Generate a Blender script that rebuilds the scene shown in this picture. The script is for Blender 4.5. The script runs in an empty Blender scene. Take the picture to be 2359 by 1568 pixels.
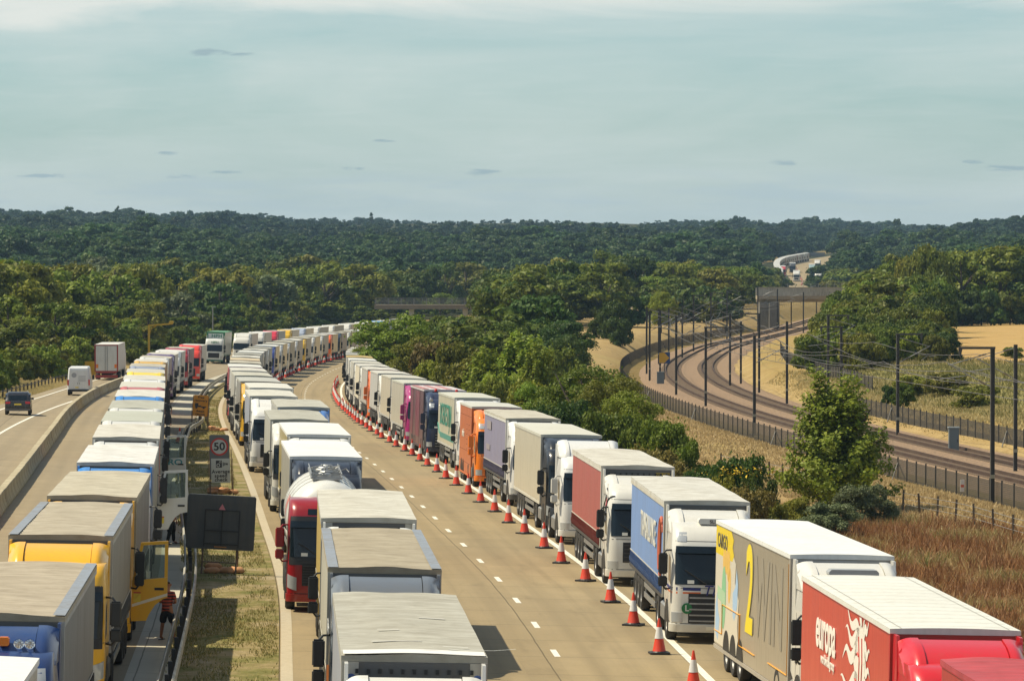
import bpy, bmesh, math, random
import numpy as np
from mathutils import Vector, Matrix, Euler
random.seed(7); rng = np.random.default_rng(7)
SC = bpy.context.scene
COL = SC.collection
RAD = math.radians

# ------------------------------------------------------------------ camera
FPX, CXP, CYP, HOR, HC = 9600.0, 1179.0, 784.0, 602.0, 11.0
PITCH = math.atan((CYP - HOR) / FPX)
cd = bpy.data.cameras.new('camera'); cam = bpy.data.objects.new('camera', cd); COL.objects.link(cam)
cd.sensor_width = 36.0; cd.lens = 36.0 * FPX / 2358.0
cd.clip_start = 1.0; cd.clip_end = 30000.0
cam.location = (0, 0, HC); cam.rotation_euler = (math.pi / 2 - PITCH, 0, 0)
SC.camera = cam
SC.view_settings.view_transform = 'Standard'; SC.view_settings.look = 'None'
SC.view_settings.exposure = 0.42; SC.view_settings.gamma = 1.0

# ------------------------------------------------------------------ sun and sky
SUN_EL, SUN_AZ = 55.0, -87.0         # azimuth clockwise from +Y (negative: to the left)
HAZE = 0.00007
sd = bpy.data.lights.new('sun', 'SUN'); sd.energy = 4.7; sd.angle = RAD(0.53); sd.color = (1.0, 0.88, 0.655)
sun = bpy.data.objects.new('sun', sd); COL.objects.link(sun)
to_sun = Vector((math.sin(RAD(SUN_AZ)) * math.cos(RAD(SUN_EL)), math.cos(RAD(SUN_AZ)) * math.cos(RAD(SUN_EL)), math.sin(RAD(SUN_EL))))
sun.rotation_euler = to_sun.to_track_quat('Z', 'Y').to_euler(); sun.location = (-60, 0, 90)

class NT:
    """tiny node-tree helper"""
    def __init__(s, tree): s.t = tree; s.n = tree.nodes; s.l = tree.links
    def new(s, typ, **kw):
        n = s.n.new(typ)
        for k, v in kw.items(): setattr(n, k, v)
        return n
    def put(s, sock, v):
        if isinstance(v, bpy.types.NodeSocket): s.l.new(v, sock)
        elif v is not None: sock.default_value = v
    def math(s, op, a, b=None, c=None, clamp=False):
        n = s.new('ShaderNodeMath', operation=op); n.use_clamp = clamp
        for i, v in enumerate((a, b, c)):
            if v is not None: s.put(n.inputs[i], v)
        return n.outputs[0]
    def mix(s, f, a, b, mode='MIX'):
        n = s.new('ShaderNodeMix', data_type='RGBA', blend_type=mode)
        s.put(n.inputs[0], f)
        for sk, v in ((n.inputs[6], a), (n.inputs[7], b)):
            if isinstance(v, tuple) and len(v) == 3: v = v + (1.0,)
            s.put(sk, v)
        return n.outputs[2]
    def noise(s, vec, scale, detail=4.0, rough=0.55, dist=0.0):
        n = s.new('ShaderNodeTexNoise'); s.put(n.inputs['Vector'], vec)
        n.inputs['Scale'].default_value = scale; n.inputs['Detail'].default_value = detail
        n.inputs['Roughness'].default_value = rough; n.inputs['Distortion'].default_value = dist
        return n.outputs[0]
    def ramp(s, fac, stops):
        n = s.new('ShaderNodeValToRGB'); s.put(n.inputs[0], fac); e = n.color_ramp.elements
        while len(e) < len(stops): e.new(0.5)
        for el, (p, c) in zip(e, stops):
            el.position = p; el.color = c if len(c) == 4 else tuple(c) + (1.0,)
        return n.outputs[0]
    def mapr(s, v, a, b, c=0.0, d=1.0):
        n = s.new('ShaderNodeMapRange'); n.clamp = True; s.put(n.inputs[0], v)
        for i, k in enumerate((a, b, c, d)): n.inputs[1 + i].default_value = k
        return n.outputs[0]
    def scale(s, vec, sc):
        n = s.new('ShaderNodeMapping'); s.put(n.inputs['Vector'], vec); n.inputs['Scale'].default_value = sc
        return n.outputs[0]

world = bpy.data.worlds.new('World'); SC.world = world; world.use_nodes = True
w = NT(world.node_tree)
for n in list(w.n): w.n.remove(n)
sky = w.new('ShaderNodeTexSky', sky_type='NISHITA'); sky.sun_disc = False
sky.sun_elevation = RAD(SUN_EL); sky.sun_rotation = RAD(SUN_AZ); sky.altitude = 50
sky.air_density = 1.0; sky.dust_density = 0.8; sky.ozone_density = 3.0
tc = w.new('ShaderNodeTexCoord'); sp = w.new('ShaderNodeSeparateXYZ'); w.l.new(tc.outputs['Generated'], sp.inputs[0])
dx, dy, dz = sp.outputs
az = w.math('ARCTAN2', dx, dy); el = w.math('ARCSINE', dz)
cmb = w.new('ShaderNodeCombineXYZ'); w.l.new(az, cmb.inputs[0]); w.l.new(w.math('MULTIPLY', el, 5.0), cmb.inputs[1])
thin = w.noise(cmb.outputs[0], 9.0, 6.0, 0.55, 0.6)             # veils of thin high cloud
fine = w.noise(cmb.outputs[0], 60.0, 5.0, 0.6, 0.3)
veil = w.mapr(thin, 0.30, 0.72, 0.25, 0.75)
base = w.mix(1.0, sky.outputs[0], (0.62, 0.90, 0.95), 'MULTIPLY')
veil = w.math('MULTIPLY', veil, w.mapr(el, 0.08, 0.55, 1.0, 0.10))
skyc = w.mix(veil, base, (6.45, 6.95, 6.55))
skyc = w.mix(w.mapr(el, 0.0, 0.032, 0.55, 0.0), skyc, (6.5, 7.2, 7.2))
cmb2 = w.new('ShaderNodeCombineXYZ'); w.l.new(az, cmb2.inputs[0]); w.l.new(w.math('MULTIPLY', el, 9.0), cmb2.inputs[1])
band = w.noise(cmb2.outputs[0], 6.0, 6.0, 0.6, 0.8)
top = w.mapr(w.math('ADD', el, w.math('MULTIPLY', w.math('SUBTRACT', band, 0.5), 0.030)), 0.0575, 0.0635, 0, 0.6)
top = w.math('MULTIPLY', top, w.mapr(el, 0.10, 0.35, 1.0, 0.25))
skyc = w.mix(top, skyc, (8.6, 8.3, 7.6))
# heap clouds low over the horizon and a few little grey ones
acc = None
for (px, py, wd, ht) in ((485, 124, 62, 9), (560, 129, 34, 5), (380, 355, 34, 6), (880, 325, 30, 4), (1805, 375, 40, 8), (2240, 374, 30, 6),
                         (1110, 398, 56, 8), (815, 389, 32, 5), (2310, 390, 60, 8), (110, 407, 60, 6), (520, 398, 40, 5), (420, 408, 60, 5)):
    a0, e0 = (px - CXP) / FPX, (HOR - py) / FPX
    ddx = w.math('DIVIDE', w.math('SUBTRACT', az, a0), wd / FPX); ddz = w.math('DIVIDE', w.math('SUBTRACT', el, e0), ht / FPX)
    r2 = w.math('ADD', w.math('MULTIPLY', ddx, ddx), w.math('MULTIPLY', ddz, ddz))
    v = w.math('SUBTRACT', 0.9, r2)
    acc = v if acc is None else w.math('MAXIMUM', acc, v)
acc = w.math('ADD', acc, w.math('MULTIPLY', w.math('SUBTRACT', w.noise(cmb.outputs[0], 170.0, 5.0, 0.65, 0.4), 0.52), 5.0))
stk = w.noise(w.scale(cmb.outputs[0], (1.0, 2.6, 1.0)), 22.0, 7.0, 0.62, 1.2)
skyc = w.mix(w.mapr(stk, 0.50, 0.80, 0, 0.18), skyc, (6.8, 7.3, 7.0))
skyc = w.mix(w.mapr(acc, -0.1, 0.9, 0, 0.75), skyc, (2.9, 3.9, 4.3))
lowc = w.noise(cmb2.outputs[0], 22.0, 6.0, 0.6, 0.2)
lowm = w.math('MULTIPLY', w.mapr(lowc, 0.46, 0.62, 0, 0.5), w.math('MULTIPLY', w.mapr(el, 0.010, 0.014), w.mapr(el, 0.0225, 0.019)))
skyc = w.mix(lowm, skyc, (4.2, 5.2, 5.6))
bg = w.new('ShaderNodeBackground'); w.l.new(skyc, bg.inputs[0]); bg.inputs[1].default_value = 0.085
wo = w.new('ShaderNodeOutputWorld'); w.l.new(bg.outputs[0], wo.inputs[0])

# ------------------------------------------------------------------ geometry of the place
def hermite(pts):
    xs = np.array([p[0] for p in pts], float); ys = np.array([p[1] for p in pts], float)
    m = np.gradient(ys, xs)
    def f(x):
        x = np.clip(np.asarray(x, float), xs[0] - 200, xs[-1] + 6000)
        i = np.clip(np.searchsorted(xs, x) - 1, 0, len(xs) - 2)
        h = xs[i + 1] - xs[i]; t = (x - xs[i]) / h
        tt = np.clip(t, 0, 1)
        v = ((2 * tt**3 - 3 * tt**2 + 1) * ys[i] + (tt**3 - 2 * tt**2 + tt) * h * m[i]
             + (-2 * tt**3 + 3 * tt**2) * ys[i + 1] + (tt**3 - tt**2) * h * m[i + 1])
        v = v + np.where(t > 1, (t - 1) * h * m[-1], 0) + np.where(t < 0, t * h * m[0], 0)
        return v
    return f
# right-hand edge line of the near carriageway: X as a function of distance Y
R_ = hermite([(-60, 12.6), (0, 10.3), (60, 7.9), (109, 5.24), (131, 4.0), (177, 0.5), (259, -6.2), (292, -9.0), (342, -12.8), (429, -17.6),
              (470, -19.1), (510, -19.9), (601, -20.1), (650, -19.4), (720, -17.0), (850, -6), (1000, 15), (1200, 52), (1400, 92), (1480, 109), (1560, 116),
              (1660, 121), (1780, 129), (1900, 140), (2000, 152), (2200, 180), (2600, 240), (3000, 300)])
ZR_ = hermite([(-60, 0), (0, 0), (100, 0), (150, 0), (220, -0.35), (300, -1.15), (400, -2.2), (520, -3.4), (600, -4.0), (700, -4.9), (800, -5.3), (900, -5.3),
               (1100, -3.5), (1300, -0.9), (1480, 2.0), (1560, 3.4), (1660, 5.2), (1780, 7.2), (1900, 8.9), (2000, 10.1), (2400, 15), (3000, 22)])
CF_ = hermite([(-60, 0.022), (100, 0.022), (200, 0.024), (300, 0.04), (420, 0.04), (600, 0.035), (800, 0.03), (1200, 0.02), (3000, 0.02)])
XR_ = hermite([(0, 64), (80, 53.5), (150, 45), (200, 38.6), (257, 31.6), (303, 27.0), (350, 22.9), (413, 19.4), (480, 18.4), (541, 20.0), (610, 24.8), (684, 32),
               (720, 36.8), (860, 55.5), (960, 67.5), (1150, 92), (1300, 112), (1600, 152), (2000, 200), (3000, 320)])
ZRAIL = -2.75
R = lambda y: float(R_(y)); ZR = lambda y: float(ZR_(y)); CF = lambda y: float(CF_(y)); XR = lambda y: float(XR_(y))
def road(u, y, dz=0.0):
    """point on the carriageways: u metres right of the edge line, y metres away"""
    return (R(y) + u, y, ZR(y) - CF(y) * u + dz)
def W(x, y, d):
    """point seen at reference pixel x,y and d metres away"""
    sx, sy = (x - CXP) / FPX, -(y - CYP) / FPX
    k = d / (math.cos(PITCH) + sy * math.sin(PITCH))
    return Vector((sx * k, d, HC + k * (sy * math.cos(PITCH) - math.sin(PITCH))))
def PX(X, Y, Z):
    f = Y * math.cos(PITCH) - (Z - HC) * math.sin(PITCH); u_ = Y * math.sin(PITCH) + (Z - HC) * math.cos(PITCH)
    return CXP + FPX * X / f, CYP - FPX * u_ / f
FENX = lambda y: 24.9 - (y - 206) * 0.171       # farm fence on the right
def sm(a, b, x): 
    t = np.clip((x - a) / (b - a), 0, 1); return t * t * (3 - 2 * t)
E_ = hermite([(-100, 0), (500, 0.0), (1000, 1.0), (1300, 5), (1600, 10), (2000, 16), (2500, 25), (3000, 33), (3500, 40), (4500, 46), (6000, 48)])
def terrain(X, Y):
    X = np.asarray(X, float); Y = np.asarray(Y, float)
    r = R_(Y); u = X - r; zr = ZR_(Y); c = CF_(Y); xr = XR_(Y)
    bump = 0.25 * np.sin(X * 0.13 + Y * 0.05) + 0.2 * np.sin(X * 0.31 - Y * 0.11) + 0.12 * np.sin(X * 0.7 + Y * 0.43)
    big = 3.0 * np.sin(X * 0.004 + 1.0) * np.sin(Y * 0.0023 + 0.5) * sm(900, 1600, Y)
    far = E_(Y) + big + 6 * sm(-100, -500, X) * sm(1200, 2500, Y) + 4 * sm(250, 500, X) * sm(1500, 2500, Y)
    # left of the road
    zl_edge = zr + c * 30.5
    left = zl_edge + (far - zl_edge) * sm(45, 300, -u) + 0.9 * sm(31, 37, -u) + bump * sm(32, 40, -u)
    road_z = zr - c * np.clip(u, -31, 4.2) - 0.22
    # right of the road down to the railway
    field = np.where(Y < 470, -2.75, -2.75 + 2.2 * sm(470, 620, Y) * sm(1.0, 12, xr - X))
    field = field + bump * 0.35
    mid = (zr - c * 4 - 0.1) + (field - (zr - c * 4 - 0.1)) * sm(4.6, 10.5, u)
    q = X - xr
    mid = mid + (-3.05 - mid) * sm(-8.5, -5.0, q)
    rail = -3.0
    right = rail + 1.45 * sm(9.4, 12.5, q) + 1.5 * sm(12.5, 26, q) + bump * 0.4 * sm(10, 14, q) + 0.5 * sm(420, 520, Y) * sm(12, 30, q)
    right = right + (far - right) * sm(40, 200, q) * sm(600, 1200, Y)
    rr = np.where(q < -8.5, mid, np.where(q < -5, mid, np.where(q < 9.4, -3.05, right)))
    z = np.where(u < -31, left, np.where(u <= 4.2, road_z, rr))
    z = np.where((u > 4.2) & (u <= 4.6), road_z + 0.12, z)
    # beyond a kilometre the railway and the field between melt into the hills
    k = sm(1180, 1420, Y)
    zfar = np.where(u < -31, left, road_z + 0.2 + (far - road_z) * sm(6, 60, np.abs(u + 13) - 18))
    zfar = np.where((u >= -31) & (u <= 4.2), road_z, zfar)
    return z * (1 - k) + zfar * k
def TZ(x, y): return float(terrain(x, y))

# ------------------------------------------------------------------ mesh helpers
class MB:
    def __init__(s): s.v = []; s.f = []; s.m = []; s.uv = None
    def add(s, vs, fs, m=0):
        o = len(s.v); s.v.extend(tuple(v) for v in vs)
        for f in fs: s.f.append(tuple(o + i for i in f)); s.m.append(m)
    def box(s, x0, x1, y0, y1, z0, z1, m=0, ch=0.0):
        if ch:
            s.prism([(x0 + ch, z0), (x1 - ch, z0), (x1, z0 + ch), (x1, z1 - ch), (x1 - ch, z1), (x0 + ch, z1), (x0, z1 - ch), (x0, z0 + ch)], y0, y1, m)
            return
        s.add([(x0, y0, z0), (x1, y0, z0), (x1, y1, z0), (x0, y1, z0), (x0, y0, z1), (x1, y0, z1), (x1, y1, z1), (x0, y1, z1)],
              [(0, 3, 2, 1), (4, 5, 6, 7), (0, 1, 5, 4), (1, 2, 6, 5), (2, 3, 7, 6), (3, 0, 4, 7)], m)
    def prism(s, prof, y0, y1, m=0, axis='y'):
        n = len(prof)
        P = {'y': lambda a, b, t: (a, t, b), 'x': lambda a, b, t: (t, a, b), 'z': lambda a, b, t: (a, b, t)}[axis]
        vs = [P(a, b, y0) for a, b in prof] + [P(a, b, y1) for a, b in prof]
        fs = [tuple(range(n - 1, -1, -1)), tuple(range(n, 2 * n))] + [(i, (i + 1) % n, n + (i + 1) % n, n + i) for i in range(n)]
        if axis == 'x': fs = [f[::-1] for f in fs]
        if axis == 'y': fs = [f[::-1] for f in fs]
        s.add(vs, fs, m)
    def bar(s, a, b, w, h=None, m=0):
        a = Vector(a); b = Vector(b); d = (b - a).normalized(); h = h or w
        up = Vector((0, 0, 1)) if abs(d.z) < 0.9 else Vector((0, 1, 0))
        x = d.cross(up).normalized() * (w / 2); y = x.cross(d).normalized() * (h / 2)
        vs = [p + q for p in (a, b) for q in (-x - y, x - y, x + y, -x + y)]
        s.add(vs, [(0, 1, 2, 3), (7, 6, 5, 4), (0, 4, 5, 1), (1, 5, 6, 2), (2, 6, 7, 3), (3, 7, 4, 0)], m)
    def tube(s, pts, r, n=6, m=0, cap=True):
        pts = [Vector(p) for p in pts]; o = len(s.v); K = len(pts)
        rs = r if isinstance(r, (list, tuple)) else [r] * K
        for i, p in enumerate(pts):
            d = (pts[min(i + 1, K - 1)] - pts[max(i - 1, 0)]).normalized()
            up = Vector((0, 0, 1)) if abs(d.z) < 0.9 else Vector((0, 1, 0))
            x = d.cross(up).normalized(); y = x.cross(d).normalized()
            for k in range(n):
                a = 2 * math.pi * k / n; s.v.append(tuple(p + x * (math.cos(a) * rs[i]) + y * (math.sin(a) * rs[i])))
        for i in range(K - 1):
            for k in range(n):
                s.f.append((o + i * n + k, o + i * n + (k + 1) % n, o + (i + 1) * n + (k + 1) % n, o + (i + 1) * n + k)); s.m.append(m)
        if cap:
            s.f.append(tuple(o + k for k in range(n - 1, -1, -1))); s.m.append(m)
            s.f.append(tuple(o + (K - 1) * n + k for k in range(n))); s.m.append(m)
    def lathe(s, prof, n=20, axis='z', c=(0, 0, 0), m=0, ms=None):
        o = len(s.v); K = len(prof)
        for (r, t) in prof:
            for k in range(n):
                a = 2 * math.pi * k / n; p, q = r * math.cos(a), r * math.sin(a)
                v = {'z': (p, q, t), 'x': (t, p, q), 'y': (q, t, p)}[axis]
                s.v.append((v[0] + c[0], v[1] + c[1], v[2] + c[2]))
        for i in range(K - 1):
            for k in range(n):
                s.f.append((o + i * n + k, o + i * n + (k + 1) % n, o + (i + 1) * n + (k + 1) % n, o + (i + 1) * n + k)); s.m.append(ms[i] if ms else m)
        s.f.append(tuple(o + k for k in range(n - 1, -1, -1))); s.m.append(ms[0] if ms else m)
        s.f.append(tuple(o + (K - 1) * n + k for k in range(n))); s.m.append(ms[-1] if ms else m)
    def grid(s, fn, us, vs, m=0, flip=False):
        o = len(s.v); nu, nv = len(us), len(vs)
        for a in us:
            for b in vs: s.v.append(tuple(fn(a, b)))
        for i in range(nu - 1):
            for j in range(nv - 1):
                f = (o + i * nv + j, o + (i + 1) * nv + j, o + (i + 1) * nv + j + 1, o + i * nv + j + 1)
                s.f.append(f[::-1] if flip else f); s.m.append(m)
    def mesh(s, name, smooth=None):
        me = bpy.data.meshes.new(name); me.from_pydata(s.v, [], s.f)
        if any(s.m): me.polygons.foreach_set('material_index', s.m)
        if s.uv:
            ul = me.uv_layers.new(name='UVMap')
            for p in me.polygons:
                for li, vi in zip(p.loop_indices, p.vertices): ul.data[li].uv = s.uv[vi]
        me.update()
        if smooth is not None:
            me.polygons.foreach_set('use_smooth', [True] * len(me.polygons)); me.set_sharp_from_angle(angle=RAD(smooth))
        return me
MESH = {}
def cached(key, fn, smooth=None):
    if key not in MESH:
        r = fn(); MESH[key] = r.mesh(str(key[0]) if isinstance(key, tuple) else str(key), smooth) if isinstance(r, MB) else r
    return MESH[key]
def obj(name, me, mat, parent=None, loc=(0, 0, 0), rot=(0, 0, 0), scale=None):
    """links a mesh as ONE object; materials sit on the object so meshes can be shared"""
    if isinstance(me, MB): me = me.mesh(name)
    o = bpy.data.objects.new(name, me); COL.objects.link(o)
    mats = mat if isinstance(mat, (list, tuple)) else [mat]
    while len(me.materials) < len(mats): me.materials.append(None)
    for i, mm in enumerate(mats):
        o.material_slots[i].link = 'OBJECT'; o.material_slots[i].material = mm
    o.location = loc; o.rotation_euler = rot
    if scale: o.scale = scale
    if parent: o.parent = parent
    return o
def thing(name, label, cat, loc=(0, 0, 0), rot=(0, 0, 0), group=None):
    o = bpy.data.objects.new(name, None); COL.objects.link(o); o.location = loc; o.rotation_euler = rot
    o.empty_display_size = 0.3
    return tag(o, label, cat, group)
def tag(o, label, cat, group=None, kind=None):
    o['label'] = label; o['category'] = cat
    if group: o['group'] = group
    if kind: o['kind'] = kind
    return o
def struct(o): o['kind'] = 'structure'; return o

# ------------------------------------------------------------------ materials
MATS = {}
def principled(name):
    m = bpy.data.materials.new(name); m.use_nodes = True; t = NT(m.node_tree)
    return m, t, t.n['Principled BSDF']
def paint(col, rough=0.38, dirt=0.25, metal=0.0, coat=0.0, name='paint', dscale=0.9, dcol=(0.16, 0.13, 0.09)):
    key = (name, tuple(col), rough, dirt, metal, coat, dscale)
    if key in MATS: return MATS[key]
    m, t, b = principled(name)
    tc = t.new('ShaderNodeTexCoord'); v = tc.outputs['Object']
    n1 = t.noise(v, dscale, 5, 0.6); n2 = t.noise(t.scale(v, (6.0, 6.0, 0.8)), 1.0, 4, 0.6)
    f = t.math('MULTIPLY', t.mapr(t.math('MULTIPLY', n1, n2), 0.16, 0.42), dirt)
    if dirt: t.l.new(t.mix(f, tuple(col), dcol), b.inputs['Base Color'])
    else: b.inputs['Base Color'].default_value = tuple(col) + (1,)
    t.l.new(t.math('ADD', rough, t.math('MULTIPLY', f, 0.5)), b.inputs['Roughness'])
    b.inputs['Metallic'].default_value = metal; b.inputs['Coat Weight'].default_value = coat * (0.3 if max(col) < 0.12 else 0.55)
    b.inputs['Coat Roughness'].default_value = 0.08
    MATS[key] = m; return m
def tarp(col, rib=0.5, name='tarpaulin', dirty=0.8):
    key = (name, tuple(col), rib, dirty)
    if key in MATS: return MATS[key]
    m, t, b = principled(name); tc = t.new('ShaderNodeTexCoord'); v = tc.outputs['Object']
    st = t.noise(t.scale(v, (0.35, 3.2, 1.0)), 1.6, 5, 0.65, 0.4)        # streaks across the roof
    blo = t.noise(v, 1.3, 6, 0.65, 0.6); fn = t.noise(t.scale(v, (0.9, 12.0, 1.0)), 1.5, 3, 0.6)
    oi = t.new('ShaderNodeObjectInfo')
    f = t.math('MULTIPLY', t.mapr(t.math('ADD', t.math('MULTIPLY', st, 0.6), t.math('MULTIPLY', blo, 0.45)), 0.36, 0.70), dirty)
    c = t.mix(f, tuple(col), (col[0] * 0.50, col[1] * 0.46, col[2] * 0.40))
    sy_ = t.new('ShaderNodeSeparateXYZ'); t.l.new(v, sy_.inputs[0]); rb = t.math('COSINE', t.math('MULTIPLY', t.math('SUBTRACT', sy_.outputs[1], 2.85), 2 * math.pi / 0.618)); rb = t.math('MULTIPLY', t.mapr(rb, 0.80, 1.0), t.mapr(blo, 0.35, 0.65, 0.1, 0.5 * dirty + 0.1)); c = t.mix(rb, c, (col[0] * 0.55, col[1] * 0.52, col[2] * 0.46))
    c = t.mix(t.math('MULTIPLY', t.mapr(fn, 0.50, 0.70), 0.5 * dirty), c, (col[0] * 0.55, col[1] * 0.52, col[2] * 0.48))
    t.l.new(c, b.inputs['Base Color']); b.inputs['Roughness'].default_value = 0.62
    bm = t.new('ShaderNodeBump'); bm.inputs['Strength'].default_value = 0.35; bm.inputs['Distance'].default_value = 0.03
    t.l.new(st, bm.inputs['Height']); t.l.new(bm.outputs[0], b.inputs['Normal'])
    MATS[key] = m; return m
def plain(name, col, rough=0.6, metal=0.0, spec=0.5):
    if name in MATS: return MATS[name]
    m, t, b = principled(name); b.inputs['Base Color'].default_value = tuple(col) + (1,)
    b.inputs['Roughness'].default_value = rough; b.inputs['Metallic'].default_value = metal; b.inputs['Specular IOR Level'].default_value = spec
    MATS[name] = m; return m
BLACK = plain('black_plastic', (0.016, 0.017, 0.018), 0.5)
RUBBER = paint((0.02, 0.02, 0.021), 0.85, 0.35, name='rubber', dcol=(0.10, 0.085, 0.06))
RIM = paint((0.42, 0.42, 0.42), 0.4, 0.5, 0.6, name='wheel_rim')
CHASSIS = paint((0.035, 0.036, 0.038), 0.6, 0.5, name='chassis')
STEEL = paint((0.35, 0.36, 0.36), 0.42, 0.4, 0.7, name='galvanised_steel')
GLASS = plain('dark_glass', (0.007, 0.013, 0.018), 0.07, 0.0, 0.42)
LAMP = plain('headlamp_lens', (0.45, 0.47, 0.48), 0.10, 0.3)
AMBER = plain('amber_lens', (0.75, 0.20, 0.02), 0.25)
REDL = plain('red_lens', (0.5, 0.02, 0.015), 0.25)
CHROME = plain('chrome', (0.75, 0.75, 0.75), 0.12, 1.0)
PLATE = plain('number_plate', (0.72, 0.72, 0.66), 0.4)
# ------------------------------------------------------------------ ground, roads, markings
def stations(a, b, st): 
    n = max(2, int(round((b - a) / st)) + 1); return np.linspace(a, b, n)
def strip(name, ua, ub, y0, y1, dz, mat, st=4.0, nu=2, kind='structure', fn=road):
    """a sheet laid along the road between two lateral offsets (numbers or functions of distance)"""
    mb = MB(); mb.uv = []; ys = stations(y0, y1, st)
    for y in ys:
        a = ua(y) if callable(ua) else ua; b = ub(y) if callable(ub) else ub
        for k in range(nu):
            u = a + (b - a) * k / (nu - 1); p = fn(u, y, dz); mb.v.append(p); mb.uv.append((u, y))
    for i in range(len(ys) - 1):
        for k in range(nu - 1):
            mb.f.append((i * nu + k, i * nu + k + 1, (i + 1) * nu + k + 1, (i + 1) * nu + k)); mb.m.append(0)
    o = obj(name, mb, mat); o['kind'] = kind; return o

def concrete_road(name, col, joint=5.0, lanes=((-3.65, 0.02), (-7.3, 0.02), (0.25, 0.02)), worn=0.42):
    m, t, b = principled(name); uvn = t.new('ShaderNodeUVMap'); sp = t.new('ShaderNodeSeparateXYZ'); t.l.new(uvn.outputs[0], sp.inputs[0])
    u, v = sp.outputs[0], sp.outputs[1]
    n1 = t.noise(uvn.outputs[0], 0.35, 6, 0.6); n2 = t.noise(t.scale(uvn.outputs[0], (1.5, 0.02, 1)), 1.0, 5, 0.6); n3 = t.noise(uvn.outputs[0], 7.0, 4, 0.7)
    c = t.mix(t.mapr(n1, 0.3, 0.7, 0, 1), tuple(x * 0.90 for x in col), tuple(x * 1.10 for x in col))
    c = t.mix(t.mapr(n2, 0.45, 0.72, 0, worn), c, tuple(x * 0.55 for x in col))         # tyre-worn streaks along the lanes
    c = t.mix(t.mapr(n3, 0.4, 0.75, 0, 0.18), c, tuple(x * 0.62 for x in col))
    # every slab its own tone
    wn = t.new('ShaderNodeTexWhiteNoise'); wn.noise_dimensions = '2D'; cb = t.new('ShaderNodeCombineXYZ')
    t.l.new(t.math('FLOOR', t.math('DIVIDE', t.math('ADD', u, 0.0), 3.65)), cb.inputs[0]); t.l.new(t.math('FLOOR', t.math('DIVIDE', v, joint * 3)), cb.inputs[1]); t.l.new(cb.outputs[0], wn.inputs['Vector'])
    c = t.mix(t.mapr(wn.outputs[0], 0, 1, 0, 0.22), c, tuple(x * 0.6 for x in col))
    fr = t.math('ABSOLUTE', t.math('SUBTRACT', t.math('FRACT', t.math('DIVIDE', v, joint)), 0.5))
    j = t.math('GREATER_THAN', fr, 0.5 - 0.022 / joint)
    for (lu, lw) in lanes:
        wob = t.math('ADD', u, t.math('MULTIPLY', t.math('SUBTRACT', t.noise(t.scale(uvn.outputs[0], (0.0, 0.25, 1)), 1.0, 3), 0.5), 0.10))
        j = t.math('MAXIMUM', j, t.math('LESS_THAN', t.math('ABSOLUTE', t.math('SUBTRACT', wob, lu - 0.35)), lw))
    tp = t.math('FRACT', t.math('DIVIDE', u, 3.65)); tb = t.math('MAXIMUM', t.mapr(t.math('ABSOLUTE', t.math('SUBTRACT', tp, 0.27)), 0.03, 0.13, 1, 0), t.mapr(t.math('ABSOLUTE', t.math('SUBTRACT', tp, 0.76)), 0.03, 0.13, 1, 0)); c = t.mix(t.math('MULTIPLY', tb, t.mapr(n1, 0.3, 0.7, 0.05, 0.24)), c, tuple(x * 0.45 for x in col))
    od = t.mapr(t.math('ABSOLUTE', t.math('SUBTRACT', tp, 0.5)), 0.02, 0.10, 1, 0); c = t.mix(t.math('MULTIPLY', od, t.mapr(n2, 0.4, 0.7, 0.0, 0.22)), c, tuple(x * 0.35 for x in col))
    c = t.mix(t.math('MULTIPLY', j, 0.75), c, tuple(x * 0.25 for x in col))
    # hairline cracks
    vo = t.new('ShaderNodeTexVoronoi', feature='DISTANCE_TO_EDGE'); t.l.new(t.scale(uvn.outputs[0], (0.22, 0.05, 1)), vo.inputs['Vector']); vo.inputs['Scale'].default_value = 1.0
    c = t.mix(t.math('MULTIPLY', t.math('LESS_THAN', vo.outputs[0], 0.0025), 0.10), c, tuple(x * 0.3 for x in col))
    # oil and patch stains
    vs = t.noise(t.scale(uvn.outputs[0], (0.6, 0.12, 1)), 1.7, 3, 0.5)
    c = t.mix(t.mapr(vs, 0.60, 0.70, 0, 0.30), c, tuple(x * 0.5 for x in col))
    t.l.new(c, b.inputs['Base Color']); b.inputs['Roughness'].default_value = 0.85; b.inputs['Specular IOR Level'].default_value = 0.25
    return m
M_ROAD = concrete_road('pale_concrete_road', (0.300, 0.235, 0.135))
M_ROAD2 = concrete_road('grey_concrete_road', (0.285, 0.232, 0.150), lanes=((-18.0, 0.02), (-25.9, 0.02)), worn=0.2)
M_STRIP = concrete_road('white_concrete_strip', (0.46, 0.43, 0.345), joint=6.0, lanes=((-14.7, 0.02),), worn=0.12)
def line_mat(name, col, wear):
    m, t, b = principled(name); uvn = t.new('ShaderNodeUVMap')
    n = t.noise(uvn.outputs[0], 3.5, 6, 0.7); t.l.new(t.mix(t.mapr(n, 0.45, 0.7, 0, wear), col, (0.33, 0.27, 0.17)), b.inputs['Base Color']); b.inputs['Roughness'].default_value = 0.7
    return m
M_LINE = line_mat('white_road_paint', (0.72, 0.70, 0.62), 0.5)
M_DRAIN = line_mat('pale_channel_concrete', (0.43, 0.375, 0.27), 0.7)

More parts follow.
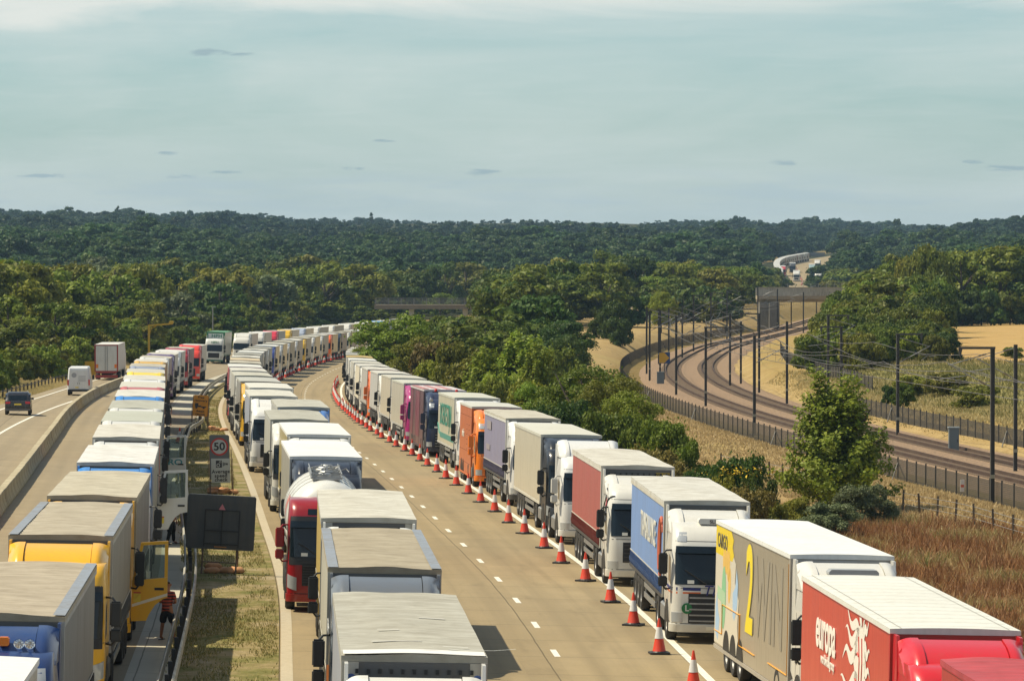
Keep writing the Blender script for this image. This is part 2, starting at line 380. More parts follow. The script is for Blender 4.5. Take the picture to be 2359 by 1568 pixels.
# terrain sheet
ulist = [-5200, -3600, -2600, -1900, -1400, -1050, -800, -620, -490, -390, -310, -250, -200, -165, -138, -116, -98, -83, -71, -62, -55, -50, -46, -42.5, -40, -38, -36.5, -35, -33.5, -32.2, -31, -28, -22, -17, -14.1, -11, -6, -1, 4.2, 4.6]
ulist += list(np.arange(5.6, 14.1, 1.4)) + list(np.arange(15.5, 82, 1.9)) + [85, 90, 96, 104, 114, 126, 140, 158, 180, 210, 250, 300, 370, 460, 580, 740, 950, 1250, 1700, 2300, 3200, 4600]
ylist = list(np.arange(-60, 760, 5.0)) + list(np.arange(760, 1300, 15.0)) + list(np.arange(1300, 2600, 40.0)) + list(np.arange(2600, 7001, 200.0))
U, Y = np.meshgrid(np.array(ulist), np.array(ylist)); X = R_(Y) + U; Z = terrain(X, Y)
me = bpy.data.meshes.new('ground'); nU = len(ulist); nY = len(ylist)
idx = np.arange(nU * nY).reshape(nY, nU)
F = np.stack([idx[:-1, :-1], idx[:-1, 1:], idx[1:, 1:], idx[1:, :-1]], -1).reshape(-1, 4)
me.from_pydata(np.stack([X, Y, Z], -1).reshape(-1, 3).tolist(), [], F.tolist())
me.polygons.foreach_set('use_smooth', [True] * len(me.polygons))
# what grows where: straw, brown weed, green scrub, wheat, woodland floor
q = X - XR_(Y)
colr = np.empty(X.shape + (4,)); colr[..., 3] = 1
straw = np.array((0.40, 0.295, 0.140)); brown = np.array((0.21, 0.12, 0.055)); green = np.array((0.14, 0.155, 0.045)); wheat = np.array((0.46, 0.315, 0.13)); floor_ = np.array((0.045, 0.05, 0.02)); hay = np.array((0.34, 0.25, 0.10))
c = np.zeros(X.shape + (3,)) + floor_
def put(mask, col):
    global c
    mk = np.clip(mask, 0, 1)[..., None]; c = c * (1 - mk) + col * mk
put(((U > 4) & (Y < 1000) & (q < 60)).astype(float), straw)
put(((U > 4) & (Y >= 1000) & (Y < 1400) & (q < 60)).astype(float), hay * .75)
put(sm(4, 6, U) * (1 - sm(-2, 3, X - FENX(Y))) * (1 - sm(215, 250, Y)), brown)
put(sm(10, 12, q) * (1 - sm(24, 30, q)) * (Y < 800), hay)
put(sm(13, 17, q) * (1 - sm(36, 46, q)) * sm(270, 310, Y) * (1 - sm(430, 470, Y)), np.array((0.25, 0.225, 0.085)))
put(sm(26, 30, q) * sm(440, 470, Y) * (1 - sm(690, 700, Y)), wheat)
put(sm(-7, -5.5, q) * (1 - sm(-2, -1, q)) * (Y < 1300), hay * 0.62)
put(((U < -30) & (U > -36)).astype(float), hay * 0.8)
put(((U >= -31) & (U <= 4) & (Y < 1300)).astype(float), straw)
colr[..., :3] = c
ca = me.color_attributes.new('growth', 'FLOAT_COLOR', 'POINT'); ca.data.foreach_set('color', colr.reshape(-1))
m, t, b = principled('grassland')
at = t.new('ShaderNodeVertexColor'); at.layer_name = 'growth'; g = t.new('ShaderNodeNewGeometry'); pos = g.outputs['Position']
n1 = t.noise(pos, 0.22, 6, 0.65); n2 = t.noise(pos, 2.2, 5, 0.7); n3 = t.noise(pos, 0.045, 4, 0.5)
cc = t.mix(t.mapr(n1, 0.35, 0.70, 0, 0.55), at.outputs[0], t.mix(1.0, at.outputs[0], (0.62, 0.55, 0.42), 'MULTIPLY'))
cc = t.mix(t.mapr(n2, 0.40, 0.72, 0, 0.5), cc, t.mix(1.0, cc, (0.55, 0.48, 0.38), 'MULTIPLY'))
cc = t.mix(t.mapr(n3, 0.52, 0.68, 0, 0.35), cc, t.mix(1.0, cc, (0.72, 0.86, 0.60), 'MULTIPLY'))
t.l.new(cc, b.inputs['Base Color']); b.inputs['Roughness'].default_value = 0.95; b.inputs['Specular IOR Level'].default_value = 0.1
bm_ = t.new('ShaderNodeBump'); bm_.inputs['Strength'].default_value = 0.6; bm_.inputs['Distance'].default_value = 0.25; t.l.new(n2, bm_.inputs['Height']); t.l.new(bm_.outputs[0], b.inputs['Normal'])
M_GRASS = m
struct(obj('ground', me, m))

strip('carriageway', -11.35, 3.9, -50, 1000, 0.0, M_ROAD, nu=6)
strip('carriageway_beyond', -30, 3.9, 1000, 1440, 0.02, M_ROAD, st=10, nu=4)
strip('carriageway_beyond', -18.6, 2.6, 1440, 2500, 0.02, M_ROAD, st=10, nu=4)
LL2 = hermite([(-50, -33.0), (150, -31.2), (268, -29.2), (306, -28.0), (362, -26.6), (420, -26.2), (600, -26.4), (1000, -27)])      # far edge line of the left road
LL1 = hermite([(-50, -27.6), (150, -26.6), (268, -25.7), (306, -24.7), (370, -23.1), (420, -22.9), (600, -22.9), (1000, -23)])
strip('opposite_carriageway', lambda y: float(LL2(y)) - 1.1, -15.3, -50, 1000, 0.0, M_ROAD2, nu=8)
GR_ = hermite([(-50, -14.05), (100, -14.05), (256, -14.1), (266, -13.9), (284, -12.95), (310, -12.9), (450, -12.9), (1000, -12.9)])      # guardrail line
strip('hard_strip', -15.3, lambda y: float(GR_(y)) - 0.1, -50, 1000, 0.004, M_STRIP)
# median
mm, t, b = principled('median_turf'); g = t.new('ShaderNodeNewGeometry'); pos = g.outputs['Position']
n1 = t.noise(pos, 0.55, 6, 0.65); n2 = t.noise(pos, 5, 5, 0.7)
cc = t.ramp(n1, [(0.30, (0.12, 0.135, 0.04)), (0.42, (0.20, 0.185, 0.07)), (0.54, (0.30, 0.24, 0.125)), (0.68, (0.36, 0.30, 0.20))])
cc = t.mix(t.mapr(n2, 0.4, 0.7, 0, 0.6), cc, t.mix(1.0, cc, (0.5, 0.47, 0.36), 'MULTIPLY'))
t.l.new(cc, b.inputs['Base Color']); b.inputs['Roughness'].default_value = 0.95; b.inputs['Specular IOR Level'].default_value = 0.1
bm_ = t.new('ShaderNodeBump'); bm_.inputs['Strength'].default_value = 0.8; bm_.inputs['Distance'].default_value = 0.12; t.l.new(n2, bm_.inputs['Height']); t.l.new(bm_.outputs[0], b.inputs['Normal'])
struct(strip('median_verge', lambda y: float(GR_(y)) - 0.1, -11.35, -50, 1000, 0.035, mm, nu=4))
# gravel bay by the guardrail
mg, t, b = principled('gravel'); g = t.new('ShaderNodeNewGeometry'); vo = t.new('ShaderNodeTexVoronoi'); t.l.new(g.outputs['Position'], vo.inputs['Vector']); vo.inputs['Scale'].default_value = 9
t.l.new(t.mix(t.mapr(vo.outputs['Distance'], 0.1, 0.7), (0.34, 0.28, 0.19), (0.14, 0.115, 0.08)), b.inputs['Base Color']); b.inputs['Roughness'].default_value = 0.95
strip('gravel_bay', -15.0, lambda y: float(GR_(y)) - 0.15, 258, 320, 0.012, mg)

strip('edge_line', -0.11, 0.11, -40, 1000, 0.006, M_LINE)
strip('edge_line', -11.3, -10.98, -40, 1000, 0.006, M_DRAIN)
strip('edge_line', lambda y: float(LL1(y)) - 0.1, lambda y: float(LL1(y)) + 0.1, 60, 1000, 0.006, M_LINE)
strip('edge_line', lambda y: float(LL2(y)) - 0.09, lambda y: float(LL2(y)) + 0.09, 60, 1000, 0.006, M_LINE)
for ul in (-3.65, -7.3):
    mb = MB(); mb.uv = []
    y = 43.0
    while y < 900:
        o = len(mb.v)
        for (du, dyy) in ((-0.085, 0), (0.085, 0), (0.085, 2.1), (-0.085, 2.1)):
            mb.v.append(road(ul + du, y + dyy, 0.006)); mb.uv.append((ul + du, y + dyy))
        mb.f.append((o, o + 1, o + 2, o + 3)); mb.m.append(0); y += 9.0
    struct(obj('lane_marking', mb, M_LINE))
# ballast bed
mbal, t, b = principled('railway_ballast'); g = t.new('ShaderNodeNewGeometry'); vo = t.new('ShaderNodeTexVoronoi'); t.l.new(g.outputs['Position'], vo.inputs['Vector']); vo.inputs['Scale'].default_value = 4.5
n1 = t.noise(g.outputs['Position'], 0.3, 5, 0.6)
cc = t.mix(t.mapr(vo.outputs['Distance'], 0.05, 0.8), (0.37, 0.245, 0.145), (0.15, 0.098, 0.056)); cc = t.mix(t.mapr(n1, 0.3, 0.7, 0, 0.4), cc, (0.20, 0.135, 0.08))
t.l.new(cc, b.inputs['Base Color']); b.inputs['Roughness'].default_value = 0.95
bm_ = t.new('ShaderNodeBump'); bm_.inputs['Strength'].default_value = 0.7; bm_.inputs['Distance'].default_value = 0.08; t.l.new(vo.outputs['Distance'], bm_.inputs['Height']); t.l.new(bm_.outputs[0], b.inputs['Normal'])
def railpt(q, y, z=ZRAIL):
    s = (XR(y + 1) - XR(y - 1)) / 2; n = math.hypot(1, s)
    return (XR(y) + q / n, y - q * (-s / n) * -1 if False else y - q * s / n, z)
mb = MB(); ys = stations(90, 1420, 5)
prof = [(-3.6, -3.12), (-2.2, -2.78), (8.0, -2.78), (9.3, -3.12)]
for y in ys:
    for (qq, z) in prof: mb.v.append(railpt(qq, y, z))
for i in range(len(ys) - 1):
    for k in range(3): mb.f.append((i * 4 + k, i * 4 + k + 1, i * 4 + k + 5, i * 4 + k + 4)); mb.m.append(0)
struct(obj('railway_ballast', mb, mbal))
M_RAIL = paint((0.05, 0.024, 0.016), 0.7, 0.5, 0.2, name='rusty_rail'); M_SLEEP = paint((0.25, 0.18, 0.12), 0.9, 0.5, name='concrete_sleeper')
for k, q0 in enumerate((0.0, 4.6)):
    t_ = thing('railway_track', ['near railway track curving round the straw bank beside the mesh fence', 'far railway track, inner of the curve, beside the cut grass bank'][k], 'railway track', (XR(300), 300, ZRAIL))
    for qq in (q0, q0 + 1.435):
        mb = MB()
        for (w_, h0, h1) in ((0.20, 0.0, 0.03), (0.10, 0.03, 0.21)):
            ys = stations(95, 1400, 5); o = len(mb.v)
            for y in ys:
                for (a, h) in ((-w_ / 2, h0), (w_ / 2, h0), (w_ / 2, h1), (-w_ / 2, h1)):
                    p = railpt(qq + a, y, ZRAIL + h); mb.v.append((p[0] - XR(300), p[1] - 300, p[2] - ZRAIL))
            for i in range(len(ys) - 1):
                for k2 in range(4): mb.f.append((o + i * 4 + k2, o + i * 4 + (k2 + 1) % 4, o + (i + 1) * 4 + (k2 + 1) % 4, o + (i + 1) * 4 + k2)); mb.m.append(0)
        obj('rail', mb, M_RAIL, t_)
    mb = MB(); y = 150.0
    while y < 620:
        a = Vector(railpt(q0 - 0.55, y, ZRAIL - 0.035)); c_ = Vector(railpt(q0 + 2.0, y, ZRAIL - 0.035)); off = Vector((XR(300), 300, ZRAIL))
        mb.bar(a - off, c_ - off, 0.25, 0.09); y += 0.65
    o = obj('sleeper', mb, M_SLEEP, t_); o['kind'] = 'stuff'

# ------------------------------------------------------------------ barrier blocks between the carriageways
M_BAR = paint((0.47, 0.415, 0.28), 0.9, 0.7, name='weathered_concrete', dscale=1.2, dcol=(0.16, 0.13, 0.08))
def block_mesh():
    mb = MB(); L = 2.93
    mb.prism([(-0.32, 0), (0.32, 0), (0.32, 0.10), (0.24, 0.26), (0.19, 0.45), (0.175, 0.72), (0.15, 0.76), (-0.15, 0.76), (-0.175, 0.72), (-0.19, 0.45), (-0.24, 0.26), (-0.32, 0.10)], 0, L)
    return mb
nt_ = NT(M_BAR.node_tree); bs_ = nt_.n['Principled BSDF']; lk_ = bs_.inputs['Base Color'].links[0].from_socket; oi_ = nt_.new('ShaderNodeObjectInfo'); nt_.l.new(nt_.mix(nt_.mapr(oi_.outputs['Random'], 0, 1, 0, .5), lk_, nt_.mix(1.0, lk_, (.70, .66, .60), 'MULTIPLY')), bs_.inputs['Base Color'])
bme = cached('barrier_block', block_mesh)
y = 96.0; k = 0
while y < 560:
    nx = y + 3.0
    p, q_ = Vector(road(-22.35, y)), Vector(road(-22.35, nx)); d = q_ - p
    o = obj('barrier_block', bme, M_BAR, None, p, (math.atan2(d.z, math.hypot(d.x, d.y)), 0, -math.atan2(d.x, d.y) + random.uniform(-.008, .008)))
    zone = ('in the foreground stretch left of the yellow lorry' if y < 150 else 'in the stretch between the yellow lorry and the dark car' if y < 230 else 'in the bend right of the dark car' if y < 300 else
            'in the stretch nearest the white van' if y < 380 else 'in the far stretch beyond the white van')
    tag(o, 'pale weathered concrete barrier block ' + zone, 'barrier', 'concrete barrier blocks between the carriageways')
    y = nx; k += 1
# steel guardrail along the median: double beam on posts
gr = thing('guardrail', 'weathered double steel guardrail along the grass median, kinked beside the orange recovery sign', 'guardrail', road(float(GR_(200)), 200))
org = Vector(gr.location)
M_GALV = paint((0.40, 0.38, 0.32), 0.55, 0.6, 0.35, name='weathered_steel_beam', dscale=0.6, dcol=(0.13, 0.12, 0.10))
for sgn in (-1, 1):
    mb = MB(); ys = stations(70, 640, 2.0)
    pr = [(0.0, 0.47), (0.045, 0.50), (0.045, 0.57), (0.01, 0.61), (0.045, 0.65), (0.045, 0.73), (0.0, 0.77)]
    pr = [(sgn * (0.17 + a), z) for a, z in pr] + [(sgn * 0.15, 0.77), (sgn * 0.15, 0.47)]
    n = len(pr)
    for y in ys:
        b0 = Vector(road(float(GR_(y)), y)) - org
        for (a, z) in pr: mb.v.append((b0.x + a, b0.y, b0.z + z))
    for i in range(len(ys) - 1):
        for k in range(n): mb.f.append((i * n + k, i * n + (k + 1) % n, (i + 1) * n + (k + 1) % n, (i + 1) * n + k)); mb.m.append(0)
    obj('beam', mb, M_GALV, gr)
mb = MB()
pm = cached('guard_post', lambda: (lambda b: (b.box(-.05, .05, -.06, .06, -0.3, 0.74), b)[1])(MB()))
y = 74.0; n = 0
while y < 400 and n < 100:
    obj('post', pm, CHASSIS, gr, Vector(road(float(GR_(y)), y)) - org); y += 3.3; n += 1
# ------------------------------------------------------------------ lorries
STY = {  # front-face offset by height, half width by height, corner radius
    0: dict(F=[(.30, .10), (.5, .0), (1.0, .0), (1.72, .03), (2.62, .24), (2.8, .30), (3.1, .47), (3.3, .70), (3.42, 1.05)], r=.30, wtop=1.14),
    1: dict(F=[(.30, .06), (.5, .0), (1.5, .0), (1.75, .03), (2.65, .20), (2.95, .28), (3.2, .42), (3.36, .66), (3.45, 1.0)], r=.26, wtop=1.17),
    2: dict(F=[(.30, .12), (.5, .02), (1.0, .0), (1.7, .04), (2.6, .26), (2.75, .30), (3.05, .42), (3.25, .62), (3.38, 1.0)], r=.34, wtop=1.12)}
def itp(tab, z):
    return float(np.interp(z, [a for a, _ in tab], [b for _, b in tab]))
def cab_pt(sty, t, z, off=0.0):
    S = STY[sty]; f = itp(S['F'], z); w_ = float(np.interp(z, [.3, .9, 2.6, 3.5], [1.22, 1.235, 1.225, S['wtop']])); r = S['r']; yr = 2.22
    if t < .30: a = t / .30; p, n = (-w_, yr + (f + r - yr) * a), (-1, 0)
    elif t > .70: a = (1 - t) / .30; p, n = (w_, yr + (f + r - yr) * a), (1, 0)
    elif t < .38: an = math.pi + (t - .30) / .08 * math.pi / 2; n = (math.cos(an), math.sin(an)); p = (-w_ + r + r * n[0], f + r + r * n[1])
    elif t > .62: an = 1.5 * math.pi + (t - .62) / .08 * math.pi / 2; n = (math.cos(an), math.sin(an)); p = (w_ - r + r * n[0], f + r + r * n[1])
    else: a = (t - .38) / .24; p, n = (-w_ + r + (2 * w_ - 2 * r) * a, f), (0, -1)
    bow = .07 * (1 - min(1, (p[0] / w_) ** 2)) if p[1] < f + r else 0
    return (p[0] + n[0] * off, p[1] - bow + n[1] * off, z)
def cab_patch(sty, t0, t1, z0, z1, off, nt=12, nz=4, tilt=0.0, back=0.03, mb=None):
    """a panel that follows the cab skin, set `off` proud of it, with its edges returned to the skin"""
    mb = mb or MB()
    ts = [t0] + list(np.linspace(t0, t1, nt)) + [t1]; zs = [z0] + list(np.linspace(z0, z1, nz)) + [z1]
    o = len(mb.v)
    for i, a in enumerate(ts):
        for j, b in enumerate(zs):
            rim = i in (0, len(ts) - 1) or j in (0, len(zs) - 1)
            mb.v.append(cab_pt(sty, a, b + tilt * (a - (t0 + t1) / 2), off - back - off * .5 if rim else off))
    nb = len(zs)
    for i in range(len(ts) - 1):
        for j in range(nb - 1): mb.f.append((o + i * nb + j, o + (i + 1) * nb + j, o + (i + 1) * nb + j + 1, o + i * nb + j + 1)); mb.m.append(0)
    return mb
def cab_body(sty):
    mb = MB()
    ts = list(np.linspace(0, .30, 5)) + list(np.linspace(.30, .38, 6))[1:] + list(np.linspace(.38, .62, 11))[1:] + list(np.linspace(.62, .70, 6))[1:] + list(np.linspace(.70, 1, 5))[1:]
    zs = [.36, .5, .75, 1.0, 1.35, 1.72, 2.05, 2.35, 2.62, 2.8, 2.95, 3.1, 3.2, 3.3, 3.36, 3.41]
    mb.grid(lambda a, b: cab_pt(sty, a, b), ts, zs)
    n = len(zs); top = [i * n + n - 1 for i in range(len(ts))]
    c = len(mb.v); mb.v.append((0, 1.6, 3.47))
    for i in range(len(top) - 1): mb.f.append((top[i], top[i + 1], c)); mb.m.append(0)
    mb.f.append((top[-1], top[0], c)); mb.m.append(0)
    lo = len(ts) * n
    for j in range(n - 1): mb.f.append((j, j + 1, (len(ts) - 1) * n + j + 1, (len(ts) - 1) * n + j)); mb.m.append(0)     # back wall
    bot = [i * n for i in range(len(ts))]; mb.f.append(tuple(bot[::-1])); mb.m.append(0)
    return mb
def fairing_mesh(h=3.92, flat=False):
    mb = MB()
    def piece(x0, x1, grow, curl):
        us = np.linspace(x0, x1, 9); prof = [(1.0, 3.30), (1.03, 3.38), (1.12, 3.50), (1.28, 3.63), (1.5, 3.745), (1.8, 3.84), (2.1, h - .03), (2.32, h), (2.36, h - .03), (2.36, 3.30)]
        def fn(x, k):
            y, z = prof[int(k)]; e = 0
            if curl:
                e = max(0, (abs(x) - .93) / .27) ** 2
            zz = z - e * (.22 if z > 3.45 else 0) * (1 if y < 2.3 else .35); yy = y + e * .35 * (1 if y < 2.0 else 0) - grow
            return (x, yy, zz + (grow if z > 3.4 else 0))
        mb.grid(fn, us, list(range(len(prof))), flip=True)
        for x in (x0, x1):
            o = len(mb.v)
            for k in range(len(prof)): mb.v.append(fn(x, k))
            f = tuple(range(o, o + len(prof))); mb.f.append(f if x == x0 else f[::-1]); mb.m.append(0)
    piece(-.80, .80, 0.0, False); piece(-1.20, -.815, .035, True); piece(.815, 1.20, .035, True)
    return mb
def side_deflector():
    mb = MB()
    mb.prism([(2.2, .95), (2.72, 1.15), (2.74, 3.6), (2.68, 3.85), (2.3, 3.85), (2.2, 3.3)], -.03, .03, axis='x'); return mb
def wheel_mesh():
    mb = MB(); R0, wd = .515, .30
    mb.lathe([(.29, .13), (.325, .012), (.36, 0), (.47, .0), (.505, .03), (R0, .07), (R0, wd - .07), (.505, wd - .03), (.47, wd), (.36, wd), (.325, wd - .012), (.29, wd - .13)], 22, 'x'); return mb
def rim_mesh():
    mb = MB(); mb.lathe([(.10, .16), (.13, .05), (.22, .03), (.27, .12), (.31, .0), (.325, .03), (.325, .2)], 20, 'x'); return mb
def mirror_mesh(s, kind=0):
    mb = MB(); x = s * 1.47
    def shell(z0, z1, w0, y0, y1):
        mb.prism([(x - w0, y0 + .05), (x - w0 * .75, y0), (x + w0 * .75, y0), (x + w0, y0 + .05), (x + w0 * .9, y1), (x - w0 * .9, y1)], z0 + .04, z1 - .04, axis='z')
        mb.prism([(x - w0 * .8, y0 + .05), (x + w0 * .8, y0 + .05), (x + w0 * .75, y1 - .02), (x - w0 * .75, y1 - .02)], z0, z0 + .04, axis='z')
        mb.prism([(x - w0 * .8, y0 + .05), (x + w0 * .8, y0 + .05), (x + w0 * .75, y1 - .02), (x - w0 * .75, y1 - .02)], z1 - .04, z1, axis='z')
    shell(1.98, 2.58, .135, .20, .36); shell(1.62, 1.92, .135, .20, .34)
    mb.tube([(s * 1.2, .5, 2.66), (s * 1.38, .32, 2.66), (x, .29, 2.55)], .028); mb.tube([(s * 1.2, .5, 1.56), (s * 1.38, .32, 1.54), (x, .29, 1.66)], .028)
    return mb
def tri_strip_grille(sty, n, t0, t1, z0, z1):
    mb = cab_patch(sty, t0, t1, z0, z1, .012); return mb
def slats(sty, n, t0, t1, z0, z1):
    mb = MB()
    for k in range(n):
        a = z0 + (z1 - z0) * (k + .25) / n; cab_patch(sty, t0 + .004, t1 - .004, a, a + (z1 - z0) * .26 / n, .035, 10, 2, mb=mb)
    return mb
def arch_mesh(s):
    mb = MB(); n = 16; o = [(1.42 + .66 * math.cos(math.pi * k / n), .52 + .66 * math.sin(math.pi * k / n)) for k in range(n + 1)]
    x = s * 1.245; mb.prism(o, x - .03 if s > 0 else x - .004, x + .004 if s > 0 else x + .03, axis='x'); return mb
def tractor_chassis(twin=False, rear=5.9):
    mb = MB()
    for s in (-1, 1): mb.box(s * .42 - .05, s * .42 + .05, 1.0, rear, .72, .98)
    mb.box(-.9, .9, 4.3, 5.4, .95, 1.12); mb.box(-.95, .95, .25, 1.9, .4, .8)
    mb.tube([(-1.0, 4.75, .5), (1.0, 4.75, .5)], .11, 8); mb.tube([(-1.0, 1.42, .5), (1.0, 1.42, .5)], .09, 8)
    return mb
def fender(s):
    mb = MB(); n = 10; prof = []
    for k in range(n + 1): a = math.pi * (k / n); prof.append((4.75 + .64 * math.cos(a), .55 + .64 * math.sin(a)))
    for k in range(n, -1, -1): a = math.pi * (k / n); prof.append((4.75 + .60 * math.cos(a), .55 + .60 * math.sin(a)))
    mb.prism(prof, s * 1.24 - .58 if s > 0 else s * 1.24, s * 1.24 if s > 0 else s * 1.24 + .58, axis='x'); return mb
def trailer_chassis(L, y0):
    mb = MB(); y1 = y0 + L
    for s in (-1, 1): mb.prism([(y0 + .3, 1.14), (y0 + .3, 1.02), (y0 + 2.6, 1.0), (y0 + 3.4, .78), (y1 - .1, .78), (y1 - .1, 1.14)], s * .48 - .05, s * .48 + .05, axis='x')
    for k in range(14): mb.box(-1.2, 1.2, y0 + .6 + k * (L - 1) / 13, y0 + .68 + k * (L - 1) / 13, 1.02, 1.13)
    for k in range(3): yy = y1 - 5.05 + k * 1.31; mb.tube([(-1.0, yy, .5), (1.0, yy, .5)], .10, 8)
    mb.box(-1.2, 1.2, y1 - .12, y1, .42, .56)
    for s in (-1, 1): mb.box(s * .6 - .05, s * .6 + .05, y1 - .2, y1 - .1, .5, .8)
    for s in (-1, 1): mb.box(s * 1.06 - .14, s * 1.06 + .14, y1 - 1.75, y1 - 1.72, .25, 1.0)
    return mb
def body_mesh(L, y0, lo, hi, kind):
    mb = MB(); w_ = 1.245
    if kind == 'curtain':
        n = 46; ys = np.linspace(y0 + .10, y0 + L - .06, n)
        for s in (-1, 1):
            def fn(y, z, s=s):
                k = (y - y0) * 2.2; h = (z - lo) / (hi - lo)
                return (s * (w_ + .006 * math.sin(k * 2.9) + .010 * math.sin(k * .9 + 1) * math.sin(math.pi * h) - .012 * (1 - h) * (1 + math.sin(k * 5.7)) * .5), y, z)
            mb.grid(fn, ys, np.linspace(lo, hi - .03, 6), flip=(s > 0))
        mb.box(-w_ + .03, w_ - .03, y0, y0 + L, lo + .02, hi - .09)
    else:
        mb.prism([(-w_ + .03, lo), (w_ - .03, lo), (w_, lo + .03), (w_, hi - .05), (-w_, hi - .05), (-w_, lo + .03)], y0, y0 + L)
    return mb
def roof_mesh(L, y0, hi, kind, seed=0):
    mb = MB(); rr = random.Random(seed); w_ = 1.275; nb = 22 if kind == 'tarp' else 4
    ph = [rr.uniform(0, 6.28) for _ in range(4)]
    nx, ny = 13, (89 if kind == 'tarp' else 25)
    def fn(x, y):
        c = 1 - (x / w_) ** 2; t = (y - y0) / L
        if kind == 'tarp':
            z = hi + .032 * c * c + .017 * math.cos(2 * math.pi * nb * t) * min(1, c * 2) + .010 * c * math.sin(3.1 * x + ph[0] + 5 * t) + .006 * math.sin(17 * t + ph[1] + 2 * x) + .008 * math.sin(41 * t + ph[2] - 4 * x) * c
            z -= .03 * c * rr.random() * .12
        else: z = hi + .03 * c
        return (x, y, z)
    xs = np.linspace(-w_, w_, nx); ys = np.linspace(y0 - .03, y0 + L + .02, ny)
    mb.grid(lambda a, b: fn(b, a), ys, xs, flip=False)
    # lip hanging over the sides and ends
    loop = [(x, ys[0]) for x in xs] + [(xs[-1], y) for y in ys[1:]] + [(x, ys[-1]) for x in xs[::-1][1:]] + [(xs[0], y) for y in ys[::-1][1:-1]]
    o = len(mb.v); N = len(loop)
    for (x, y) in loop: mb.v.append((x, y, fn(x, y)[2] - .002)); mb.v.append((x, y, hi - .10))
    for i in range(N):
        j = (i + 1) % N; mb.f.append((o + 2 * i, o + 2 * i + 1, o + 2 * j + 1, o + 2 * j)); mb.m.append(0)
    return mb
def straps_mesh(L, y0, lo):
    mb = MB(); n = 27
    for s in (-1, 1):
        for k in range(n):
            y = y0 + .35 + k * (L - .7) / (n - 1); x = s * 1.262
            mb.bar((x, y, lo + .42), (x, y + .03, lo + .02), .035, .012); mb.box(min(x, x + s * .035), max(x, x + s * .022), y - .03, y + .05, lo + .10, lo + .24)
            mb.bar((x, y + .02, lo + .04), (s * 1.20, y + .03, lo - .06), .03, .012)
        mb.box(min(s * 1.255, s * 1.264), max(s * 1.255, s * 1.264), y0 + .12, y0 + L - .08, lo + .44, lo + .47, m=1)
    return mb
def skin_box(L, y0): pass

def wheel(parent, s, y, inner=False, full=True):
    x = s * 1.255 - (.30 if s > 0 else 0); rt = (0, 0, 0)
    t_ = obj('wheel', cached('wheel', wheel_mesh, 35), RUBBER, parent, (x, y, .515))
    if full: obj('rim', cached('rim', rim_mesh, 35), RIM, t_, (.27, 0, 0) if s > 0 else (.03, 0, 0), (0, 0, math.pi) if s > 0 else (0, 0, 0))
    return t_
def gear_mesh(L, y0, tr=True, low=False):
    """all running gear of a far lorry in one part"""
    mb = MB()
    spots = [1.42, 4.75] + ([y0 + L - 5.05, y0 + L - 3.74, y0 + L - 2.43] if tr else [])
    for y in spots:
        for s in (-1, 1): mb.lathe([(.36, 0), (.50, .0), (.515, .05), (.515, .25), (.50, .30), (.36, .30)], 12, 'x', (s * 1.25 - (.30 if s > 0 else 0), y, .515))
    mb.box(-.55, .55, 2.0, y0 + L - .1 if tr else 6.0, .75, 1.12)
    if tr:
        for s in (-1, 1): mb.box(s * 1.2 - .03, s * 1.2 + .03, y0 + 3.6, y0 + L - 5.9, .55, .95)
    return mb
def TXT(s, size, depth=.006, spacing=1.0, shear=0.0, bold=.022):
    k = ('lettering', s, size, spacing, shear, bold)
    if k in MESH: return MESH[k]
    cu = bpy.data.curves.new('lettering', 'FONT'); cu.body = s; cu.size = size; cu.extrude = depth; cu.align_x = 'CENTER'; cu.align_y = 'CENTER'; cu.space_character = spacing + bold * 1.5; cu.shear = shear; cu.offset = bold * size
    o = bpy.data.objects.new('lettering', cu); COL.objects.link(o)
    dg = bpy.context.evaluated_depsgraph_get(); me_ = bpy.data.meshes.new_from_object(o.evaluated_get(dg)); me_.name = 'lettering'; me_.materials.clear()
    bpy.data.objects.remove(o); bpy.data.curves.remove(cu); MESH[k] = me_; return me_
ROT_FRONT = (math.pi / 2, 0, 0); ROT_LEFT = (math.pi / 2, 0, -math.pi / 2); ROT_RIGHT = (math.pi / 2, 0, math.pi / 2)
def letter(parent, s, size, loc, rot, col, name='lettering', sx=1.0, sy=1.0, **kw):
    return obj(name, TXT(s, size, **kw), plain('print_%.2f_%.2f_%.2f' % tuple(col), col, .6), parent, loc, rot, (sx, sy, 1))

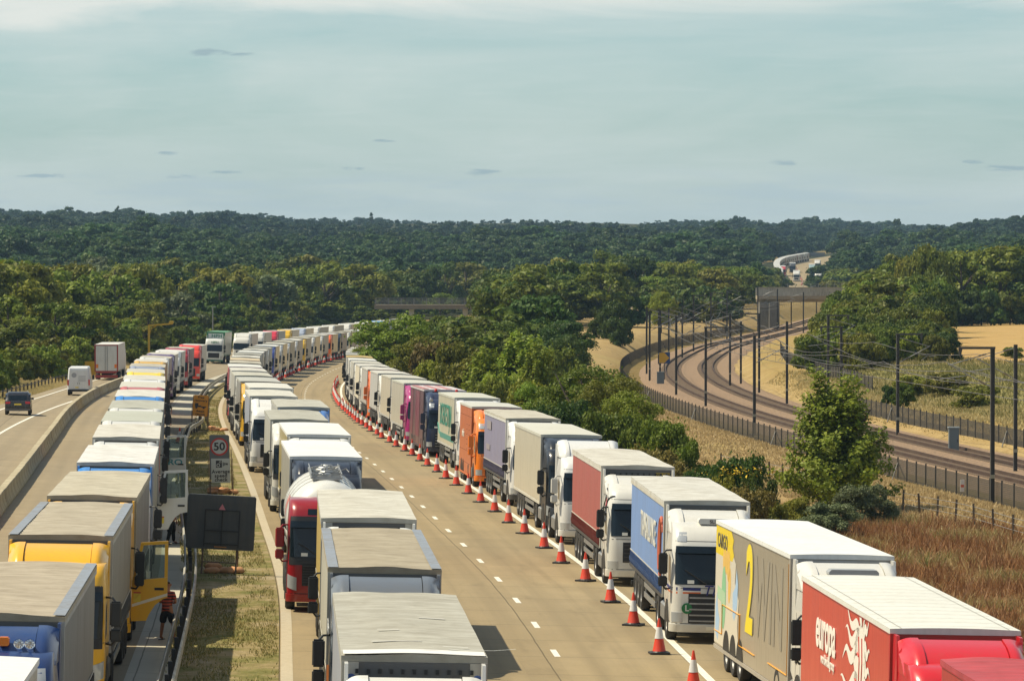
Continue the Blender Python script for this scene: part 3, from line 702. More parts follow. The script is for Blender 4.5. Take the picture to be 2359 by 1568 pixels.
def add_tractor(T, sty, cab, fair, full, lowcol=None, chassis=True, mirror=None, visor=True, fairing=True, deflect=True, door_open=False, fdz=-.13):
    P = paint(cab, .30, .12, coat=.6, name='cab_paint'); PF = paint(fair, .32, .12, coat=.5, name='cab_paint'); lowP = paint(lowcol, .5, .2, name='bumper') if lowcol else P
    body = obj('cab', cached(('cab', sty), lambda: cab_body(sty), 40), P, T)
    c = lambda k, f, sm_=40: cached((k, sty), f, sm_)
    obj('windscreen', c('windscreen', lambda: cab_patch(sty, .345, .655, 1.70, 2.60, .010, 22, 6)), GLASS, T)
    obj('grille', c('grille', lambda: cab_patch(sty, .405, .595, .82 if sty else .60, 1.50 if sty else 1.45, .008)), BLACK, T)
    for s in (0, 1):
        t0, t1 = (.175, .29) if s == 0 else (.71, .825)
        if not (door_open and s == 1):
            obj('side_window', cached(('side_window', sty, s), lambda: cab_patch(sty, t0, t1, 1.72, 2.48, .006, 8, 3, tilt=(.9 if s == 0 else -.9) * -.8), 40), GLASS, T)
    if fairing: obj('roof_fairing', cached('fairing', fairing_mesh, 32), PF, T, (0, 0, fdz))
    for s in (-1, 1):
        if deflect: obj('side_deflector', cached(('side_deflector',), side_deflector), PF, T, (s * 1.19, 0, 0))
        obj('mirror', cached(('mirror', s), lambda: mirror_mesh(s)), mirror or BLACK, T)
    for t0, t1 in ((.325, .385), (.615, .675)):
        z0, z1, tl = ((.62, .90, 0), (.72, 1.12, (-1.6 if t0 < .5 else 1.6)), (.60, .86, 0))[sty]
        obj('headlight', cached(('headlight', sty, t0), lambda: cab_patch(sty, t0, t1, z0, z1, .016, 7, 3, tilt=tl), 40), LAMP, T)
    obj('bumper', c('bumper', lambda: cab_patch(sty, .27, .73, .33, .56, .035, 26, 3)), lowP, T)
    if not full: return body
    obj('sun_visor', c('sun_visor', lambda: cab_patch(sty, .355, .645, 2.60, 2.80, .13, 20, 3, back=.12)), GLASS if visor else P, T)
    obj('grille_bars', c('grille_bars', lambda: slats(sty, 5 if sty != 1 else 8, .405, .595, .82 if sty else .60, 1.48 if sty else 1.43)), CHASSIS if sty else STEEL, T)
    for k_, (ta, tb, za, zb, cc_) in enumerate(((.40, .425, 1.73, 1.83, (.5, .5, .46)), (.455, .49, 1.725, 1.80, (.03, .22, .10)), (.56, .60, 1.73, 1.86, (.42, .40, .34)))):
        if (k_ + sty + int(T.location.y)) % 3: obj('dash_item', cached(('dash', sty, k_), lambda: cab_patch(sty, ta, tb, za, zb, .013, 4, 2, back=.004)), plain('dash_%d' % k_, cc_, .5), T)
    obj('number_plate', c('number_plate', lambda: cab_patch(sty, .472, .528, .40, .51, .052, 4, 2)), PLATE, T)
    if sty == 1:
        obj('roof_window', c('roof_window', lambda: cab_patch(sty, .42, .58, 2.98, 3.16, .008, 8, 3)), GLASS, T)
        obj('windscreen_surround', c('windscreen_surround', lambda: cab_patch(sty, .335, .665, 1.46, 2.92, .004, 22, 6)), BLACK, T)
    if sty == 0:
        for t0, t1 in ((.35, .392), (.608, .65)): obj('roof_light', cached(('roof_light', t0), lambda: cab_patch(0, t0, t1, 2.92, 3.18, .014, 6, 3), 40), LAMP, T)
    def gaps():
        g_ = MB()
        for tt in (.055, .168, .296, .704, .832, .945): cab_patch(sty, tt - .0016, tt + .0016, .62, 2.62, .004, 2, 9, mb=g_)
        for (a0, a1, zz) in ((.30, .70, 1.60), (.30, .70, .585), (0.01, .30, .60), (.70, .99, .60), (.168, .296, 2.62), (.704, .832, 2.62), (.34, .66, 2.93)): cab_patch(sty, a0, a1, zz - .008, zz + .008, .004, 16, 2, mb=g_)
        return g_
    obj('panel_gap', c('panel_gap', gaps), BLACK, T)
    for s in (-1, 1): obj('wiper', cached(('wiper', sty, s), lambda: (lambda m_: (m_.bar(cab_pt(sty, .5 + s * .03, 1.72, .04), cab_pt(sty, .5 + s * .11, 2.12, .035), .03, .03), m_)[1])(MB())), BLACK, T)
    for s in (-1, 1):
        obj('wheel_arch', cached(('wheel_arch', s), lambda: arch_mesh(s)), BLACK, T)
        obj('door_handle', cached(('door_handle', s), lambda: (lambda b: (b.box(s * 1.24 - .02, s * 1.24 + .02, 1.62, 1.82, 1.42, 1.48), b)[1])(MB())), BLACK, T)
        obj('cab_step', cached(('cab_step', s), lambda: (lambda b: (b.box(s * 1.10 - .12, s * 1.10 + .125, .35, .72, .30, .40), b.box(s * 1.12 - .1, s * 1.12 + .115, .37, .72, .62, .70), b)[2])(MB())), BLACK, T)
    for y in (1.42, 4.75):
        for s in (-1, 1): wheel(T, s, y)
    if chassis:
        obj('tractor_chassis', cached('tractor_chassis', tractor_chassis), CHASSIS, T)
        for s in (-1, 1):
            obj('fuel_tank', cached(('fuel_tank', s), lambda: (lambda b: (b.box(s * .93 - .3, s * .93 + .3, 2.35, 3.85, .38, .98, ch=.10), b)[1])(MB())), STEEL if s < 0 else CHASSIS, T)
            obj('mudguard', cached(('mudguard', s), lambda: fender(s)), BLACK, T)
    return body

GRP = {'C': 'lorries parked on the hard shoulder behind the cones', 'B': 'lorries queued beside the grass median', 'L': 'lorries queued left of the guardrail', 'F': 'lorries on the far stretch of road'}
UQ = {'C': 1.62, 'B': -9.25, 'L': -16.75}
LORRIES = []
def lorry(q, tf, sty, cab, fair=None, kind='curtain', side=(.5, .5, .5), roof=(.6, .6, .55), rk='tarp', front=(.2, .21, .22), label='', short='', L=13.6, lo=1.15, hi=3.94, dU=0.0, full=None, y0=2.85, frame=None, dyaw=0.0, **kw):
    """tf = distance of the trailer's front wall; the cab's nose stands y0 nearer"""
    fair = fair or cab; d0 = tf - y0; u = UQ[q] + dU; full = (tf < 262) if full is None else full
    a, b = Vector(road(u, d0)), Vector(road(u, d0 + 16.4 if kind != 'none' else d0 + 6)); d = b - a; yb = math.atan2(d.x, d.y)
    T = thing(kw.pop('name', 'articulated_lorry'), label, kw.pop('cat', 'lorry'), a, (math.atan2(d.z, math.hypot(d.x, d.y)), math.atan(CF(d0)), -yb + dyaw), GRP[q])
    LORRIES.append((q, tf, short, T))
    add_tractor(T, sty, cab, fair, full, **kw)
    if kind in ('curtain', 'box'):
        S = paint(side, .55 if kind == 'curtain' else .28, .22, name='curtain' if kind == 'curtain' else 'panel', dscale=.5, coat=0.0 if kind == 'curtain' else .15)
        obj('curtain_body' if kind == 'curtain' else 'trailer_body', cached(('body', L, y0, lo, hi, kind), lambda: body_mesh(L, y0, lo, hi, kind), 30), S, T)
        sd_ = int(abs(tf)) % 5
        obj('trailer_roof', cached(('roof', L, y0, hi, rk, sd_), lambda: roof_mesh(L, y0, hi, rk, sd_), 50), tarp(roof) if rk == 'tarp' else paint(roof, .45, .22, name='roof_sheet', dscale=.35), T)
        fr = frame or (.42, .42, .40)
        mb = cached(('front_wall', L, y0, lo, hi), lambda: (lambda m_: (m_.box(-1.20, 1.20, y0 - .03, y0 - .002, lo, hi - .12), m_)[1])(MB()))
        obj('front_wall', mb, paint(front, .5, .3, name='front_wall'), T)
        PFm = paint(fr, .5, .35, name='trailer_frame')
        for s in (-1, 1):
            obj('corner_post', cached(('corner_post', y0, lo, hi, s), lambda: (lambda m_: (m_.box(s * 1.215 - .055, s * 1.215 + .055, y0 - .055, y0 + .09, lo - .04, hi - .09), m_)[1])(MB())), PFm, T)
            obj('side_rail', cached(('side_rail', L, y0, lo, s), lambda: (lambda m_: (m_.box(s * 1.24 - .03, s * 1.24 + .03, y0 + .1, y0 + L, lo - .09, lo + .01), m_)[1])(MB())), CHASSIS if kind == 'curtain' else PFm, T)
        if full:
            obj('rear_door', cached(('rear_door', L, y0, lo, hi), lambda: (lambda m_: ([m_.box(s * .62 - .60, s * .62 + .60, y0 + L, y0 + L + .035, lo, hi - .12) for s in (-1, 1)], [m_.tube([(x, y0 + L + .05, lo + .05), (x, y0 + L + .05, hi - .2)], .02) for x in (-.9, -.2, .2, .9)], m_)[2])(MB())), PFm, T)
            if kind == 'curtain':
                obj('header_strip', cached(('header', y0, hi), lambda: (lambda m_: (m_.box(-1.16, 1.16, y0 - .05, y0 - .03, hi - .42, hi - .11), m_)[1])(MB())), paint((.095, .098, .098), .55, .45, name='header'), T)
                obj('header_buckles', cached(('buckles', y0, hi), lambda: (lambda m_: ([m_.box(-1.0 + k * .2 - .028, -1.0 + k * .2 + .028, y0 - .085, y0 - .05, hi - .30, hi - .22) for k in range(11)], m_)[1])(MB())), BLACK, T)
                obj('curtain_straps', cached(('straps', L, y0, lo), lambda: straps_mesh(L, y0, lo)), [paint(tuple(x * .62 for x in side), .6, .3, name='strap'), paint((.55, .53, .46), .6, .2, name='band')], T)
                for s in (-1, 1): obj('top_rail', cached(('top_rail', L, y0, hi, s), lambda: (lambda m_: (m_.box(s * 1.255 - .018, s * 1.255 + .018, y0, y0 + L, hi - .20, hi - .085), m_)[1])(MB())), PFm, T)
            else:
                for s in (-1, 1): obj('top_rail', cached(('top_rail2', L, y0, hi, s), lambda: (lambda m_: (m_.box(s * 1.25 - .02, s * 1.25 + .02, y0 - .01, y0 + L + .01, hi - .12, hi - .085), m_)[1])(MB())), PFm, T)
            if lo > .9:
                obj('trailer_chassis', cached(('tchassis', L, y0), lambda: trailer_chassis(L, y0)), CHASSIS, T)
                for s in (-1, 1):
                    obj('side_guard', cached(('guard', L, y0, s), lambda: (lambda m_: ([m_.box(s * 1.19 - .02, s * 1.19 + .02, y0 + 3.4, y0 + L - 5.8, z, z + .16) for z in (.50, .82)], [m_.box(s * 1.17 - .02, s * 1.17 + .02, yy, yy + .1, .5, 1.05) for yy in (y0 + 3.6, y0 + L - 6.2)], m_)[2])(MB())), STEEL, T)
                    obj('landing_leg', cached(('leg', y0, s), lambda: (lambda m_: (m_.box(s * .8 - .06, s * .8 + .06, y0 + 2.5, y0 + 2.62, .25, 1.1), m_.box(s * .8 - .14, s * .8 + .14, y0 + 2.44, y0 + 2.68, .22, .26), m_)[2])(MB())), CHASSIS, T)
            if L > 9:
                for k in range(3):
                    for s in (-1, 1): wheel(T, s, y0 + L - 5.05 + 1.31 * k)
        else:
            obj('running_gear', cached(('gear', L, y0), lambda: gear_mesh(L, y0), 35), RUBBER, T)
    return T
WHT = (.62, .61, .56); CRM = (.56, .52, .41); GRY = (.27, .28, .28); LGR = (.40, .40, .38); TAN = (.43, .37, .26); YEL = (.75, .40, .015); RED = (.50, .018, .022); NAVY = (.012, .022, .06); DKG = (.055, .058, .062)
RW = (.62, .62, .575); RC = (.49, .47, .39); RT = (.40, .35, .255); RG = (.37, .37, .325)
# ---- queue C: hard shoulder on the right, nearest first
lorry('C', 60.5, 1, RED, kind='box', side=(.42, .03, .03), roof=(.46, .06, .07), rk='tarp', front=RED, label='lorry with a pinkish red tarpaulin roof, cut off by the bottom right corner', short='the pink roofed lorry', frame=RED)
EU = lorry('C', 80.3, 1, (.55, .012, .02), kind='box', side=(.56, .055, .035), roof=(.66, .66, .60), rk='sheet', front=(.40, .03, .02), frame=(.45, .03, .02), label='red box lorry with white flame-haired emblem and white seamed roof', short='the red lorry with the white emblem')
W2 = lorry('C', 100.8, 0, WHT, dU=.66, dyaw=.027, kind='box', side=(.33, .29, .22), roof=(.72, .73, .70), rk='sheet', front=(.35, .35, .34), frame=(.36, .33, .28), lo=.55, label='silver grey box lorry with a big yellow numeral 2 and white roof', short='the silver lorry with the yellow numeral')
TA = lorry('C', 122.8, 0, WHT, dU=-.475, dyaw=-.0176, fdz=-.2, kind='curtain', side=(.155, .26, .50), roof=RW, front=(.30, .32, .33), frame=(.52, .49, .41), label='blue curtain-sided lorry with white block lettering and white cab', short='the blue curtain-sided lorry')
WI = lorry('C', 143.8, 2, WHT, dU=-.52, dyaw=-.0176, fdz=-.27, kind='curtain', side=(.34, .085, .070), roof=(.62, .61, .55), front=(.34, .36, .37), frame=(.58, .56, .49), label='dull red curtain-sided lorry with a tribal pattern on its white cab', short='the dull red curtain-sided lorry')
lorry('C', 165.3, 2, (.66, .66, .64), dU=-.2, fdz=.06, kind='none', name='tractor_unit', cat='lorry', full=True, mirror=paint(WHT, .4, .1), label='white tractor unit without trailer between red and cream lorries', short='the white tractor unit')
lorry('C', 172, 1, (.012, .016, .024), dU=-.15, kind='box', side=CRM, roof=(.55, .54, .46), rk='sheet', front=(.33, .35, .37), frame=(.55, .53, .46), label='cream box lorry with a glossy black blue cab', short='the cream lorry with the black cab')
PU = lorry('C', 192.5, 2, (.66, .66, .64), kind='curtain', side=(.215, .205, .295), roof=(.55, .53, .45), front=WHT, frame=(.6, .6, .56), lowcol=DKG, label='purple grey curtain-sided lorry with white cab and dark bumper', short='the purple grey lorry')
OR = lorry('C', 210.5, 0, (.80, .20, .015), dU=-.3, kind='box', side=(.54, .145, .045), roof=(.52, .52, .46), rk='sheet', front=(.40, .10, .03), frame=(.55, .14, .04), L=8.6, lo=.48, hi=3.96, name='rigid_lorry', mirror=paint((.8, .2, .015), .4, .1), deflect=False, label='orange rigid box lorry with an orange cab', short='the orange lorry')
BO = lorry('C', 230, 2, (.64, .64, .62), dU=.15, kind='box', side=(.52, .50, .38), roof=(.50, .50, .42), rk='sheet', front=(.45, .46, .45), frame=(.45, .45, .42), label='cream box lorry with tall green lettering along its side', short='the cream lorry with green lettering')
NV = lorry('C', 250, 0, NAVY, dU=-.3, kind='box', side=(.11, .05, .065), roof=(.55, .50, .50), rk='sheet', front=(.02, .025, .05), frame=(.06, .04, .05), lo=.5, visor=True, mirror=paint(NAVY, .3, .1), label='shiny navy blue lorry with pink and brown painted side', short='the navy blue lorry')
lorry('C', 271, 2, (.36, .03, .16), dU=-.3, kind='box', side=(.50, .48, .40), roof=(.50, .50, .42), rk='sheet', front=LGR, frame=LGR, full=True, mirror=paint((.36, .03, .16), .4, .1), label='cream box lorry with a magenta pink cab', short='the pink cabbed lorry')
far = [(292, 2, WHT, 'box', CRM, RC, 'white cabbed cream lorry with grey blue prints behind the pink cab', 'the printed cream lorry'), (311, 1, WHT, 'curtain', LGR, RW, 'pale grey curtain lorry with a large dark mirror', 'the pale lorry with the dark mirror'),
       (330, 0, (.75, .16, .02), 'curtain', (.36, .35, .32), RW, 'grey sided lorry with a bright orange mirror and cab', 'the orange mirrored lorry'), (349, 2, WHT, 'curtain', CRM, RW, 'white roofed cream lorry next after the orange mirror', 'the white roofed cream lorry'),
       (368, 0, WHT, 'box', (.55, .54, .48), RC, 'white lorry at the start of the cones’ tight bend', 'the white lorry in the tight bend'), (388, 1, WHT, 'box', WHT, RW, 'white box lorry where the cones disappear behind it', 'the white box lorry at the bend'),
       (408, 2, LGR, 'curtain', LGR, (.55, .42, .18), 'grey lorry with a straw yellow roof beside the bright green tree', 'the yellow roofed lorry'), (428, 1, DKG, 'box', GRY, RG, 'dark fronted lorry beside the bright green tree', 'the dark lorry by the tree'),
       (448, 0, WHT, 'curtain', LGR, RW, 'white roofed lorry half hidden by the bright green tree', ''), (468, 2, WHT, 'box', WHT, RC, 'white lorry mostly hidden behind the bright green tree', ''), (488, 1, WHT, 'curtain', GRY, RW, 'last lorry on the shoulder glimpsed past the green tree', '')]
for (tf, st, cb, kd, sdc, rf, lb, sh) in far:
    lorry('C', tf, st, cb, kind=kd, side=sdc, roof=rf, rk='tarp' if kd == 'curtain' else 'sheet', front=LGR, frame=LGR, label=lb, short=sh, mirror=paint((.75, .16, .02), .4, .1) if cb[0] > .7 else None)
# ---- queue B: lane three, beside the median
lorry('B', 53.5, 2, WHT, kind='curtain', side=LGR, roof=RW, front=GRY, label='lorry at the bottom edge, only the rear of its pale roof showing', short='')
B2 = lorry('B', 72.4, 1, (.68, .68, .64), dU=.2, fdz=-.30, kind='curtain', side=(.30, .31, .34), roof=(.44, .43, .365), front=(.015, .035, .16), frame=(.42, .40, .34), label='lorry with creased off-white tarpaulin roof and white cab, nearest the camera', short='')
B3 = lorry('B', 93, 1, (.115, .13, .15), dU=.18, fdz=-.12, kind='curtain', side=(.40, .38, .31), roof=(.40, .35, .25), front=(.10, .11, .12), frame=(.42, .40, .34), label='lorry with tan ribbed roof edged in blue grey and a slate grey cab', short='')
B4 = lorry('B', 111, 2, (.68, .68, .64), dU=.22, fdz=-.2, kind='curtain', side=(.40, .29, .08), roof=(.60, .59, .52), front=(.27, .28, .29), frame=(.34, .35, .35), label='lorry with mustard yellow side, cream roof and white roof fairing', short='')
TK = lorry('B', 130.5, 1, (.27, .004, .009), dU=-.65, kind='none', full=True, name='tanker_lorry', cat='tanker lorry', fairing=False, deflect=False, mirror=paint((.27, .004, .009), .4, .1), label='white tanker lorry with a glossy red cab', short='')
B6 = lorry('B', 146, 2, (.010, .015, .028), dU=-.3, kind='box', side=(.38, .37, .31), roof=(.72, .72, .69), rk='sheet', front=(.42, .43, .43), frame=(.5, .5, .47), label='white roofed box lorry with a glossy blue black cab behind the tanker', short='')
lorry('B', 166, 2, WHT, dU=.1, kind='box', side=(.42, .34, .13), roof=(.70, .70, .66), rk='sheet', front=(.36, .40, .42), frame=(.5, .48, .40), label='white roofed box lorry with a straw yellow left side', short='')
lorry('B', 183, 1, WHT, dU=-.2, kind='curtain', side=(.38, .37, .31), roof=(.45, .45, .39), front=LGR, frame=LGR, label='grey roofed lorry with a plain white fairing over its cab', short='')
lorry('B', 202, 0, (.06, .17, .45), dU=.55, kind='curtain', side=(.36, .36, .33), roof=(.50, .50, .44), front=(.30, .31, .33), frame=LGR, label='pale roofed lorry with a blue roof fairing', short='')
MA = lorry('B', 221, 2, (.68, .68, .65), kind='curtain', side=(.29, .31, .36), roof=(.64, .64, .58), front=GRY, frame=LGR, dU=-.45, label='blue grey curtain lorry with a tall white cab showing at its left', short='')
bl = [(240, 1, (.60, .58, .50), (.37, .36, .31), (.60, .59, .52), 'pale lorry with a grey front band, beyond the tall white cab', -.1), (258, 0, (.62, .36, .03), (.30, .30, .28), (.42, .42, .37), 'grey lorry with two yellow bars on its front edge', -.3),
      (277, 2, WHT, (.36, .35, .31), (.55, .55, .48), 'cream roofed lorry with a white mirror arm, in the middle of the left bend', -.3), (296, 1, WHT, LGR, RW, 'white roofed lorry next before the red framed one', -.2),
      (315, 2, (.52, .03, .05), (.42, .05, .06), RW, 'white roofed lorry with a red left side and red cab', -.2), (335, 1, WHT, LGR, RC, 'cream roofed lorry behind the red sided one', 0), (354, 0, (.66, .11, .03), (.30, .06, .04), (.55, .45, .28), 'tan roofed lorry with an orange red cab on the bend', 0),
      (374, 2, WHT, GRY, RW, 'white roofed lorry behind the tan roof', 0), (394, 1, WHT, (.36, .36, .34), RG, 'grey roofed lorry on the outside of the bend', 0), (414, 2, LGR, GRY, RW, 'lorry with a row of dark eyelets under its white roof', 0), (434, 0, DKG, LGR, RW, 'dark cabbed lorry before the royal blue cab', 0),
      (455, 2, WHT, (.40, .39, .35), RG, 'grey sided lorry right in front of the royal blue cab', 0), (480, 0, (.015, .05, .32), (.45, .42, .34), RW, 'lorry with a royal blue cab and cream side', 0), (504, 2, WHT, (.46, .43, .34), RC, 'white cabbed cream lorry first behind the royal blue cab', 0), (526, 1, WHT, (.44, .41, .33), RC, 'cream lorry with white cab and dark mirror, second behind the royal blue cab', 0),
      (548, 2, WHT, (.46, .42, .36), RW, 'cream lorry between white cab and yellow cab', 0), (571, 0, (.64, .40, .02), (.44, .42, .37), RC, 'cream lorry with a bright yellow cab', 0), (594, 2, WHT, (.38, .37, .35), RC, 'grey lorry with white cab right behind the yellow cab', 0), (616, 1, WHT, (.44, .43, .40), RW, 'white lorry between yellow and orange cabs', 0),
      (639, 0, (.75, .14, .02), (.30, .29, .27), RW, 'grey lorry with an orange cab near the far bend', 0), (661, 1, (.02, .04, .07), (.36, .33, .31), RC, 'dark navy fronted lorry behind the orange cab', 0), (683, 2, WHT, (.40, .37, .34), RC, 'pinkish grey lorry before the road disappears behind trees', 0), (705, 1, WHT, LGR, RW, 'white lorry at the point where the road disappears', 0)]
for (tf, st, cb, sdc, rf, lb, du) in bl:
    lorry('B', tf, st, cb, kind='curtain' if (int(tf) % 3) else 'box', side=sdc, roof=rf, rk='tarp' if (int(tf) % 3) else 'sheet', front=(.30, .31, .31), frame=LGR, label=lb, dU=du)
# ---- queue L: left of the guardrail
lorry('L', 57, 0, WHT, kind='box', side=LGR, roof=(.70, .70, .68), rk='sheet', front=GRY, frame=(.6, .6, .58), label='white roofed lorry cut off by the bottom left corner', short='')
L1 = lorry('L', 78.8, 0, (.008, .035, .14), kind='curtain', side=(.17, .17, .165), roof=(.44, .38, .28), front=(.10, .11, .12), frame=(.36, .36, .35), label='tan roofed lorry with a dark blue cab and orange beacon', short='')
L2 = lorry('L', 101.6, 1, YEL, kind='curtain', side=(.20, .20, .19), roof=(.45, .40, .30), front=(.12, .12, .12), frame=(.40, .40, .38), label='yellow cabbed lorry directly behind the dark blue cabbed one', short='')
L3 = lorry('L', 118.5, 1, YEL, door_open=True, kind='curtain', side=(.17, .165, .14), roof=(.52, .48, .37), front=(.12, .11, .08), frame=(.30, .28, .20), label='beige roofed lorry whose yellow cab door stands wide open', short='')
L4 = lorry('L', 138, 2, (.62, .62, .60), fair=(.03, .20, .55), kind='curtain', side=(.27, .255, .21), roof=(.72, .73, .72), front=(.36, .36, .36), frame=(.45, .46, .47), label='white roofed lorry edged in silver with a bright blue fairing', short='')
L5 = lorry('L', 158.5, 0, (.58, .58, .55), kind='curtain', side=(.32, .05, .05), roof=(.64, .63, .57), front=(.55, .55, .52), frame=(.5, .5, .47), door_open=True, label='cream roofed lorry with a wide open white cab door', short='')
ll = [(176, 1, WHT, (.24, .25, .24), (.42, .43, .35), (.12, .2, .2), 'greenish grey roofed lorry with a white fairing', 0), (193, 2, WHT, (.2, .25, .27), (.45, .46, .40), (.15, .25, .28), 'lorry whose open cab door bears teal letters', 0), (213, 0, (.03, .20, .55), (.10, .20, .40), (.66, .66, .62), (.45, .45, .44), 'white roofed lorry with a blue strip over the cab', 0),
      (232, 1, (.45, .09, .08), (.35, .34, .30), (.52, .50, .42), (.3, .3, .3), 'cream roofed lorry with a dull red fairing', 0), (251, 2, (.66, .66, .64), LGR, RW, LGR, 'white lorry with a rounded white cab above the dark figure', 0), (274, 1, (.80, .58, .03), (.30, .30, .28), RC, GRY, 'lorry with a lemon yellow fairing', 0),
      (297, 2, (.25, .28, .36), (.28, .29, .30), RC, GRY, 'grey lorry with a blue grey cab behind the lemon fairing', 0), (321, 0, (.62, .36, .03), (.40, .30, .08), RW, (.5, .35, .05), 'lorry with an amber cab and amber trailer edge', 0), (345, 1, WHT, (.34, .33, .30), RC, LGR, 'grey sided lorry with a rounded white fairing after the amber cab', 0), (370, 2, (.085, .035, .14), (.36, .35, .32), RC, LGR, 'lorry with a dark purple cab', 0),
      (396, 0, WHT, (.36, .35, .33), RW, LGR, 'white cabbed lorry between the purple and red cabs', 0), (423, 1, (.33, .02, .03), (.28, .16, .15), RC, LGR, 'lorry with a dark red cab', 0), (458, 0, (.66, .05, .03), (.34, .33, .31), RC, LGR, 'lorry with a bright orange red cab and grey side', 0),
      (600, 2, WHT, LGR, RC, LGR, 'white cabbed lorry just right of the green container lorry', -2.0), (628, 1, WHT, LGR, RW, LGR, 'white lorry between green container lorry and red cab', -2.0), (655, 0, (.55, .03, .06), LGR, RC, LGR, 'distant lorry with a red cab above the blue cab', -2.0), (682, 2, (.64, .40, .02), LGR, RC, LGR, 'distant lorry with a yellow cab in the far row', -2.0),
      (708, 1, (.35, .40, .50), LGR, RC, LGR, 'distant lorry with pale blue cab in the far row', -2.0), (733, 2, WHT, LGR, RW, LGR, 'distant white lorry in the far row under the dark trees', -2.0), (757, 0, WHT, LGR, RC, LGR, 'second distant white lorry in the far row under the dark trees', -2.0), (782, 1, WHT, LGR, RC, LGR, 'distant cream roofed lorry in the far row', -2.0), (806, 2, WHT, LGR, RW, LGR, 'distant white lorry near the vanishing bend', -2.0), (830, 0, (.10, .33, .62), (.2, .35, .5), RC, LGR, 'distant lorry with a light blue front at the vanishing bend', -2.0), (855, 1, WHT, LGR, RC, LGR, 'last pale lorry of the far row before the trees hide it', -2.0)]
for (tf, st, cb, sdc, rf, fr, lb, du) in ll:
    L7_ = lorry('L', tf, st, cb, kind='curtain' if (int(tf) % 2) else 'box', side=sdc, roof=rf, rk='tarp' if (int(tf) % 2) else 'sheet', front=fr, frame=LGR, label=lb, dU=du, fdz=.05, door_open=(tf == 193))
    if tf == 193: L7 = L7_
HP = lorry('L', 575, 1, (.60, .62, .58), kind='box', side=(.30, .33, .28), roof=(.10, .30, .15), rk='sheet', front=(.01, .16, .075), frame=(.01, .16, .075), hi=4.36, fairing=False, dU=-4.0, lowcol=(.02, .12, .09), full=False, label='white and green lorry with a green framed container front', short='')
# ---- the far stretch of road
fs = [(1545, -1.6, WHT), (1600, -2.6, (.03, .07, .2)), (1690, -1.2, (.25, .35, .35)), (1800, 1.2, WHT), (1555, -9.6, WHT), (1645, -13.5, (.5, .05, .06)), (1720, -9.0, DKG)]
for k, (d_, u_, cb) in enumerate(fs):
    lb = ['white lorry nearest on the far stretch of road, right side', 'deep blue lorry on the far stretch beside the nearest white one', 'teal fronted lorry behind the blue one on the far stretch', 'white lorry at the head of the far right row', 'white lorry driving alone in the middle of the far road', 'red lorry driving on the far stretch of road', 'small dark lorry behind the red one on the far road'][k]
    lorry('C', d_, k % 3, cb, kind='box', side=LGR, roof=RW, rk='sheet', front=LGR, frame=LGR, dU=u_ - 1.62, label=lb, short='')
for row, (u_, n_) in enumerate(((-15.6, 26),)):
    for k in range(n_):
        lorry('B', 1590 + k * 19.0 + row * 7, k % 3, [WHT, LGR, WHT, (.35, .12, .1), WHT, (.3, .3, .34)][(k + row) % 6], kind='box', side=[LGR, (.34, .3, .28), GRY][(k + row) % 3], roof=RW, rk='sheet', front=LGR, frame=LGR, dU=u_ + 9.25, label='pale lorry in the packed row on the distant bend beyond the concrete bridge', short='')

# ---- pieces that only single lorries have
def near_label(o, text): o['label'] = text; return o
def on_left(T, s, size, y, z, col, x=-1.263, **kw): return letter(T, s, size, (x, y, z), ROT_LEFT, col, **kw)
Y0, LL = 2.85, 13.6
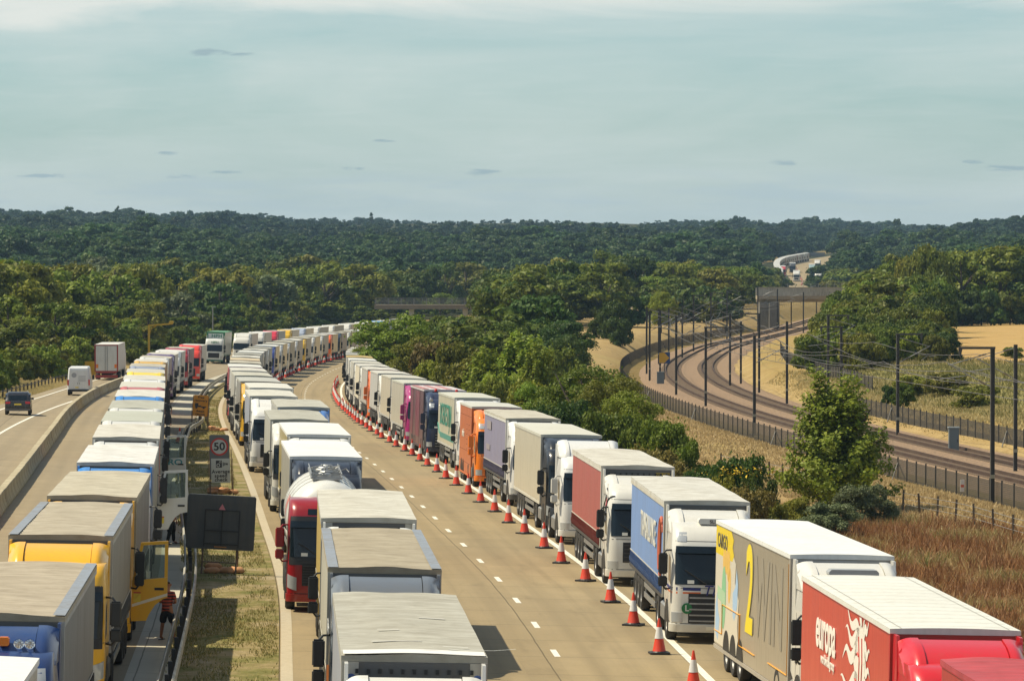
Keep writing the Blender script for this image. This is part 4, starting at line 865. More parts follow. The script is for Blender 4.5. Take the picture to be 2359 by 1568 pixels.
# red lorry with white emblem
on_left(EU, 'europa', 1.12, Y0 + 9.4, 3.02, (.74, .70, .62), sx=1.02, sy=1.12, spacing=.94)
on_left(EU, 'worldwide group', .30, Y0 + 9.0, 2.42, (.74, .70, .62), sx=1.0)
def emblem():
    mb = MB()
    def P(pts, x=-1.257):
        # pts: (along from rear to front 0..1 in metres from trailer rear, z)
        o = len(mb.v)
        for (a, z) in pts: mb.v.append((x, Y0 + LL - a, z))
        mb.f.append(tuple(range(o, o + len(pts)))); mb.m.append(0)
    def lock(pts, w0):   # a tapering wavy lock of hair
        o = len(mb.v); K = len(pts)
        for i, (a, z) in enumerate(pts):
            t = i / (K - 1); wv = w0 * (1 - t) ** .8 * (0.8 + .3 * math.sin(3 * t))
            if i: dx, dz_ = pts[i][0] - pts[i - 1][0], pts[i][1] - pts[i - 1][1]
            else: dx, dz_ = pts[1][0] - pts[0][0], pts[1][1] - pts[0][1]
            n = math.hypot(dx, dz_) or 1
            mb.v.append((-1.257, Y0 + LL - (a - dz_ / n * wv), z + dx / n * wv)); mb.v.append((-1.257, Y0 + LL - (a + dz_ / n * wv), z - dx / n * wv))
        for i in range(K - 1): mb.f.append((o + 2 * i, o + 2 * i + 1, o + 2 * i + 3, o + 2 * i + 2)); mb.m.append(0)
    def wave(a, z, da, dz_, amp, n=14, ph=0): return [(a + da * t + amp * math.sin(ph + 6.5 * t) * .4, z + dz_ * t + amp * math.sin(ph + 8 * t)) for t in np.linspace(0, 1, n)]
    # face and neck in profile, turned to the rear
    P([(9.15, 3.55), (9.5, 3.68), (9.9, 3.6), (10.15, 3.3), (10.2, 2.7), (10.05, 2.2), (10.25, 1.75), (10.3, 1.25), (8.9, 1.25), (8.95, 1.7), (9.1, 2.05), (8.85, 2.1), (8.72, 2.25), (8.76, 2.4), (8.68, 2.5), (8.76, 2.62), (8.66, 2.72), (8.55, 2.80), (8.78, 3.1), (8.82, 3.35)])
    for k, (a, z, da, dz_, amp, w0, ph) in enumerate([(9.3, 3.45, -1.9, .32, .10, .15, 0), (9.2, 3.3, -2.0, .05, .13, .17, 1), (9.0, 3.1, -2.2, -.30, .14, .18, 2), (9.1, 2.4, -2.5, -.15, .13, .19, .5), (9.1, 2.05, -2.7, -.35, .14, .20, 1.4), (9.2, 1.8, -3.0, -.30, .13, .20, 2.2), (9.2, 1.6, -3.2, -.10, .10, .16, 0), (9.2, 1.4, -2.8, -.05, .08, .14, 1),
                                                     (10.0, 3.5, .7, .25, .08, .13, 0), (10.1, 3.2, .75, -.05, .09, .14, 1), (10.1, 2.9, .8, -.2, .09, .14, 2), (10.1, 2.5, .75, -.3, .08, .13, .4), (10.1, 2.1, .7, -.3, .08, .13, 1), (9.6, 3.6, -.3, .30, .05, .12, 0), (9.9, 3.6, .2, .28, .05, .10, 0)]):
        lock(wave(a, z, da, dz_, amp, 14, ph), w0)
    return mb
obj('emblem', emblem(), plain('print_white', (.74, .70, .62), .5), EU)
mb = MB()
for pts in ([(8.95, 3.0), (9.15, 3.06), (9.3, 3.0)], [(8.88, 2.5), (9.05, 2.47)], [(9.3, 3.4), (9.45, 2.9), (9.4, 2.3), (9.55, 1.8)], [(9.75, 3.4), (9.85, 2.9), (9.75, 2.3), (9.9, 1.7)], [(8.8, 1.95), (8.2, 1.85), (7.6, 1.9)]):
    mb.tube([(-1.258, Y0 + LL - a, z) for a, z in pts], .022, 5)
obj('emblem_line', mb, plain('print_red', (.50, .06, .04), .5), EU)
mb = MB()
for k in range(15): y = Y0 + .45 + k * .92; mb.grid(lambda x, q_: (x, q_, 3.9412 + .03 * (1 - (x / 1.275) ** 2) + .004), np.linspace(-1.2, 1.2, 7), [y - .010, y + .010])
for s in (-1, 1): mb.grid(lambda x, q_: (x, q_, 3.9412 + .03 * (1 - (x / 1.275) ** 2) + .006), [s * 1.05 - .010, s * 1.05 + .010], [Y0, Y0 + LL])
obj('roof_seam', mb, plain('seam_grey', (.30, .30, .28), .7), EU)
# silver lorry
on_left(W2, '2', 2.9, Y0 + 6.9, 2.42, (.70, .55, .02), sx=.95, sy=1.08)
on_left(W2, '2', 2.9, Y0 + 6.80, 2.47, (.16, .14, .10), x=-1.255, sx=.95, sy=1.08)
on_left(W2, 'WIN', 2.55, Y0 + 3.5, 2.38, (.255, .225, .172), x=-1.2545, sx=.90, sy=1.1, depth=.001)
def flat_poly(pts, x=-1.2535):
    mb = MB(); mb.v = [(x, Y0 + LL - a, z) for a, z in pts]; mb.f = [tuple(range(len(pts)))]; mb.m = [0]; return mb
obj('white_panel', flat_poly([(.0, .62), (4.9, .62), (4.5, 1.4), (4.7, 2.1), (3.9, 2.5), (4.0, 3.0), (3.2, 3.3), (.0, 3.3)], -1.2530), paint((.62, .58, .48), .35, .1, name='panel'), W2)
obj('yellow_panel', flat_poly([(.0, 3.05), (3.3, 3.02), (3.6, 3.2), (3.3, 3.4), (3.5, 3.6), (3.0, 3.82), (.0, 3.82)], -1.2545), plain('print_yellow', (.72, .54, .02), .4), W2)
on_left(W2, 'CARGO', .55, Y0 + LL - 1.35, 3.42, (.10, .10, .08), sx=.95, bold=.0, spacing=1.1)
def oval(cy, cz, ry, rz, rot, x): return [(cy + ry * math.cos(a) * math.cos(rot) - rz * math.sin(a) * math.sin(rot), cz + ry * math.cos(a) * math.sin(rot) + rz * math.sin(a) * math.cos(rot)) for a in np.linspace(0, 2 * math.pi, 25)[:-1]]
for (a, z, ra, rz_, ro) in ((1.75, 2.85, .28, .42, .2), (2.2, 3.0, .25, .40, 0), (2.6, 2.85, .25, .42, -.2), (2.85, 2.35, .26, .48, -.1)):
    obj('print_disc', flat_poly(oval(a, z, ra, rz_, ro, 0), -1.2560), plain('print_orange', (.66, .42, .10), .5), W2)
obj('print_oval', flat_poly(oval(1.75, 1.95, .42, .85, 0, 0), -1.2575), plain('print_green', (.22, .46, .26), .5), W2)
obj('print_banner', flat_poly([(.5, 1.85), (2.05, 1.75), (2.05, 2.10), (.5, 2.20)], -1.2590), plain('print_pale_green', (.36, .52, .34), .5), W2)
for pts in ([(3.6, 1.6), (3.9, 1.5), (4.4, 1.9), (4.5, 2.5), (4.2, 2.9), (4.0, 2.4), (3.5, 2.2)], [(.2, .9), (.7, .7), (1.0, 1.3), (.7, 1.5), (.4, 2.0), (.15, 1.6)]): obj('print_splash', flat_poly(pts, -1.2555), plain('print_blue', (.33, .48, .66), .5), W2)
mb = MB()
for (a0, z0, a1, z1) in ((0.05, .95, 1.6, .95), (1.6, .95, 1.6, 1.75), (1.6, 1.75, 5.0, 1.75), (5.0, 1.75, 5.0, .95), (5.0, .95, 7.8, .95), (10.2, 1.0, 13.4, 1.0), (13.45, 1.0, 13.45, 3.7)): mb.bar((-1.258, Y0 + LL - a0, z0), (-1.258, Y0 + LL - a1, z1), .05, .008)
obj('orange_stripe', mb, plain('print_stripe', (.74, .34, .03), .5), W2)
mb = MB()
for k in range(3):
    yy = Y0 + LL - 5.05 + 1.31 * k; mb.prism([(yy + .6 * math.cos(t), .52 + .6 * math.sin(t)) for t in np.linspace(0, math.pi, 14)], -1.262, -1.2565, axis='x')
obj('wheel_opening', mb, BLACK, W2)
obj('roof_cooler', (lambda m_: (m_.box(-.6, .6, 1.05, 1.5, 3.55, 3.72, ch=.06), m_)[1])(MB()), paint((.30, .32, .33), .35, .1), W2)
# blue curtain lorry
on_left(TA, 'TRANSALLIANCE', .98, Y0 + 5.9, 2.72, (.60, .58, .49), x=-1.275, sx=.80, sy=1.12, bold=.012)
mb = MB(); pts = [(1.35 + .30 * math.cos(t) - .05 * t, 2.75 + .85 * math.sin(t)) for t in np.linspace(-2.4, 2.6, 22)]
mb.tube([(-1.272, Y0 + a - .6, z - .2) for a, z in pts], [.03 + .06 * math.sin(math.pi * k / 21) for k in range(22)], 5)
obj('swirl', mb, plain('print_coral', (.50, .12, .055), .5), TA)
letter(TA, 'TRANS', .42, (.32, -.10, 1.53), ROT_FRONT, (.02, .025, .14), shear=.25, sx=1.0, bold=.008)
for z, cc in ((1.56, (.02, .03, .18)), (1.47, (.62, .14, .03)), (1.60, (.02, .03, .18))): obj('cab_stripe', cab_patch(0, .10, .45, z - .03, z + .02, .004), plain('stripe_%.1f' % cc[0], cc, .4), TA)
mb = MB(); mb.lathe([(.001, -.012), (.155, -.012), (.155, 0)], 24, 'y'); obj('learner_disc', mb, plain('print_deep_green', (.01, .16, .05), .4), TA, (-.78, -.06, 1.02)); letter(TA, 'L', .24, (-.78, -.076, 1.02), ROT_FRONT, (.6, .6, .55))
obj('roof_cooler', (lambda m_: (m_.box(-.42, .62, .78, 1.2, 3.40, 3.56, ch=.05), m_)[1])(MB()), paint((.62, .62, .58), .4, .1), TA); letter(TA, 'SLIMCOOL', .14, (.25, .775, 3.47), ROT_FRONT, (.05, .05, .05))
obj('dark_grille', cab_patch(0, .415, .585, .60, 1.36, .02), BLACK, TA)
# dull red lorry
mb = MB(); mb.box(.62, 1.10, Y0 - .058, Y0 - .05, 3.60, 3.74); obj('maker_plate', mb, plain('plate_yellow', (.45, .30, .02), .5), WI); letter(WI, 'WIELTON', .125, (.86, Y0 - .064, 3.67), ROT_FRONT, (.03, .03, .02), sx=.95)
def tribal(mb_):
    rr = random.Random(3)
    for k in range(11):
        t0 = .05 + .26 * rr.random(); z0 = 2.0 + 1.2 * rr.random(); pts = []
        for i in range(9): t = i / 8; pts.append(cab_pt(2, min(.37, t0 + .05 * math.sin(3 * t + k)), min(3.25, z0 + .55 * t + .1 * math.sin(5 * t + k)), .006))
        mb_.tube(pts, [.004 + .028 * math.sin(math.pi * i / 8) for i in range(9)], 4)
    return mb_
obj('tribal_print', tribal(MB()), BLACK, WI); obj('tribal_print', cab_patch(2, .17, .23, 2.55, 2.85, .004, tilt=4.0), plain('print_crimson', (.45, .03, .06), .4), WI)
# purple grey, orange, cream-green, navy lorries
mb = MB()
for (a, z, w_, h_) in ((2.2, 3.1, 2.6, .42), (2.0, 2.1, 2.2, .28)): mb.box(-1.277, -1.27, Y0 + LL - a - w_, Y0 + LL - a, z, z + h_)
obj('faded_print', mb, plain('print_faded', (.27, .24, .25), .6), PU)
on_left(BO, 'BOEKESTIJN', 1.75, Y0 + 7.0, 2.72, (.03, .21, .155), sx=1.0, sy=1.0, bold=.0)
mb = MB(); mb.box(-1.258, -1.254, Y0 + .2, Y0 + 11.6, 1.42, 1.72); mb.bar((-1.257, Y0 + 13.2, 2.2), (-1.257, Y0 + 11.6, 1.6), .12, .006); obj('green_stripe', mb, plain('print_teal', (.07, .23, .19), .5), BO)
on_left(OR, 'twinfix', .55, Y0 + 5.9, 2.45, (.62, .58, .5))
mb = MB()
for z in (1.0, 1.62, 3.4): mb.box(-1.252, -1.2485, Y0 + .1, Y0 + 8.5, z, z + .022)
for y in (Y0 + 1.4, Y0 + 3.0): 
    for z in (1.7, 1.95, 2.2, 2.45, 2.7, 2.95): mb.box(-1.253, -1.2485, y, y + .7, z, z + .03)
obj('panel_joint', mb, plain('joint_dark', (.22, .06, .02), .7), OR)
mb = MB()
for yy in (Y0 + 5.6, Y0 + 6.9): mb.prism([(yy + .56 * math.cos(t), .5 + .62 * math.sin(t)) for t in np.linspace(0, math.pi, 14)], -1.256, -1.2515, axis='x')
obj('wheel_opening', mb, BLACK, OR)
for yy in (Y0 + 5.6, Y0 + 6.9):
    for s in (-1, 1): wheel(OR, s, yy)
mb = MB(); mb.box(-1.2565, -1.2525, Y0 + 4.2, Y0 + 8.2, 1.0, 3.75); mb.box(-1.2565, -1.2525, Y0 + 10.5, Y0 + 12.6, 1.0, 3.75); obj('pink_panel', mb, paint((.17, .028, .06), .3, .5, name='panel', dscale=.6), NV)
mb = MB()
for k in range(4): mb.box(-1.2575, -1.2535, Y0 + .6 + k * 3.3, Y0 + .68 + k * 3.3, .6, 3.8)
obj('panel_joint', mb, BLACK, NV)
mb = MB()
for k in range(3): mb.box(-1.27 + .7 * k, -1.27 + .7 * k + .35, Y0 + 1, Y0 + 12, 3.982 - .02 * abs(k - 1) - .008, 3.99)
obj('roof_stripe', mb, plain('print_rose', (.42, .20, .20), .6), NV)
for s in (-1, 1): obj('beacon', (lambda m_: (m_.lathe([(.09, 0), (.09, .10), (.05, .16)], 12), m_)[1])(MB()), REDL, NV, (s * .62, 1.9, 3.86)); obj('roof_lamp', (lambda m_: (m_.lathe([(.10, -.1), (.12, 0), (.03, .02)], 12, 'y'), m_)[1])(MB()), CHROME, NV, (s * .95, .75, 3.35))
# slate grey lorry: script and door stripes; lettering cube on near white one
for z, s_ in ((2.2, 'Gallik tour'),): letter(B3, s_, .34, (-1.262, 1.05, 2.78), (math.pi / 2, -.0, -math.pi / 2), (.66, .66, .64))
mb = MB()
for k in range(5): mb.bar((-1.25, .95 + .12 * k, 1.2), (-1.25, 1.15 + .12 * k, 1.9), .04, .006)
obj('door_print', mb, plain('print_orange2', (.62, .20, .05), .5), B3)
for T_ in (B2, B4):
    for s in (-1, 1): mb = MB(); mb.box(s * 1.10 - .13, s * 1.10 + .13, Y0 - .06, Y0 - .035, 3.28, 3.83); obj('corner_plate', mb, paint((.45, .43, .37), .5, .4, name='corner_plate'), T_); mb = MB(); mb.lathe([(.045, -.004), (.085, -.004), (.085, 0), (.045, 0)], 20, 'y'); obj('badge', mb, plain('print_badge', (.05, .10, .30), .5), T_, (s * 1.10, Y0 - .062, 3.55))
for T_ in (B3, L1, L2):      # blue grey strips down both roof edges
    for s in (-1, 1):
        mb = MB(); mb.grid(lambda x, y: (x, y, 3.94 + .032 * (1 - (x / 1.275) ** 2) ** 2 + .026), np.linspace(s * 1.04, s * 1.272, 4), np.linspace(Y0, Y0 + LL, 20), flip=(s < 0)); obj('roof_edge_strip', mb, paint((.215, .25, .30), .6, .5, name='edge_strip'), T_)
mb = MB(); mb.grid(lambda x, q_: (x, q_, 3.94 + .032 * (1 - (x / 1.275) ** 2) ** 2 + .030), np.linspace(-1.24, 1.24, 13), [Y0 + .0, Y0 + .75], flip=True); obj('roof_front_strip', mb, tarp((.68, .68, .66), dirty=.15), B2)
for (x0, y0_, ln, wd) in ((-.7, 5.2, .9, .07), (-.55, 7.6, .4, .05), (.55, 4.4, .45, .05), (.3, 10.2, .5, .06), (.62, 3.9, 1.2, .03)):
    mb = MB(); mb.grid(lambda x, y: (x, y, 3.94 + .032 * (1 - (x / 1.275) ** 2) ** 2 + .024), np.linspace(x0, x0 + ln, 4), [y0_, y0_ + wd], flip=True); obj('roof_patch', mb, plain('patch_white', (.66, .66, .62), .6), B2)
# tanker
mb = MB(); mb.lathe([(.02, 3.0), (.5, 3.03), (.85, 3.15), (1.08, 3.38), (1.18, 3.7), (1.20, 4.0), (1.20, 10.6), (1.15, 10.95), (.9, 11.25), (.4, 11.4), (.02, 11.43)], 36, 'y')
obj('tank', mb.mesh('tank', 40), paint((.64, .64, .60), .25, .2, coat=.4, name='tank_paint'), TK, (0, 0, 2.62), (0, 0, 0), (1.05, 1, 1.05))
mb = MB()
for y in (4.6, 6.4, 8.2, 10.0): mb.lathe([(1.205, y), (1.222, y + .01), (1.222, y + .07), (1.205, y + .08)], 36, 'y')
obj('tank_band', mb, paint((.55, .55, .52), .3, .3), TK, (0, 0, 2.62), (0, 0, 0), (1.05, 1, 1.05))
mb = MB(); mb.box(-.42, .42, 3.9, 10.4, 3.56, 3.60)
for s in (-1, 1): mb.tube([(s * .48, 3.9, 3.62), (s * .48, 10.4, 3.62)], .03, 6); mb.tube([(s * .48, 3.9, 3.75), (s * .48, 10.4, 3.75)], .02, 6)
for k in range(14): mb.box(-.46, .46, 4.0 + k * .47, 4.06 + k * .47, 3.60, 3.66)
for k in range(5): mb.lathe([(.22, 3.58), (.22, 3.72), (.18, 3.76), (.02, 3.77)], 14, 'z', (random.uniform(-.1, .1), 4.5 + k * 1.35, 0))
for k in range(16): a = (random.uniform(-.45, .45), 4.0 + random.random() * 6, 3.70); mb.tube([a, (a[0] + random.uniform(-.3, .3), a[1] + random.uniform(-.4, .4), 3.78), (a[0] + random.uniform(-.4, .4), a[1] + random.uniform(-.2, .6), 3.68)], .02, 5)
obj('tank_walkway', mb, STEEL, TK, (0, 0, .31))
mb = MB(); mb.box(1.0, 1.24, 4.0, 9.5, 1.9, 2.1); obj('hose_tray', mb, paint((.5, .5, .46), .5, .4), TK)
mb = MB(); mb.box(-.55, .55, 2.9, 11.3, .75, 1.2); mb.box(-1.2, -.9, 5.4, 7.6, .5, 1.05); mb.box(.9, 1.2, 5.4, 7.6, .5, 1.05); obj('tanker_chassis', mb, CHASSIS, TK)
mb = MB(); mb.v = []; mb.grid(lambda y, a: (1.272 * math.cos(a), y, 2.62 + 1.272 * math.sin(a)), np.linspace(4.8, 7.2, 4), np.linspace(math.pi - .5, math.pi + .5, 8), flip=True); obj('red_panel', mb, plain('print_warm_red', (.45, .10, .07), .4), TK)
for yy in (8.2, 9.5, 10.8):
    for s in (-1, 1): wheel(TK, s, yy)
# the deflector behind the blue black cab, beacons of the dark blue cab
mb = MB(); mb.box(-.62, -.42, 1.5, 1.7, 3.50, 3.66, ch=.03); obj('beacon', mb, AMBER, L1, (.75, -.3, .02)); 
for k in range(2): mb = MB(); mb.lathe([(.03, .35), (.04, .1), (.10, 0), (.085, .01), (.02, .1)], 12, 'y'); obj('air_horn', mb, CHROME, L1, (.52 + .2 * k, 1.05, 3.58))
# HPH container front
mb = MB(); mb.box(-1.02, 1.02, Y0 - .06, Y0 - .035, 3.45, 4.12); obj('white_panel', mb, plain('print_offwhite', (.6, .62, .58), .5), HP); letter(HP, 'HPH', .62, (.15, Y0 - .068, 3.78), ROT_FRONT, (.02, .20, .11), sx=1.2); letter(HP, 'HPH', .42, (0.1, .17, 2.95), (math.pi / 2 - .5, 0, 0), (.03, .12, .06), sx=1.2)
# letters over the tall white cab
letter(MA, 'EFFICIENT', .16, (-.1, .12, 2.72), ROT_FRONT, (.08, .08, .08))
# open cab doors: hinged at the front edge, swung square to the cab
def cab_door(T, col, stripe=None, text=None, wide=1.10, sticker=True):
    hx, hy = 1.25, .52; P = paint(col, .30, .12, coat=.6, name='cab_paint')
    mb = MB()
    poly = [(0, .62), (.42, .64), (.50, .82), (.66, 1.08), (.86, 1.24), (wide, 1.30), (wide, 1.86), (.42, 1.80), (.0, 1.70)]
    mb.prism([(hx + a, z) for a, z in poly], hy - .035, hy + .035)
    mb.prism([(hx + a, z) for a, z in [(wide - .09, 1.86), (wide, 1.86), (wide, 2.78), (wide - .09, 2.78)]], hy - .03, hy + .03)
    mb.prism([(hx + a, z) for a, z in [(.26, 2.74), (wide, 2.79), (wide, 2.88), (.24, 2.82)]], hy - .03, hy + .03)
    mb.prism([(hx + a, z) for a, z in [(0, 1.70), (.07, 1.71), (.32, 2.76), (.24, 2.80)]], hy - .03, hy + .03)
    D = obj('door', mb, P, T); D['label'] = 'door standing wide open'
    g_, t, b = principled('window_glass') if 'window_glass' not in bpy.data.materials else (bpy.data.materials['window_glass'], None, None)
    if b: b.inputs['Base Color'].default_value = (.55, .65, .60, 1); b.inputs['Roughness'].default_value = .03; b.inputs['Transmission Weight'].default_value = .9; b.inputs['IOR'].default_value = 1.1
    mb = MB(); mb.prism([(hx + a, z) for a, z in [(.06, 1.72), (wide - .09, 1.84), (wide - .09, 2.76), (.30, 2.74)]], hy - .006, hy + .006); obj('door_window', mb, g_, D)
    mb = MB(); mb.box(hx + wide - .36, hx + wide - .10, hy - .055, hy - .035, 1.50, 1.57); obj('handle', mb, BLACK, D)
    mb = MB(); mb.prism([(hx + .16, 1.66), (hx + .34, 1.66), (hx + .36, 2.5), (hx + .18, 2.5)], hy - .33, hy - .12); mb.tube([(hx + .1, hy - .03, 2.4), (hx + .26, hy - .2, 2.4)], .03); mb.tube([(hx + .1, hy - .03, 1.74), (hx + .26, hy - .2, 1.74)], .03); obj('door_mirror', mb, BLACK, D)
    if stripe: mb = MB(); mb.prism([(hx + .02, 1.02), (hx + wide, 1.34), (hx + wide, 1.42), (hx + .02, 1.10)], hy - .040, hy - .035); obj('door_stripe', mb, plain('print_cream', (.70, .66, .55), .4), D)
    if sticker:
        mb = MB(); mb.box(hx + .06, hx + .26, hy - .041, hy - .036, 1.16 if stripe else .86, 1.44 if stripe else 1.12); obj('warning_sticker', mb, plain('print_sticker', (.70, .55, .05), .5), D)
        mb = MB(); mb.box(hx + .06, hx + .26, hy - .044, hy - .041, 1.40 if stripe else 1.08, 1.44 if stripe else 1.12); mb.bar((hx + .09, hy - .043, 1.25 if stripe else .95), (hx + .22, hy - .043, 1.38 if stripe else 1.06), .05, .004); obj('sticker_print', mb, plain('print_red2', (.5, .06, .03), .5), D)
    if text: letter(D, text, .36, (hx + .62, hy - .044, 1.62), ROT_FRONT, (.04, .22, .25), sx=1.3)
    return D
cab_door(L3, YEL, stripe=True, wide=1.0); cab_door(L5, (.60, .60, .57), wide=1.12); cab_door(L7, (.58, .58, .55), text='RO', sticker=False)

# ------------------------------------------------------------------ other vehicles
def car(pos, yaw, col, label):
    T = thing('estate_car', label, 'car', pos, (0, 0, yaw)); P = paint(col, .25, .1, coat=.8, name='car_paint'); w_ = .92
    # side profile, rear at y=0 towards the camera
    prof = [(.02, .42), (.0, .70), (.05, 1.02), (.16, 1.08), (.36, 1.42), (.62, 1.62), (1.2, 1.68), (2.1, 1.66), (2.6, 1.55), (3.25, 1.14), (3.5, 1.08), (4.3, .95), (4.5, .72), (4.48, .35), (.2, .32)]
    mb = MB(); xs = [-1, -.96, -.86, -.6, 0, .6, .86, .96, 1]
    def fn(x, k):
        y, z = prof[int(k)]; tp = 1.0 if z < 1.06 else 1.0 - .16 * (z - 1.06) / .6; e = max(0, abs(x) - .86) / .14
        return (x * w_ * tp, y + (.10 * e if y < 1 else -.12 * e if y > 4 else 0), z - (.05 * e if z > 1.3 else 0))
    mb.grid(fn, xs, list(range(len(prof))) + [0])
    for x in (-1, 1):
        o = len(mb.v); [mb.v.append(fn(x, k)) for k in range(len(prof))]; f = tuple(range(o, o + len(prof))); mb.f.append(f if x < 0 else f[::-1]); mb.m.append(0)
    obj('body', mb.mesh('car_body', 35), P, T)
    def on_back(x0, x1, k0, k1, t0=0, t1=1, off=.012):
        (ya, za), (yb, zb) = prof[k0], prof[k1]; a = Vector((0, ya + (yb - ya) * t0, za + (zb - za) * t0)); b = Vector((0, ya + (yb - ya) * t1, za + (zb - za) * t1)); n = Vector((0, -(b.z - a.z), (b.y - a.y))).normalized() * off
        m2 = MB(); m2.add([(x0, a.y + n.y, a.z + n.z), (x1, a.y + n.y, a.z + n.z), (x1 * .95, b.y + n.y, b.z + n.z), (x0 * .95, b.y + n.y, b.z + n.z), (x0, a.y - n.y * 2, a.z - n.z * 2), (x1, a.y - n.y * 2, a.z - n.z * 2), (x1 * .95, b.y - n.y * 2, b.z - n.z * 2), (x0 * .95, b.y - n.y * 2, b.z - n.z * 2)], [(0, 1, 2, 3), (0, 4, 5, 1), (2, 6, 7, 3), (1, 5, 6, 2), (0, 3, 7, 4)]); return m2
    obj('rear_window', on_back(-.66, .66, 3, 4, .05, 1), GLASS, T)
    for s in (-1, 1):
        mb = MB(); mb.prism([(.55, 1.12), (2.95, 1.14), (2.45, 1.50), (1.3, 1.56), (.75, 1.48)], s * .80 - .03 if s > 0 else s * .905, s * .905 if s > 0 else s * .80 + .03, axis='x'); obj('side_window', mb, GLASS, T)
        obj('tail_light', on_back(s * .9 if s < 0 else .55, s * .55 if s < 0 else .9, 1, 2, .45, .95), REDL, T)
        mb = MB(); mb.box(s * 1.0 - .09, s * 1.0 + .09, 2.75, 2.9, 1.05, 1.2, ch=.03); obj('door_mirror', mb, P, T)
        for y in (.85, 3.65): obj('wheel', cached(('car_wheel', s), lambda: (lambda b: (b.lathe([(.2, 0), (.31, 0), (.34, .04), (.34, .18), (.31, .22), (.2, .22)], 18, 'x', (s * .935 - (.22 if s > 0 else 0), 0, 0)), b)[1])(MB()), 35), RUBBER, T, (0, y, .34))
    obj('number_plate', on_back(-.26, .26, 1, 2, .15, .5, .014), plain('yellow_plate', (.70, .52, .04), .5), T)
    mb = MB(); mb.box(-.88, .88, -.03, .05, .34, .50); obj('bumper', mb, paint((.10, .10, .10), .5, .2), T)
    for s in (-1, 1): mb = MB(); mb.bar((s * .66, .75, 1.69), (s * .68, 2.4, 1.70), .03, .04); obj('roof_rail', mb, CHROME, T)
    return T
def yaw_at(y): return -math.atan2(R(y + 8) - R(y - 8), 16)
px = W(41, 955, 301); car((px.x, 301, ZR(301) + .04 * 26), yaw_at(301) * 1.15, (.012, .013, .016), 'black estate car driving away on the left carriageway')
def van(pos, yaw):
    T = thing('panel_van', 'white panel van seen from behind on the left carriageway', 'van', pos, (0, 0, yaw)); P = paint((.62, .63, .63), .3, .15, coat=.4, name='van_paint'); w_ = 1.0
    prof = [(.0, .42), (.0, .95), (.05, 1.9), (.14, 2.45), (.3, 2.56), (3.6, 2.58), (4.1, 2.40), (4.75, 1.55), (5.6, 1.25), (5.85, .9), (5.85, .4)]; mb = MB(); xs = [-1, -.97, -.88, -.5, 0, .5, .88, .97, 1]
    def fn(x, k):
        y, z = prof[int(k)]; tp = 1.0 if z < 1.2 else 1.0 - .11 * (z - 1.2) / 1.3; e = max(0, abs(x) - .88) / .12
        return (x * w_ * tp, y + (.10 * e if y < 1 else -.1 * e), z - (.10 * e if z > 2.3 else 0))
    mb.grid(fn, xs, list(range(len(prof))) + [0])
    for x in (-1, 1):
        o = len(mb.v); [mb.v.append(fn(x, k)) for k in range(len(prof))]; f = tuple(range(o, o + len(prof))); mb.f.append(f if x < 0 else f[::-1]); mb.m.append(0)
    obj('body', mb.mesh('van_body', 35), P, T)
    for s in (-1, 1):
        mb = MB(); mb.box(s * .93 - .06, s * .93 + .06, -.03, .06, .95, 1.45); obj('tail_light', mb, REDL, T)
        mb = MB(); mb.box(s * 1.12 - .1, s * 1.12 + .1, 4.3, 4.45, 1.35, 1.75, ch=.03); obj('door_mirror', mb, BLACK, T)
        for y in (1.1, 4.75): obj('wheel', cached(('van_wheel', s), lambda: (lambda b: (b.lathe([(.2, 0), (.32, 0), (.36, .04), (.36, .2), (.32, .24), (.2, .24)], 18, 'x', (s * 1.0 - (.24 if s > 0 else 0), 0, 0)), b)[1])(MB()), 35), RUBBER, T, (0, y, .36))
        mb = MB(); mb.box(s * .42 - .39, s * .42 + .39, -.022, .03, .62, 2.3, ch=.0); D = obj('rear_door', mb, P, T); mb = MB(); mb.box(s * .05 - .015 + s * .04, s * .05 + .015 + s * .04, -.05, -.02, 1.05, 1.2); obj('handle', mb, BLACK, D)
    mb = MB(); mb.box(-.96, .96, -.10, .1, .40, .60, ch=.03); obj('bumper', mb, BLACK, T)
    mb = MB(); mb.box(-.3, .0, -.03, -.022, .72, .82); obj('number_plate', mb, plain('yellow_plate', (.70, .52, .04), .5), T)
    mb = MB(); [mb.box(.02, .62, -.034, -.023, 1.30 + .11 * k, 1.34 + .11 * k) for k in range(5)]; mb.lathe([(.20, -.03), (.22, -.03), (.22, -.024), (.20, -.024)], 20, 'y', (-.4, 0, 1.85)); obj('door_print', mb, plain('print_grey', (.30, .31, .33), .6), T)
px = W(181, 903, 369); van((px.x, 369, ZR(369) + .04 * 24), yaw_at(369))
